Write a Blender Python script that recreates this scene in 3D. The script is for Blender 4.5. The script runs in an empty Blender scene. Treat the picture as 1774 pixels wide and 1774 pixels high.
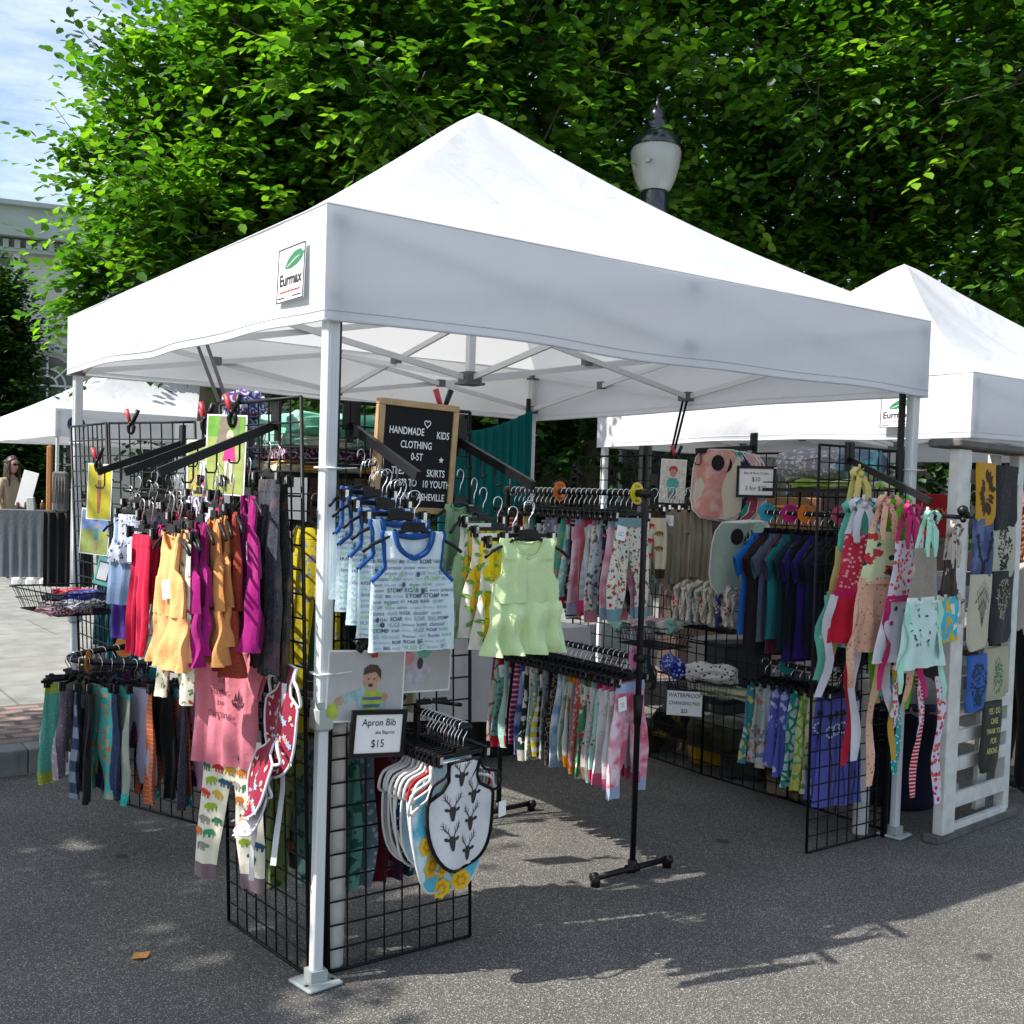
import bpy, math, random
import numpy as np
from mathutils import Vector, Matrix, geometry
R = math.radians
rnd = random.Random(7)
S = bpy.context.scene
COL = S.collection
# ------------------------------------------------------------------ camera
CAM = Vector((-1.5066, -3.0845, 1.5511)); YAW, PIT, ROL = 0.62208, -0.0393, 0.03035
fw = Vector((math.cos(PIT)*math.sin(YAW), math.cos(PIT)*math.cos(YAW), math.sin(PIT)))
r0 = Vector((math.cos(YAW), -math.sin(YAW), 0)); u0 = r0.cross(fw)
rx = r0*math.cos(ROL)+u0*math.sin(ROL); ux = -r0*math.sin(ROL)+u0*math.cos(ROL)
cd = bpy.data.cameras.new("camera"); cam = bpy.data.objects.new("camera", cd); COL.objects.link(cam)
cd.sensor_width = 36; cd.lens = 1903.4/1774*36; cd.shift_y = 44.37/1774; cd.clip_end = 500; cd.clip_start = .05
M = Matrix((rx, ux, -fw)).transposed().to_4x4(); M.translation = CAM; cam.matrix_world = M
S.camera = cam
# ------------------------------------------------------------------ light
SUN = Vector((-0.9, 0.26, 1.0)).normalized()
w = bpy.data.worlds.new("World"); S.world = w; w.use_nodes = True
nt = w.node_tree; bg = nt.nodes["Background"]
sk = nt.nodes.new("ShaderNodeTexSky"); sk.sky_type = 'NISHITA'; sk.sun_disc = False
sk.sun_elevation = math.asin(SUN.z); sk.sun_rotation = math.atan2(SUN.x, SUN.y)
sk.air_density = 1.2; sk.dust_density = 1.4; sk.ozone_density = 1.6
tcw = nt.nodes.new("ShaderNodeTexCoord"); mpw = nt.nodes.new("ShaderNodeMapping"); mpw.inputs['Scale'].default_value = (1.2, 1.2, 5)
nzw = nt.nodes.new("ShaderNodeTexNoise"); nzw.inputs['Scale'].default_value = 2.2; nzw.inputs['Detail'].default_value = 8; nzw.inputs['Roughness'].default_value = .62
crw = nt.nodes.new("ShaderNodeValToRGB"); crw.color_ramp.elements[0].position = .42; crw.color_ramp.elements[1].position = .75
crw.color_ramp.elements[1].color = (.85, .85, .85, 1)
mxw = nt.nodes.new("ShaderNodeMixRGB"); mxw.inputs['Color2'].default_value = (8.5, 9.0, 9.6, 1)
nt.links.new(tcw.outputs['Generated'], mpw.inputs['Vector']); nt.links.new(mpw.outputs[0], nzw.inputs['Vector'])
nt.links.new(nzw.outputs['Fac'], crw.inputs[0]); nt.links.new(crw.outputs[0], mxw.inputs['Fac'])
nt.links.new(sk.outputs[0], mxw.inputs['Color1']); nt.links.new(mxw.outputs[0], bg.inputs['Color'])
bg.inputs['Strength'].default_value = 0.108
sl = bpy.data.lights.new("sun", 'SUN'); sl.energy = 4.8; sl.angle = R(0.53); sl.color = (1, .955, .89)
so = bpy.data.objects.new("sun", sl); COL.objects.link(so); so.rotation_euler = SUN.to_track_quat('Z', 'Y').to_euler()
S.view_settings.view_transform = 'Standard'; S.view_settings.look = 'None'; S.view_settings.exposure = 0.88; S.view_settings.gamma = 1
S.render.engine = 'CYCLES'
S.cycles.max_bounces = 8; S.cycles.transparent_max_bounces = 8

# ------------------------------------------------------------------ mesh helpers
class MB:
    def __init__(s): s.v = []; s.f = []; s.m = []; s.sm = []
    def add(s, vs, fs, mi=0, smooth=False):
        n = len(s.v); s.v += [tuple(p) for p in vs]
        for f in fs: s.f.append([i+n for i in f]); s.m.append(mi); s.sm.append(smooth)
        return s
    def box(s, c, d, mi=0, rz=0, bev=0):
        x, y, z = d[0]/2, d[1]/2, d[2]/2; c_, s_ = math.cos(rz), math.sin(rz)
        def P(a, b, e): return (c[0]+a*c_-b*s_, c[1]+a*s_+b*c_, c[2]+e)
        if not bev:
            vs = [P(a, b, e) for e in (-z, z) for a, b in ((-x,-y),(x,-y),(x,y),(-x,y))]
            return s.add(vs, [(3,2,1,0),(4,5,6,7),(0,1,5,4),(1,2,6,5),(2,3,7,6),(3,0,4,7)], mi)
        k = bev
        def ring(e, q): 
            X, Y = x-q, y-q
            return [P(a, b, e) for a, b in ((-X,-Y+k),(-X+k,-Y),(X-k,-Y),(X,-Y+k),(X,Y-k),(X-k,Y),(-X+k,Y),(-X,Y-k))]
        rs = [ring(-z, k), ring(-z+k, 0), ring(z-k, 0), ring(z, k)]
        vs = sum(rs, []); fs = [tuple(range(7,-1,-1)), tuple(range(24,32))]
        for j in range(3):
            for i in range(8): fs.append((j*8+i, j*8+(i+1)%8, (j+1)*8+(i+1)%8, (j+1)*8+i))
        return s.add(vs, fs, mi)
    def bar(s, a, b, w, h, mi=0, up=(0,0,1)):
        a = Vector(a); b = Vector(b); d = (b-a).normalized(); up = Vector(up)
        if abs(d.dot(up)) > .98: up = Vector((1,0,0))
        sd = d.cross(up).normalized(); u = sd.cross(d)
        vs = [q+sd*i*w/2+u*j*h/2 for q in (a, b) for i, j in ((-1,-1),(1,-1),(1,1),(-1,1))]
        return s.add(vs, [(0,1,2,3),(7,6,5,4),(4,5,1,0),(5,6,2,1),(6,7,3,2),(7,4,0,3)], mi)
    def tube(s, pts, r, n=6, mi=0, cap=True, smooth=True):
        pts = [Vector(p) for p in pts]; rr = r if isinstance(r, (list, tuple)) else [r]*len(pts)
        rings = []; prev = None
        for i, p in enumerate(pts):
            d = (pts[min(i+1, len(pts)-1)]-pts[max(i-1, 0)])
            if d.length < 1e-9: d = Vector((0,0,1))
            d.normalize()
            if prev is None:
                a = Vector((0,0,1)) if abs(d.z) < .9 else Vector((1,0,0)); a = (a-d*a.dot(d)).normalized()
            else: a = (prev-d*prev.dot(d)).normalized()
            prev = a; b = d.cross(a)
            rings.append([p+(a*math.cos(2*math.pi*k/n)+b*math.sin(2*math.pi*k/n))*rr[i] for k in range(n)])
        vs = sum(rings, []); fs = []
        for j in range(len(rings)-1):
            for k in range(n): fs.append((j*n+k, j*n+(k+1)%n, (j+1)*n+(k+1)%n, (j+1)*n+k))
        if cap: fs += [tuple(range(n-1,-1,-1)), tuple((len(rings)-1)*n+k for k in range(n))]
        return s.add(vs, fs, mi, smooth)
    def lathe(s, prof, c=(0,0,0), n=20, mi=0, smooth=True):
        vs = [(c[0]+r*math.cos(2*math.pi*k/n), c[1]+r*math.sin(2*math.pi*k/n), c[2]+z) for r, z in prof for k in range(n)]; fs = []
        for j in range(len(prof)-1):
            for k in range(n): fs.append((j*n+k, j*n+(k+1)%n, (j+1)*n+(k+1)%n, (j+1)*n+k))
        fs += [tuple(range(n-1,-1,-1)), tuple((len(prof)-1)*n+k for k in range(n))]
        return s.add(vs, fs, mi, smooth)
    def grid(s, rows, mi=0, smooth=True, flip=False):
        n = len(rows[0]); vs = sum([list(r) for r in rows], []); fs = []
        for j in range(len(rows)-1):
            for k in range(n-1):
                q = (j*n+k, j*n+k+1, (j+1)*n+k+1, (j+1)*n+k); fs.append(q[::-1] if flip else q)
        return s.add(vs, fs, mi, smooth)
    def xform(s, m): s.v = [tuple(m @ Vector(p)) for p in s.v]; return s
    def merge(s, o, mi=None):
        n = len(s.v); s.v += o.v; s.f += [[i+n for i in f] for f in o.f]; s.m += [mi if mi is not None else k for k in o.m]; s.sm += o.sm; return s
    def mesh(s, name, mats):
        me = bpy.data.meshes.new(name); me.from_pydata([tuple(p) for p in s.v], [], s.f)
        for m in (mats if isinstance(mats, (list, tuple)) else [mats]): me.materials.append(m)
        me.polygons.foreach_set('material_index', s.m); me.polygons.foreach_set('use_smooth', s.sm); me.update()
        return me
def obj(name, mb, mats, parent=None, loc=(0,0,0), rz=0):
    me = mb.mesh(name, mats) if isinstance(mb, MB) else mb
    o = bpy.data.objects.new(name, me); COL.objects.link(o); o.parent = parent; o.location = loc; o.rotation_euler = (0, 0, rz)
    return o
def tag(o, label, cat, group=None):
    label = label.split()
    while len(label) > 16: label.remove('black') if 'black' in label else label.pop(1)
    label = ' '.join(label)
    o['label'] = label; o['category'] = cat
    if group: o['group'] = group
    return o
def thing(name, label, cat, loc=(0,0,0), rz=0, group=None):
    o = bpy.data.objects.new(name, None); COL.objects.link(o); o.location = loc; o.rotation_euler = (0, 0, rz); o.empty_display_size = .05
    return tag(o, label, cat, group)
def struct(name, mb, mats, kind='structure'):
    o = obj(name, mb, mats); o['kind'] = kind; return o
def kids(o): return KID.get(o.name, [])
KID = {}
def dup(root, loc, rz, label, group=None):
    r = root.copy(); COL.objects.link(r); r.location = loc; r.rotation_euler = (0, 0, rz); tag(r, label, root['category'])
    if group: r['group'] = group
    for ch in list(root.children):
        c = ch.copy(); COL.objects.link(c); c.parent = r
        for g in list(ch.children):
            d = g.copy(); COL.objects.link(d); d.parent = c
    return r
_tc = {}
def text_mb(txt, size=1, bold=0.0, mi=0, align='CENTER', sx=1.0):
    """flat text in XZ plane (x right, z up), facing -Y"""
    k = (txt, bold, align)
    if k not in _tc:
        c = bpy.data.curves.new("t", 'FONT'); c.body = txt; c.size = 1; c.offset = bold; c.align_x = align; c.align_y = 'CENTER'; c.resolution_u = 3
        o = bpy.data.objects.new("t", c); COL.objects.link(o)
        dg = bpy.context.evaluated_depsgraph_get(); me = o.evaluated_get(dg).to_mesh()
        _tc[k] = ([tuple(v.co) for v in me.vertices], [list(p.vertices) for p in me.polygons])
        o.evaluated_get(dg).to_mesh_clear(); bpy.data.objects.remove(o); bpy.data.curves.remove(c)
    vs, fs = _tc[k]; m = MB(); m.add([(x*size*sx, 0, y*size) for x, y, z in vs], fs, mi); return m
def poly_mb(pts, mi=0):
    """filled concave polygon from (x,z) points, facing -Y"""
    t = geometry.tessellate_polygon([[Vector((p[0], p[1], 0)) for p in pts]])
    m = MB(); fs = []
    for a, b, c in t:
        A, B, C = pts[a], pts[b], pts[c]
        cr = (B[0]-A[0])*(C[1]-A[1])-(B[1]-A[1])*(C[0]-A[0]); fs.append((a, b, c) if cr > 0 else (a, c, b))
    m.add([(p[0], 0, p[1]) for p in pts], fs, mi); return m

# ------------------------------------------------------------------ materials
_mc = {}
def mat(name, col, rough=.6, metal=0, spec=.5, noise=0, nscale=20, bump=0, bscale=200, trans=0, sheen=0, alpha=1, coat=0):
    if name in _mc: return _mc[name]
    if name.startswith('print_') and not noise: noise, nscale = .3, 35
    m = bpy.data.materials.new(name); m.use_nodes = True; n = m.node_tree.nodes; l = m.node_tree.links
    b = n['Principled BSDF']; b.inputs['Base Color'].default_value = (*col, 1); b.inputs['Roughness'].default_value = rough
    b.inputs['Metallic'].default_value = metal; b.inputs['Specular IOR Level'].default_value = spec
    if coat: b.inputs['Coat Weight'].default_value = coat
    if sheen: b.inputs['Sheen Weight'].default_value = sheen
    tc = n.new('ShaderNodeTexCoord')
    if noise:
        z = n.new('ShaderNodeTexNoise'); z.inputs['Scale'].default_value = nscale; z.inputs['Detail'].default_value = 6
        r = n.new('ShaderNodeMapRange'); r.inputs[1].default_value = .25; r.inputs[2].default_value = .75; r.inputs[3].default_value = 1-noise; r.inputs[4].default_value = 1+noise
        x = n.new('ShaderNodeMixRGB'); x.blend_type = 'MULTIPLY'; x.inputs[0].default_value = 1; x.inputs[1].default_value = (*col, 1)
        l.new(tc.outputs['Object'], z.inputs['Vector']); l.new(z.outputs['Fac'], r.inputs[0]); l.new(r.outputs[0], x.inputs[2]); l.new(x.outputs[0], b.inputs['Base Color'])
    if bump:
        z = n.new('ShaderNodeTexNoise'); z.inputs['Scale'].default_value = bscale; z.inputs['Detail'].default_value = 4
        u = n.new('ShaderNodeBump'); u.inputs['Strength'].default_value = bump; u.inputs['Distance'].default_value = .004
        l.new(tc.outputs['Object'], z.inputs['Vector']); l.new(z.outputs['Fac'], u.inputs['Height']); l.new(u.outputs[0], b.inputs['Normal'])
    if trans:
        t = n.new('ShaderNodeBsdfTranslucent'); t.inputs[0].default_value = (*col, 1); mx = n.new('ShaderNodeMixShader'); mx.inputs[0].default_value = trans
        l.new(b.outputs[0], mx.inputs[1]); l.new(t.outputs[0], mx.inputs[2]); l.new(mx.outputs[0], n['Material Output'].inputs[0])
        if noise: l.new(x.outputs[0], t.inputs[0])
    _mc[name] = m; return m
def hexc(h):
    h = h.lstrip('#'); return tuple(((int(h[i:i+2], 16)/255+.055)/1.055)**2.4 if int(h[i:i+2], 16) > 10 else int(h[i:i+2], 16)/255/12.92 for i in (0, 2, 4))
def fab(kind, *cols, s=30.0, th=.35, trans=.12, rough=.9):
    """cloth with a procedural print. kinds: plain heather dots bits floral stripe vstripe check blotch geo glitter lattice"""
    cols = [hexc(c) if isinstance(c, str) else c for c in cols]
    name = 'cloth_'+kind+'_'+'_'.join('%02x%02x%02x' % tuple(int(255*min(1, q)) for q in c) for c in cols)+'_%g_%g' % (s, th)
    if name in _mc: return _mc[name]
    m = bpy.data.materials.new(name); m.use_nodes = True; n = m.node_tree.nodes; l = m.node_tree.links
    b = n['Principled BSDF']; b.inputs['Roughness'].default_value = rough; b.inputs['Specular IOR Level'].default_value = .2; b.inputs['Sheen Weight'].default_value = .15
    tc = n.new('ShaderNodeTexCoord'); O = tc.outputs['Object']
    def C(c): q = n.new('ShaderNodeRGB'); q.outputs[0].default_value = (*c, 1); return q.outputs[0]
    def mix(f, a, c):
        x = n.new('ShaderNodeMixRGB'); l.new(f, x.inputs[0]); l.new(a, x.inputs[1]); l.new(c, x.inputs[2]); return x.outputs[0]
    def mth(op, a, v=None, v2=None):
        x = n.new('ShaderNodeMath'); x.operation = op
        if isinstance(a, (int, float)): x.inputs[0].default_value = a
        else: l.new(a, x.inputs[0])
        if v is not None:
            if isinstance(v, (int, float)): x.inputs[1].default_value = v
            else: l.new(v, x.inputs[1])
        return x.outputs[0]
    def vor(scale, feat='F1', off=0):
        mp = n.new('ShaderNodeMapping'); mp.inputs['Location'].default_value = (off, off, off); l.new(O, mp.inputs[0])
        x = n.new('ShaderNodeTexVoronoi'); x.feature = feat; x.inputs['Scale'].default_value = scale; l.new(mp.outputs[0], x.inputs['Vector']); return x
    def noi(scale, det=4, off=0):
        mp = n.new('ShaderNodeMapping'); mp.inputs['Location'].default_value = (off, off, off); l.new(O, mp.inputs[0])
        x = n.new('ShaderNodeTexNoise'); x.inputs['Scale'].default_value = scale; x.inputs['Detail'].default_value = det; l.new(mp.outputs[0], x.inputs['Vector']); return x.outputs['Fac']
    base = C(cols[0]); out = base
    if kind == 'heather':
        f = noi(260, 2); f = mth('MULTIPLY', mth('SUBTRACT', f, .35), 2.2); f = mth('MINIMUM', mth('MAXIMUM', f, 0), 1)
        out = mix(f, base, C(cols[1]))
    elif kind == 'dots':
        for i, c in enumerate(cols[1:]):
            v = vor(s, off=i*3.3); out = mix(mth('LESS_THAN', v.outputs['Distance'], th), out, C(c))
    elif kind == 'bits':      # irregular little motifs: distance warped with noise
        for i, c in enumerate(cols[1:]):
            v = vor(s, off=i*5.1+1); d = mth('ADD', v.outputs['Distance'], mth('MULTIPLY', mth('SUBTRACT', noi(s*2.4, 3, i), .5), 1.5))
            out = mix(mth('LESS_THAN', d, th), out, C(c))
    elif kind == 'floral':    # petals: big warped cells, eye and sprigs
        for i, c in enumerate(cols[1:]):
            v = vor(s*(1+.35*i), off=i*7.7+2); d = mth('ADD', v.outputs['Distance'], mth('MULTIPLY', mth('SUBTRACT', noi(s*3, 2, i+2), .5), .9))
            out = mix(mth('LESS_THAN', d, th-.05*i), out, C(c))
        v2 = vor(s, off=2); out = mix(mth('LESS_THAN', v2.outputs['Distance'], th*.22), out, C(tuple(q*.35 for q in cols[-1])))
    elif kind in ('stripe', 'vstripe'):
        sp = n.new('ShaderNodeSeparateXYZ'); l.new(O, sp.inputs[0]); a = sp.outputs['Z' if kind == 'stripe' else 'X']
        a = mth('ADD', a, mth('MULTIPLY', noi(25, 2), .008)); k = mth('FRACT', mth('MULTIPLY', a, s)); out = mix(mth('LESS_THAN', k, th), base, C(cols[1]))
    elif kind == 'check':
        sp = n.new('ShaderNodeSeparateXYZ'); l.new(O, sp.inputs[0])
        kx = mth('FRACT', mth('MULTIPLY', sp.outputs['X'], s)); kz = mth('FRACT', mth('MULTIPLY', sp.outputs['Z'], s))
        out = mix(mth('LESS_THAN', kx, .5), base, C(cols[1])); o2 = mix(mth('LESS_THAN', kx, .5), C(cols[2]), C(cols[3])); out = mix(mth('LESS_THAN', kz, .5), out, o2)
    elif kind == 'lattice':   # scallops / diamonds outlines
        v = vor(s, 'DISTANCE_TO_EDGE'); out = mix(mth('LESS_THAN', v.outputs['Distance'], th*.2), base, C(cols[1]))
        if len(cols) > 2: v = vor(s); out = mix(mth('LESS_THAN', v.outputs['Distance'], th*.7), out, C(cols[2]))
    elif kind == 'blotch':
        for i, c in enumerate(cols[1:]):
            f = noi(s, 5, i*9.1); f = mth('MULTIPLY', mth('SUBTRACT', f, .46), 7); f = mth('MINIMUM', mth('MAXIMUM', f, 0), 1); out = mix(f, out, C(c))
    elif kind == 'geo':
        for i, c in enumerate(cols[1:]):
            v = vor(s, off=i*4.4); v.distance = 'MANHATTAN'; out = mix(mth('LESS_THAN', v.outputs['Distance'], th), out, C(c))
    elif kind == 'glitter':
        out = mix(mth('GREATER_THAN', noi(900, 1), .63), base, C(cols[1]))
        if len(cols) > 2:
            f = mth('MULTIPLY', mth('SUBTRACT', noi(14, 3), .52), 9); f = mth('MINIMUM', mth('MAXIMUM', f, 0), 1); out = mix(f, out, C(cols[2]))
    vr = n.new('ShaderNodeMapRange'); l.new(noi(9, 3), vr.inputs[0]); vr.inputs[1].default_value = .3; vr.inputs[2].default_value = .7; vr.inputs[3].default_value = .93; vr.inputs[4].default_value = 1.05
    x = n.new('ShaderNodeMixRGB'); x.blend_type = 'MULTIPLY'; x.inputs[0].default_value = 1; l.new(out, x.inputs[1]); l.new(vr.outputs[0], x.inputs[2])
    l.new(x.outputs[0], b.inputs['Base Color'])
    u = n.new('ShaderNodeBump'); u.inputs['Strength'].default_value = .35; u.inputs['Distance'].default_value = .004
    l.new(mth('ADD', noi(500, 2), mth('MULTIPLY', noi(26, 4), 4.5)), u.inputs['Height']); l.new(u.outputs[0], b.inputs['Normal'])
    t = n.new('ShaderNodeBsdfTranslucent'); l.new(x.outputs[0], t.inputs[0]); ms = n.new('ShaderNodeMixShader'); ms.inputs[0].default_value = trans
    l.new(b.outputs[0], ms.inputs[1]); l.new(t.outputs[0], ms.inputs[2]); l.new(ms.outputs[0], n['Material Output'].inputs[0])
    _mc[name] = m; return m
BLK = mat('black_plastic', (.005, .005, .006), .42, spec=.3)
WIRE = mat('black_powder_coat', (.004, .004, .005), .5, spec=.25)
PIPE = mat('black_iron_pipe', (.006, .006, .007), .42, spec=.3, noise=.3, nscale=40, bump=.3, bscale=120)
CHR = mat('chrome_wire', (.75, .75, .76), .22, 1)
PAP = mat('paper', (.78, .78, .78), .6)
INK = mat('ink', (.02, .02, .022), .7)
RED = mat('red_grip', (.45, .02, .03), .4)
PVC = mat('white_pvc', (.74, .74, .72), .35, noise=.05, nscale=12)
PALU = mat('painted_steel', (.62, .64, .65), .38, noise=.04, nscale=6)
GREYP = mat('grey_nylon', (.36, .39, .37), .5)
DKGREY = mat('dark_grey_nylon', (.1, .11, .12), .5)
# ================================================================== SETTING
def asphalt():
    m = bpy.data.materials.new('asphalt'); m.use_nodes = True; n = m.node_tree.nodes; l = m.node_tree.links; b = n['Principled BSDF']
    tc = n.new('ShaderNodeTexCoord')
    v = n.new('ShaderNodeTexVoronoi'); v.inputs['Scale'].default_value = 320; l.new(tc.outputs['Object'], v.inputs['Vector'])
    v2 = n.new('ShaderNodeTexVoronoi'); v2.inputs['Scale'].default_value = 520; l.new(tc.outputs['Object'], v2.inputs['Vector'])
    z = n.new('ShaderNodeTexNoise'); z.inputs['Scale'].default_value = 1.6; z.inputs['Detail'].default_value = 8; z.inputs['Roughness'].default_value = .6; l.new(tc.outputs['Object'], z.inputs['Vector'])
    cr = n.new('ShaderNodeValToRGB'); e = cr.color_ramp.elements; e[0].position = 0; e[0].color = (.055, .053, .05, 1); e[1].position = 1; e[1].color = (.55, .52, .47, 1)
    for p, c in ((.4, (.086, .082, .074)), (.7, (.13, .123, .11)), (.88, (.2, .187, .165))): k = e.new(p); k.color = (*c, 1)
    sp = n.new('ShaderNodeSeparateColor'); l.new(v.outputs['Color'], sp.inputs[0]); l.new(sp.outputs[0], cr.inputs[0])
    mr = n.new('ShaderNodeMapRange'); l.new(z.outputs['Fac'], mr.inputs[0]); mr.inputs[1].default_value = .3; mr.inputs[2].default_value = .7; mr.inputs[3].default_value = .78; mr.inputs[4].default_value = 1.15
    x = n.new('ShaderNodeMixRGB'); x.blend_type = 'MULTIPLY'; x.inputs[0].default_value = 1; l.new(cr.outputs[0], x.inputs[1]); l.new(mr.outputs[0], x.inputs[2])
    # tar patches and chewing-gum stains with outlines of their own
    v3 = n.new('ShaderNodeTexVoronoi'); v3.inputs['Scale'].default_value = 1.3; mp = n.new('ShaderNodeMapping'); mp.inputs['Location'].default_value = (.37, .21, 0)
    z2 = n.new('ShaderNodeTexNoise'); z2.inputs['Scale'].default_value = 9; l.new(tc.outputs['Object'], z2.inputs['Vector'])
    ad = n.new('ShaderNodeMixRGB'); ad.blend_type = 'ADD'; ad.inputs[0].default_value = .12; l.new(tc.outputs['Object'], ad.inputs[1]); l.new(z2.outputs['Color'], ad.inputs[2]); l.new(ad.outputs[0], mp.inputs[0]); l.new(mp.outputs[0], v3.inputs['Vector'])
    sm = n.new('ShaderNodeMapRange'); l.new(v3.outputs['Distance'], sm.inputs[0]); sm.inputs[1].default_value = .035; sm.inputs[2].default_value = .055; sm.inputs[3].default_value = .35; sm.inputs[4].default_value = 1
    x2 = n.new('ShaderNodeMixRGB'); x2.blend_type = 'MULTIPLY'; x2.inputs[0].default_value = 1; l.new(x.outputs[0], x2.inputs[1]); l.new(sm.outputs[0], x2.inputs[2]); l.new(x2.outputs[0], b.inputs['Base Color'])
    b.inputs['Roughness'].default_value = .85
    u = n.new('ShaderNodeBump'); u.inputs['Strength'].default_value = .9; u.inputs['Distance'].default_value = .004; l.new(v.outputs['Distance'], u.inputs['Height'])
    u2 = n.new('ShaderNodeBump'); u2.inputs['Strength'].default_value = .5; u2.inputs['Distance'].default_value = .002; l.new(v2.outputs['Distance'], u2.inputs['Height']); l.new(u.outputs[0], u2.inputs['Normal']); l.new(u2.outputs[0], b.inputs['Normal'])
    return m
g = MB(); g.add([(-60,-40,0),(80,-40,0),(80,3.02,0),(-60,3.02,0)], [(0,1,2,3)]); struct('road', g, asphalt())
g = MB(); g.add([(-120,3.3,-.02),(200,3.3,-.02),(200,300,-.02),(-120,300,-.02)], [(0,1,2,3)]); struct('ground', g, mat('ground_earth', (.11, .11, .1), .9, noise=.2, nscale=.6))
STONE = mat('granite_kerb', (.15, .155, .15), .8, noise=.3, nscale=14, bump=.5, bscale=60)
def blockmat(name, c1, c2, mort, scale, bw, rh, off=.5, ms=.02):
    m = bpy.data.materials.new(name); m.use_nodes = True; n = m.node_tree.nodes; l = m.node_tree.links; b = n['Principled BSDF']; b.inputs['Roughness'].default_value = .85
    tc = n.new('ShaderNodeTexCoord'); k = n.new('ShaderNodeTexBrick'); k.offset = off; k.inputs['Scale'].default_value = scale; k.inputs['Brick Width'].default_value = bw; k.inputs['Row Height'].default_value = rh
    k.inputs['Color1'].default_value = (*c1, 1); k.inputs['Color2'].default_value = (*c2, 1); k.inputs['Mortar'].default_value = (*mort, 1); k.inputs['Mortar Size'].default_value = ms; k.inputs['Mortar Smooth'].default_value = .2
    l.new(tc.outputs['Object'], k.inputs['Vector'])
    z = n.new('ShaderNodeTexNoise'); z.inputs['Scale'].default_value = 5; z.inputs['Detail'].default_value = 8; l.new(tc.outputs['Object'], z.inputs['Vector'])
    mr = n.new('ShaderNodeMapRange'); l.new(z.outputs['Fac'], mr.inputs[0]); mr.inputs[1].default_value = .3; mr.inputs[2].default_value = .7; mr.inputs[3].default_value = .75; mr.inputs[4].default_value = 1.2
    x = n.new('ShaderNodeMixRGB'); x.blend_type = 'MULTIPLY'; x.inputs[0].default_value = 1; l.new(k.outputs['Color'], x.inputs[1]); l.new(mr.outputs[0], x.inputs[2]); l.new(x.outputs[0], b.inputs['Base Color'])
    u = n.new('ShaderNodeBump'); u.inputs['Strength'].default_value = .5; u.inputs['Distance'].default_value = .01; u.invert = True; l.new(k.outputs['Fac'], u.inputs['Height']); l.new(u.outputs[0], b.inputs['Normal'])
    return m
BRICK = blockmat('brick_pavers', (.2, .125, .105), (.27, .18, .15), (.09, .085, .08), 1, .23, .115)
SLAB = blockmat('concrete_slabs', (.2, .205, .19), (.23, .23, .21), (.12, .12, .115), 1, 1.5, 1.25, off=.35, ms=.008)
KZ = .14
k = MB(); x = -12.0
while x < 22:
    L = rnd.uniform(1.5, 2.1); k.box((x+L/2-.004, 3.1, KZ/2), (L-.004, .17, KZ), bev=.007); x += L
struct('kerb', k, STONE)
g = MB(); g.box((5, 3.19+.55, KZ/2-.03), (40, 1.1, KZ+.05)); struct('brick_pavement', g, BRICK)
g = MB(); g.box((5, 4.29+12, KZ/2-.03), (60, 24, KZ+.05)); struct('concrete_pavement', g, SLAB)

# ---------------- trees
def leafmat(name, c1, c2, c3, trans=.45):
    m = bpy.data.materials.new(name); m.use_nodes = True; n = m.node_tree.nodes; l = m.node_tree.links; b = n['Principled BSDF']; b.inputs['Roughness'].default_value = .42; b.inputs['Specular IOR Level'].default_value = .4
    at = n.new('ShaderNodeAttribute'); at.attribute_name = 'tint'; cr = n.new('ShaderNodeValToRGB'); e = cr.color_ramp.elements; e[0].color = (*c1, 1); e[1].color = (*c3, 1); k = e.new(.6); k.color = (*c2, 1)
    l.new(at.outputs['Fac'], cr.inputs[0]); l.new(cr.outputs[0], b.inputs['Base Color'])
    t = n.new('ShaderNodeBsdfTranslucent'); mx = n.new('ShaderNodeMixRGB'); mx.blend_type = 'MULTIPLY'; mx.inputs[0].default_value = 1; mx.inputs[2].default_value = (1.7, 1.9, .5, 1)
    l.new(cr.outputs[0], mx.inputs[1]); l.new(mx.outputs[0], t.inputs[0]); ms = n.new('ShaderNodeMixShader'); ms.inputs[0].default_value = trans
    l.new(b.outputs[0], ms.inputs[1]); l.new(t.outputs[0], ms.inputs[2]); l.new(ms.outputs[0], n['Material Output'].inputs[0]); return m
LEAF = leafmat('linden_leaf', (.016, .054, .006), (.06, .165, .014), (.19, .35, .03), .42)
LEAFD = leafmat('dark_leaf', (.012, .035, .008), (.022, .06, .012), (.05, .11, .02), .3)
BARK = mat('bark', (.09, .075, .06), .9, noise=.3, nscale=10, bump=.8, bscale=30)
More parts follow.
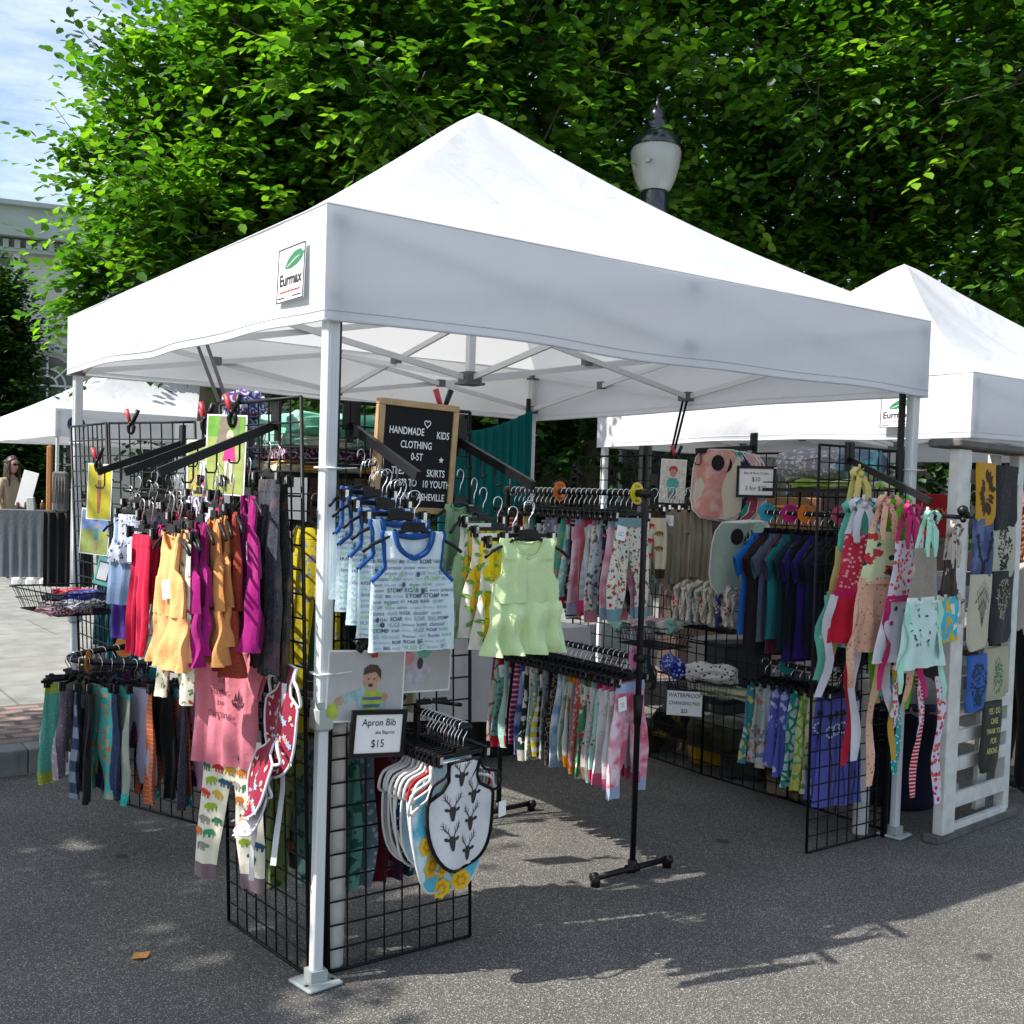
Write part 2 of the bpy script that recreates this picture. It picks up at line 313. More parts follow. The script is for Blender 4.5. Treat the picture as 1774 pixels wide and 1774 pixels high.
def leaves(name, blobs, ntwig, leaf, mat_, seed, parent, per=(7, 13), shell=.55, sprays=(), tw=None, inner=0, zmin=-9):
    """blobs: (centre, radii). Twigs start inside the blob and point outwards; leaves alternate along each twig."""
    rg = np.random.default_rng(seed); vol = np.array([b[1][0]*b[1][1]*b[1][2] for b in blobs])**.75; pr = vol/vol.sum()
    V = []; T = []; tw = tw if tw is not None else MB()
    base = np.array([[0,0,0],[.26,.36,.05],[.7,.32,.07],[1.05,0,-.05],[.7,-.32,.07],[.26,-.36,.05],[.5,0,-.03]])
    jobs = []
    ncl = max(8, ntwig//34); CL = []
    for i in rg.choice(len(blobs), ncl, p=pr): d = rg.normal(size=3); CL.append((i, d/np.linalg.norm(d)))
    for _ in range(ntwig):
        i, d0 = CL[int(rg.integers(ncl))]; c, r = blobs[i]; d = d0+rg.normal(size=3)*.21; d /= np.linalg.norm(d)
        q = shell+(1-shell)*rg.random()**.6; 
        lump = 1+.13*math.sin(5*d[0]+i)*math.sin(4*d[2]+2*i)+.1*math.sin(9*d[1]+3*d[2])
        p = np.array(c)+d*np.array(r)*q*lump; dr = d*.75+rg.normal(size=3)*.45+np.array([0,0,.15]); dr /= np.linalg.norm(dr)
        jobs.append((p, dr, rg.uniform(.25, .6), q))
    for i in (rg.choice(len(blobs), inner, p=pr) if inner else []):
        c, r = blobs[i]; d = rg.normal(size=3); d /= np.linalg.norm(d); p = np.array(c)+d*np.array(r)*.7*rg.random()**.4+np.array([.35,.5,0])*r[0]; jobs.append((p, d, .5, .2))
    for (p, dr, ln) in sprays: jobs.append((np.array(p), np.array(dr)/np.linalg.norm(dr), ln, 1.0))
    for p, dr, ln, q in jobs:
        if p[2] < zmin: continue
        ln = ln*leaf/.09; n = int(rg.integers(*per))
        if ln > .8*leaf/.09: n *= 2
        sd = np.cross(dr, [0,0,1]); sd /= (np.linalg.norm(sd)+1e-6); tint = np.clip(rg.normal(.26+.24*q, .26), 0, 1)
        if leaf < .13 and rg.random() < .12: tw.tube([p-dr*ln*.3, p+dr*ln], [.006, .002], 3, cap=False)
        for j in range(n):
            f = (j+.5)/n; side = 1 if j % 2 else -1; o = p+dr*ln*f+np.array([0,0,-.04*f*f])
            a = dr*.55+sd*side*.8+rg.normal(size=3)*.28+np.array([0,0,-.12]); a /= np.linalg.norm(a)
            up = np.array([0,0,1.])+rg.normal(size=3)*.35+SUNV*.35; b = np.cross(up, a); b /= (np.linalg.norm(b)+1e-6); c = np.cross(a, b)
            sz = leaf*rg.uniform(.7, 1.15)*(1-.25*f)
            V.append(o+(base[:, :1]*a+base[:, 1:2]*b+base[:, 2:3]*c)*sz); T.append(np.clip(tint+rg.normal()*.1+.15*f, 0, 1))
    N = len(V); V = np.concatenate(V).astype(np.float32)
    fb = np.array([[0,1,6],[1,2,6],[2,3,6],[3,4,6],[4,5,6],[5,0,6]]); F = (fb[None]+np.arange(N)[:, None, None]*7).reshape(-1)
    me = bpy.data.meshes.new(name); me.vertices.add(N*7); me.vertices.foreach_set('co', V.reshape(-1)); me.loops.add(N*18); me.loops.foreach_set('vertex_index', F.astype(np.int32))
    me.polygons.add(N*6); me.polygons.foreach_set('loop_start', np.arange(0, N*18, 3, dtype=np.int32)); me.polygons.foreach_set('loop_total', np.full(N*6, 3, dtype=np.int32)); me.materials.append(mat_); me.update()
    a = me.attributes.new('tint', 'FLOAT', 'POINT'); a.data.foreach_set('value', np.repeat(np.array(T, dtype=np.float32), 7))
    o = bpy.data.objects.new(name, me); COL.objects.link(o); o.parent = parent
    return o
SUNV = np.array(SUN)
def tree(label, base, h0, blobs, ntwig, leaf, seed, m=None, tr=.13, group='street trees behind the stalls', sprays=(), **kw):
    t = thing('street_tree', label, 'tree', base, 0, group); b = Vector(base); rg = random.Random(seed)
    loc = [((Vector(c)-b), r) for c, r in blobs]; top = max(c.z+r[2]*.6 for c, r in loc)
    mb = MB(); pts = [(rg.uniform(-.05,.05)*k, rg.uniform(-.05,.05)*k, top*k/6) for k in range(7)]; mb.tube(pts, [tr*(1-.13*k) for k in range(7)], 10)
    obj('trunk', mb, BARK, t); mb = MB()
    for i in range(26):
        c, r = loc[i % len(loc)]; z0 = rg.uniform(h0, top*.8); d = Vector((rg.gauss(0,1), rg.gauss(0,1), rg.gauss(.3,.6))).normalized()
        e = c+Vector((d.x*r[0], d.y*r[1], d.z*r[2]))*.85; a = Vector((0,0,z0)); mid = (a+e)/2+Vector((0,0,.15)); mb.tube([a, mid, e], [.04, .022, .006], 5)
    leaves('crown', [(tuple(c), r) for c, r in loc], ntwig, leaf, m or LEAF, seed, t, tw=mb, sprays=[(tuple(Vector(p)-b), d, l) for p, d, l in sprays], **kw)
    obj('limbs', mb, BARK, t)
    return t
def W(px, depth, z):   # place name for "at this bearing and distance from the kerbside viewpoint"
    f = Vector((math.sin(YAW), math.cos(YAW), 0)); lat = (px-887)/1903.4*depth; p = CAM+f*depth+r0*lat; return (p.x, p.y, z)
def blob(px, py, d, rx_, rz_, ry_=None):
    z = 1.55+(887+r_h(px)-py)/1903.4*d; return (W(px, d, z), (rx_, ry_ or rx_, rz_))
def r_h(px): return -30+(px-887)*.03
A = [blob(400, 420, 9.2, .85, 1.1), blob(330, 320, 9.4, .85, .95), blob(480, 150, 9.3, .85, 1.0), blob(400, 140, 9.6, .65, .8), blob(250, 470, 9.0, .5, .5),
     blob(520, 350, 9.4, .85, 1.1), blob(215, 320, 9.2, .45, .7), blob(300, 170, 9.5, .5, .6), blob(560, -120, 9.8, .6, 1.0), blob(320, 500, 9.2, .5, .35), blob(200, 190, 9.4, .35, .4)]
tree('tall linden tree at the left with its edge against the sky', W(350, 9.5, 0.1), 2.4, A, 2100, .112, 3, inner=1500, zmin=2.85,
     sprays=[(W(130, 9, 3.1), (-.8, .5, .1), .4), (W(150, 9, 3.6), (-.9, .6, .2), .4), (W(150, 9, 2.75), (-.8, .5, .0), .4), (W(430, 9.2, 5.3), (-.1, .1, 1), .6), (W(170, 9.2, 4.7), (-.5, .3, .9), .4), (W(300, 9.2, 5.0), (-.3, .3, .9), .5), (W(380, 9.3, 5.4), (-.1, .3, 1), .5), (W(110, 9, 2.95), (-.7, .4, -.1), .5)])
B = [blob(640, 130, 8.6, .95, .75), blob(840, 60, 8.2, .95, .7), blob(620, -60, 8.8, .8, .9), blob(900, -120, 8.8, 1.1, .9), blob(950, 300, 9.4, 1.0, .9), blob(720, 330, 9.3, 1.0, .9),
     blob(560, 420, 9.6, .9, .9), blob(820, 470, 9.9, 1.0, .9), blob(1000, 90, 8.6, .5, .4), blob(700, -250, 9, 1.2, .8)]
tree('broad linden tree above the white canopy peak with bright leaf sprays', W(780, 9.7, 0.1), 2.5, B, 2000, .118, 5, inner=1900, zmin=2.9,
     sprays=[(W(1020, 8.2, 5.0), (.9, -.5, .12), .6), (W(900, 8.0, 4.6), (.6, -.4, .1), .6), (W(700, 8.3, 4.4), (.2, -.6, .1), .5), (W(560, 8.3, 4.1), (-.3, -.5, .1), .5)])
Cc = [blob(1250, 60, 9.6, 1.1, .8), blob(1500, 120, 8.8, 1.0, .8), blob(1700, 60, 8.4, 1.0, .8), blob(1400, 300, 9.9, 1.1, .9), blob(1620, 330, 9.2, 1.0, .75), blob(1800, 350, 8.8, .9, .8),
      blob(1180, 330, 10.3, .9, .9), blob(1300, 500, 10.4, 1.1, .8), blob(1650, 520, 10.0, 1.0, .7), blob(1400, -120, 9.6, 1.3, .8), blob(1700, -180, 9.0, 1.3, .9), blob(1900, 150, 9, 1.1, 1.1)]
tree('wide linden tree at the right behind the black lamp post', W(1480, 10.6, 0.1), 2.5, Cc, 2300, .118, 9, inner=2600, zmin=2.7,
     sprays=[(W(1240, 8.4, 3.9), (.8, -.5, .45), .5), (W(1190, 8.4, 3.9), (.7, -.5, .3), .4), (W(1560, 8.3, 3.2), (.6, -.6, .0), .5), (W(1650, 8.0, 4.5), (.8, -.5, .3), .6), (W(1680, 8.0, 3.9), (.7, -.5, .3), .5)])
# second row further back closes the view under the crowns
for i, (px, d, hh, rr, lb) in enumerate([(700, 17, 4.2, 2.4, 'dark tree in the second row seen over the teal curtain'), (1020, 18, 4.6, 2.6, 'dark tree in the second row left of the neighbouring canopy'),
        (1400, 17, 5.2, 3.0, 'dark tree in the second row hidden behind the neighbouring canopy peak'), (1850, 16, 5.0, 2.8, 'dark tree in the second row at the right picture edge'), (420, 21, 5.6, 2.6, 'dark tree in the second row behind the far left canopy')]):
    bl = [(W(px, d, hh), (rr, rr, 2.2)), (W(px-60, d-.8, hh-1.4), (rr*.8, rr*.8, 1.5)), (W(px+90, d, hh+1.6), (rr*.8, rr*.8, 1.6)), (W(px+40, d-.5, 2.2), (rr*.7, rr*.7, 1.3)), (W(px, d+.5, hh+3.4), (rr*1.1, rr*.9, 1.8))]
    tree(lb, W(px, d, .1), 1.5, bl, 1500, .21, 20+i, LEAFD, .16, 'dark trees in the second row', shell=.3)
# street tree outside the picture whose crown dapples the road by the kerb
E_ = [((-4.9, 3.3, 4.6), (1.0, 1.3, 1.0)), ((-5.2, 2.0, 4.7), (.9, 1.1, .8)), ((-4.6, 4.5, 4.7), (1.0, 1.2, 1.0)), ((-5.8, 3.2, 5.5), (1.2, 1.6, 1.0)), ((-4.75, 1.5, 4.0), (.4, .5, .3))]
tree('street tree left of the stall that throws dappled shade on the road', (-5.2, 3.9, .1), 2.4, E_, 1200, .12, 31, None, .13, shell=.35)
# columnar conifer in front of the building
cf = thing('columnar_conifer', 'dark columnar conifer beside the arched window', 'tree', W(-28, 24, .1))
mb = MB(); mb.tube([(0,0,0),(0,0,5.5)], [.14, .03], 8, mi=0); obj('trunk', mb, BARK, cf)
leaves('crown', [((0,0,1.6), (1.1, 1.1, 1.6)), ((0,0,3.2), (.8, .8, 1.7)), ((0,0,4.7), (.5, .5, 1.1)), ((.8,-.4,1.4),(.6,.6,1.2))], 3200, .17, LEAFD, 77, cf, shell=.4)

# ---------------- stone building far left
BST = mat('pale_limestone', (.42, .44, .39), .85, noise=.12, nscale=1.2, bump=.2, bscale=8); BDK = mat('limestone_trim', (.32, .37, .34), .85, noise=.12, nscale=2)
GLS = mat('window_glass', (.015, .02, .022), .12, spec=.8); WFR = mat('window_frame_white', (.5, .54, .52), .6)
bx, by, _ = W(-40, 30, 0); BY = by
b0 = Vector(W(60, 30, 0)); 
bld = thing('stone_building', 'pale limestone building with dentil cornice and arched window at the far left', 'building', (b0.x, b0.y, 0), R(-14))
def arch_pts(w, h0, h1, n=14): return [(-w, h0), (w, h0)]+[(w*math.cos(math.pi*i/n), h1+w*math.sin(math.pi*i/n)) for i in range(n+1)]
# front wall with real openings: sheet of pieces round the windows (local x along the facade, -y towards the market)
wins = [(-1.15, 6.95, .95, 1.2), (1.95, 6.95, .95, 1.2), (-4.5, 6.95, .95, 1.2), (5.2, 6.95, .95, 1.2)]
mb = MB(); xs = [-12]; 
AW, AZ = .85, 4.15   # arched window half width, spring height
def wall_rect(x0, x1, z0, z1): mb.box(((x0+x1)/2, .2, (z0+z1)/2), (x1-x0, .4, z1-z0))
arches = [0.25, 3.6, -3.1, 6.95]
edges = sorted([(a-AW, a+AW) for a in arches]); cur = -12
for a0, a1 in edges: wall_rect(cur, a0, 0, AZ+AW+.05); cur = a1
wall_rect(cur, 14, 0, AZ+AW+.05)
for a in arches:
    for sgn in (-1, 1):
        pts = [(a+sgn*AW, AZ)]+[(a+sgn*AW*math.cos(t), AZ+AW*math.sin(t)) for t in [math.pi/2*i/8 for i in range(1, 9)]]+[(a, AZ+AW+.05), (a+sgn*AW, AZ+AW+.05)]
        pm = poly_mb(pts); mb.merge(pm)
wall_rect(-12, 14, AZ+AW+.05, 6.35); edges = sorted([(c-w/2, c+w/2) for c, z, w, h in wins]); cur = -12
for a0, a1 in edges: wall_rect(cur, a0, 6.35, 7.55); cur = a1
wall_rect(cur, 14, 6.35, 7.55); wall_rect(-12, 14, 7.55, 8.0)
mb.box((1, 4.4, 4), (26, 8, 8)); mb2 = MB()
obj('wall', mb, BST, bld)
mb = MB(); mb.box((1, -.12, 8.12), (26.4, .7, .24)); mb.box((1, -.02, 7.68), (26.2, .42, .1)); mb.box((1, .04, 5.6), (26.1, .28, .2)); mb.box((1, .02, 8.55), (26, .2, .65)); mb.box((1, -.06, 8.92), (26.2, .4, .12))
xx = -12
while xx < 14: mb.box((xx, -.12, 7.82), (.14, .3, .22)); xx += .28
obj('cornice', mb, BDK, bld)
for a in arches:
    f = MB(); 
    for s_ in (1.0, .55, .3): f.tube([(a+AW*s_*math.cos(t), .2, AZ+AW*s_*math.sin(t)) for t in [math.pi*i/16 for i in range(17)]], .035 if s_ < 1 else .06, 5)
    for q in range(1, 4): t = math.pi*q/4; f.bar((a+AW*.3*math.cos(t), .2, AZ+AW*.3*math.sin(t)), (a+AW*math.cos(t), .2, AZ+AW*math.sin(t)), .05, .05)
    for q in (-1, -.55, 0, .55, 1): f.bar((a+AW*q, .2, .6), (a+AW*q, .2, AZ), .05, .05)
    for z in (.6, 1.3, 2.0, 2.7, 3.4, AZ): f.bar((a-AW, .2, z), (a+AW, .2, z), .05, .05)
    wo = obj('window', f, WFR, bld); obj('pane', poly_mb([(a+x_, z_) for x_, z_ in arch_pts(AW, .6, AZ)]), GLS, wo, (0, .26, 0))
    tr = MB(); tr.tube([(a+(AW+.12)*math.cos(t), -.02, AZ+(AW+.12)*math.sin(t)) for t in [math.pi*i/16 for i in range(17)]], .1, 4); obj('arch_surround', tr, BDK, bld)
for c, z, w_, h in wins:
    f = MB(); 
    for q in (-.5, -.17, .17, .5): f.bar((c+w_*q, .15, z-h/2), (c+w_*q, .15, z+h/2), .05, .06)
    for q in (-.5, -.25, 0, .25, .5): f.bar((c-w_/2, .15, z+h*q), (c+w_/2, .15, z+h*q), .05, .06)
    f.box((c, -.05, z-h/2-.12), (w_+.5, .2, .12)); f.box((c-w_/2-.14, -.04, z), (.16, .1, h+.2)); f.box((c+w_/2+.14, -.04, z), (.16, .1, h+.2)); f.box((c, -.04, z+h/2+.12), (w_+.5, .12, .16))
    wo = obj('window', f, WFR, bld); p = MB(); p.box((c, .24, z), (w_, .02, h)); obj('pane', p, GLS, wo)
# low dark building closing the street at the right
rb = thing('brick_building', 'low dark brick building glimpsed beyond the right hand canopies', 'building', W(1500, 24, 0), R(-20))
mb = MB(); mb.box((0, 3, 1.9), (24, 6, 3.8)); obj('wall', mb, mat('dark_brick', (.09, .06, .05), .9, noise=.2, nscale=3), rb)
mb = MB(); mb.box((0, 2.9, 3.9), (24.4, 6.4, .2)); obj('roof', mb, BDK, rb)
for q in range(-4, 5):
    f = MB(); f.box((q*2.6, -.02, 1.9), (1.3, .08, 1.7)); wo = obj('window', f, WFR, rb); p = MB(); p.box((q*2.6, -.08, 1.9), (1.1, .04, 1.5)); obj('pane', p, GLS, wo)

# ---------------- lamp post
lp = thing('lamp_post', 'black acorn globe lamp post rising behind the white canopy', 'street lamp', W(1113, 8.3, .12))
lp.scale = (.87, .87, .985); sq = lambda pr: [(r_, z_ if z_ < 3.5 else 3.98+(z_-3.98)*.8+.02) for r_, z_ in pr]
LB = mat('lamp_black_paint', (.012, .014, .02), .25, coat=.5)
mb = MB(); mb.lathe([(.17,0),(.17,.12),(.13,.2),(.11,.7),(.075,.8),(.06,1.0),(.055,3.05),(.08,3.1),(.08,3.16),(.06,3.2),(.07,3.3),(.1,3.42),(.118,3.52),(.125,3.6),(.125,3.76),(.11,3.78)], n=24)
for k in range(16): a = 2*math.pi*k/16; mb.bar((.06*math.cos(a), .06*math.sin(a), 3.22), (.115*math.cos(a), .115*math.sin(a), 3.5), .012, .012)
obj('pole', mb, LB, lp)
GLOBE = mat('frosted_acrylic_globe', (.5, .52, .5), .22, noise=.06, nscale=6, trans=.35, coat=.3)
mb = MB(); n = 72; prof = sq([(.118,3.7),(.14,3.73),(.175,3.82),(.2,3.93),(.213,4.02),(.214,4.07),(.205,4.1),(.19,4.13)])
for j, (r_, z_) in enumerate(prof): pass
vs = []; fs = []
for r_, z_ in prof:
    for k in range(n): q = r_*(1+.012*(k % 2)); vs.append((q*math.cos(2*math.pi*k/n), q*math.sin(2*math.pi*k/n), z_))
for j in range(len(prof)-1):
    for k in range(n): fs.append((j*n+k, j*n+(k+1)%n, (j+1)*n+(k+1)%n, (j+1)*n+k))
mb.add(vs, fs, 0, True); obj('globe', mb, GLOBE, lp)
mb = MB(); mb.lathe(sq([(.2,4.09),(.212,4.11),(.205,4.16),(.17,4.22),(.115,4.26),(.085,4.28),(.095,4.3),(.095,4.34),(.06,4.37),(.062,4.39),(.066,4.43),(.035,4.48),(.018,4.5),(.012,4.56),(.004,4.6)]), n=28); obj('lamp_cap', mb, LB, lp)
# ================================================================== CANOPIES
def canvasmat(name, col=(.73, .745, .79), trans=.38, wr=1.0):
    m = bpy.data.materials.new(name); m.use_nodes = True; n = m.node_tree.nodes; l = m.node_tree.links; b = n['Principled BSDF']
    b.inputs['Base Color'].default_value = (*col, 1); b.inputs['Roughness'].default_value = .62; b.inputs['Specular IOR Level'].default_value = .3
    tc = n.new('ShaderNodeTexCoord'); z = n.new('ShaderNodeTexNoise'); z.inputs['Scale'].default_value = 1.7; z.inputs['Detail'].default_value = 3; z.inputs['Distortion'].default_value = 1.2
    l.new(tc.outputs['Object'], z.inputs['Vector']); u = n.new('ShaderNodeBump'); u.inputs['Strength'].default_value = .45*wr; u.inputs['Distance'].default_value = .06; l.new(z.outputs['Fac'], u.inputs['Height'])
    z2 = n.new('ShaderNodeTexNoise'); z2.inputs['Scale'].default_value = 11; z2.inputs['Detail'].default_value = 5; z2.inputs['Distortion'].default_value = 2.5; l.new(tc.outputs['Object'], z2.inputs['Vector'])
    cr = n.new('ShaderNodeMapRange'); l.new(z2.outputs['Fac'], cr.inputs[0]); cr.inputs[1].default_value = .55; cr.inputs[2].default_value = .75
    u2 = n.new('ShaderNodeBump'); u2.inputs['Strength'].default_value = .06*wr; u2.inputs['Distance'].default_value = .015; l.new(cr.outputs[0], u2.inputs['Height']); l.new(u.outputs[0], u2.inputs['Normal']); l.new(u2.outputs[0], b.inputs['Normal'])
    t = n.new('ShaderNodeBsdfTranslucent'); t.inputs[0].default_value = (col[0], col[1]*.985, col[2]*.95, 1); ms = n.new('ShaderNodeMixShader'); ms.inputs[0].default_value = trans
    l.new(b.outputs[0], ms.inputs[1]); l.new(t.outputs[0], ms.inputs[2]); l.new(ms.outputs[0], n['Material Output'].inputs[0]); return m
CANVAS = canvasmat('white_canvas'); 
def canopy(label, loc, rz=0, L=2.97, zb=2.06, zt=2.41, zp=3.43, e=.045, seed=1, label_side=True, crn=(0,0,0,0), sag=.0, black_leg=True, legs=(1,1,1,1), logo='leaf', group='white pop-up canopies'):
    t = thing('canopy_tent', label, 'canopy tent', loc, rz, group); rg = random.Random(seed); ph = [rg.uniform(0, 6) for _ in range(8)]
    C4 = [(-e,-e), (L+e,-e), (L+e,L+e), (-e,L+e)]; N = 24; pk = (L/2, L/2)
    mb = MB()
    for s in range(4):
        a, b = C4[s], C4[(s+1)%4]; rows = []
        for j in range(N+1):
            tt = j/N; row = []
            for i in range(N+1):
                q = i/N; ex = a[0]+(b[0]-a[0])*q; ey = a[1]+(b[1]-a[1])*q
                x = ex+(pk[0]-ex)*tt; y = ey+(pk[1]-ey)*tt
                mid = math.sin(math.pi*q)
                z = zt+(zp-zt)*(tt-.075*math.sin(math.pi*min(1, tt))-(.03+sag)*math.sin(math.pi*tt)*mid)
                z -= .012*mid**2*math.sin(9*tt+ph[s])*(1-tt); z += .01*math.sin(11*q+7*tt+ph[s+4])*math.sin(math.pi*tt)*mid
                if tt > .93: z += -.03*((tt-.93)/.07)**2*.6
                row.append((x, y, z))
            rows.append(row)
        mb.grid(rows)
        nx, ny = (b[1]-a[1]), -(b[0]-a[0]); ln = math.hypot(nx, ny); nx /= ln; ny /= ln; rows = []
        for j in range(13):
            v = j/12; row = []
            for i in range(49):
                q = i/48; x = a[0]+(b[0]-a[0])*q; y = a[1]+(b[1]-a[1])*q; md = math.sin(math.pi*q)
                o = (.012*math.sin(6.5*q*3+ph[s]+v*2)+.016*math.sin(3.2*q*3+ph[s+2]-v*1.6))*min(1, md*3)*v**.7+.02*math.sin(math.pi*v)*md*(.5+.5*math.sin(ph[s+1]+5*q))
                zbb = zb+crn[s]*(1-q)+crn[(s+1)%4]*q+.022*md*(.5+.5*math.sin(ph[s]+6*q))+.002*md*math.sin(23*q+ph[s])
                z = zt+(zbb-zt)*v-(.012*md*math.sin(9*0+ph[s]))*0
                row.append((x+nx*o, y+ny*o, z-.012*md**2*math.sin(ph[s])*(1-v)*0))
            rows.append(row)
        rows = rows[::-1]; mb.grid(rows)
        hem = MB()
    # weld eaves by construction: same end rows; thin rolled hem along the bottom
        mb.tube([r for r in rows[0]], .004, 4, cap=False); mb.tube([(r[0]+nx*.001, r[1]+ny*.001, r[2]) for r in rows[1]], .0022, 4, cap=False); mb.tube([(r[0]+nx*.001, r[1]+ny*.001, r[2]-.004) for r in rows[-1]], .0025, 4, cap=False)
    obj('canopy_cover', mb, CANVAS, t)
    top = zt-.05; mlo = zb+.08; sl = zb+.07
    # scissor truss
    for s in range(4):
        P = [(0,0), (L,0), (L,L), (0,L)]; a = Vector((*P[s], 0)); b = Vector((*P[(s+1)%4], 0)); m = (a+b)/2; d = (b-a).normalized()*.03
        n_ = Vector((pk[0]-m.x, pk[1]-m.y, 0)).normalized()*.022; tr = MB(); jt = MB()
        z3 = lambda p, z: Vector((p.x, p.y, z))
        tr.bar(z3(a+d, top), z3(m-d*.6, mlo), .014, .028); tr.bar(z3(a+d, sl)+n_, z3(m-d*.6, top)+n_, .014, .028)
        tr.bar(z3(b-d, top), z3(m+d*.6, mlo), .014, .028); tr.bar(z3(b-d, sl)+n_, z3(m+d*.6, top)+n_, .014, .028)
        for p in (a+(m-a)*.5, b+(m-b)*.5): zc = (top+mlo)/2; jt.box((p.x+n_.x*.5, p.y+n_.y*.5, zc), (.045, .045, .045), rz=0)
        jt.box((m.x, m.y, mlo), (.07, .07, .05)); jt.box((m.x, m.y, top), (.06, .06, .045))
        h = Vector((pk[0], pk[1], 0)); dd = (h-m).normalized()*.03; sd = Vector((-dd.y, dd.x, 0)).normalized()*.022
        tr.bar(z3(m+dd, top), z3(h-dd, zb+.06), .014, .028); tr.bar(z3(m+dd, mlo)+sd, z3(h-dd, zb+.36)+sd, .014, .028)
        q = m+(h-m)*.5; jt.box((q.x, q.y, (top+zb+.06)/2+.03), (.045, .045, .045))
        obj('truss', tr, PALU, t); obj('joint', jt, DKGREY, t)
    mb = MB(); mb.box((pk[0], pk[1], zb+.06), (.085, .085, .055)); mb.box((pk[0], pk[1], zb+.03), (.11, .11, .012)); obj('hub', mb, DKGREY, t)
    mb = MB(); mb.box((pk[0], pk[1], (zb+.06+zp-.05)/2), (.036, .036, zp-.11-zb)); mb.box((pk[0], pk[1], zb+.37), (.08, .08, .05)); obj('peak_pole', mb, PALU, t)
    for i, (x, y) in enumerate([(0,0), (L,0), (L,L), (0,L)]):
        if not legs[i]: continue
        mb = MB(); mb.box((x, y, (.84+top+.03)/2), (.044, .044, top+.03-.84), bev=.004)
        for k in (-.011, 0, .011): mb.box((x+k, y-.0225, (.84+top)/2), (.003, .003, top-.84)); mb.box((x-.0225, y+k, (.84+top)/2), (.003, .003, top-.84))
        mb.box((x, y, .43), (.034, .034, .85), bev=.003); lg = obj('leg', mb, PALU, t)
        mb = MB(); mb.box((x, y, .84), (.062, .062, .075), bev=.008); mb.box((x, y, .885), (.054, .054, .02)); obj('collar', mb, GREYP, lg)
        mb = MB(); mb.box((x, y, .009), (.125, .125, .014), bev=.005, rz=R(8)); mb.box((x, y, .03), (.055, .055, .04)); 
        mb.lathe([(.007,.0),(.007,.017)], (x+.045, y-.025, 0), 8, 1); mb.lathe([(.007,.0),(.007,.017)], (x-.045, y-.03, 0), 8, 1); obj('foot_plate', mb, [GREYP, INK], lg)
        mb = MB(); mb.box((x, y, sl), (.06, .06, .05)); mb.box((x, y, top), (.06, .06, .05)); obj('bracket', mb, DKGREY, lg)
    if logo:
        lb = logo_patch(); lb.parent = t
        yy = .155 if logo == 'leaf' else .36
        lb.rotation_euler = (R(-2), R(0), R(-90)); lb.location = (-e-.014, .17, zt-.185)
        if logo == 'neighbour': lb.location = (-e-.03, .4, zt-.2)
    return t
LGREEN = mat('label_green', (.02, .16, .06), .5); LRED = mat('label_red', (.5, .03, .04), .5)
def logo_patch():
    mb = MB(); mb.box((0, 0, 0), (.19, .003, .21), 0)
    for a in ((0, .103, .184, .004), (0, -.103, .184, .004)): mb.box((a[0], -.002, a[1]), (a[2], .002, a[3]), 1)
    for x in (-.092, .092): mb.box((x, -.002, 0), (.004, .002, .208), 1)
    tx = text_mb('Eurmax', .062, .035, 1, sx=.82); tx.xform(Matrix.Translation((0, -.0025, -.022))); mb.merge(tx)
    lf = [(-.045, .028), (-.02, .06), (.02, .082), (.06, .085), (.088, .068), (.075, .045), (.04, .028), (0, .02), (-.03, .02)]
    p = poly_mb(lf, 2); p.xform(Matrix.Translation((0, -.0025, 0))); mb.merge(p)
    p = poly_mb([(-.03, .025), (.03, .05), (.07, .062), (.03, .054), (-.02, .032)], 0); p.xform(Matrix.Translation((0, -.0035, 0))); mb.merge(p)
    for k in range(12): mb.box((-.07+k*.0125, -.0022, -.066), (.008, .002, .007), 3)
    mb.box((-.06, -.0022, -.088), (.05, .002, .004), 1); mb.box((.05, -.0022, -.088), (.06, .002, .004), 1)
    mb.xform(Matrix.Diagonal((1.05,1,.82,1))); return obj('label', mb, [PAP, INK, LGREEN, LRED])
T1 = canopy('white canopy over the children\'s clothing stall in the foreground', (0,0,0), crn=(0,0,0,.05), seed=4)
T2 = canopy('white canopy of the next stall on the right with its peak behind', (3.93,.32,0), zb=1.93, zt=2.28, zp=3.32, seed=9, logo='neighbour', sag=.03, L=3.0)
T3 = canopy('white canopy of the far stall at the left on the pavement', (2.42,13.8,.14), L=4.5, zb=2.06, zt=2.46, zp=3.95, seed=12, logo=None, sag=.05)
T4 = canopy('distant white canopy seen between the far left stall and the front leg', (7.4,15.2,.14), zb=2.06, zt=2.4, zp=3.3, seed=13, logo=None)
# blue oval emblem on the far canopy
mb = MB(); mb.add([(.3*.42*math.cos(a), 0, .12*math.sin(a)) for a in [2*math.pi*i/20 for i in range(20)]], [tuple(range(20))], 0)
tx = text_mb('Z', .2, .02, 1); tx.xform(Matrix.Translation((0, -.006, 0))); mb.merge(tx)
obj('emblem', mb, [mat('navy_print', (.02, .03, .12), .5), PAP], T3, (.24, -.075, 2.24))
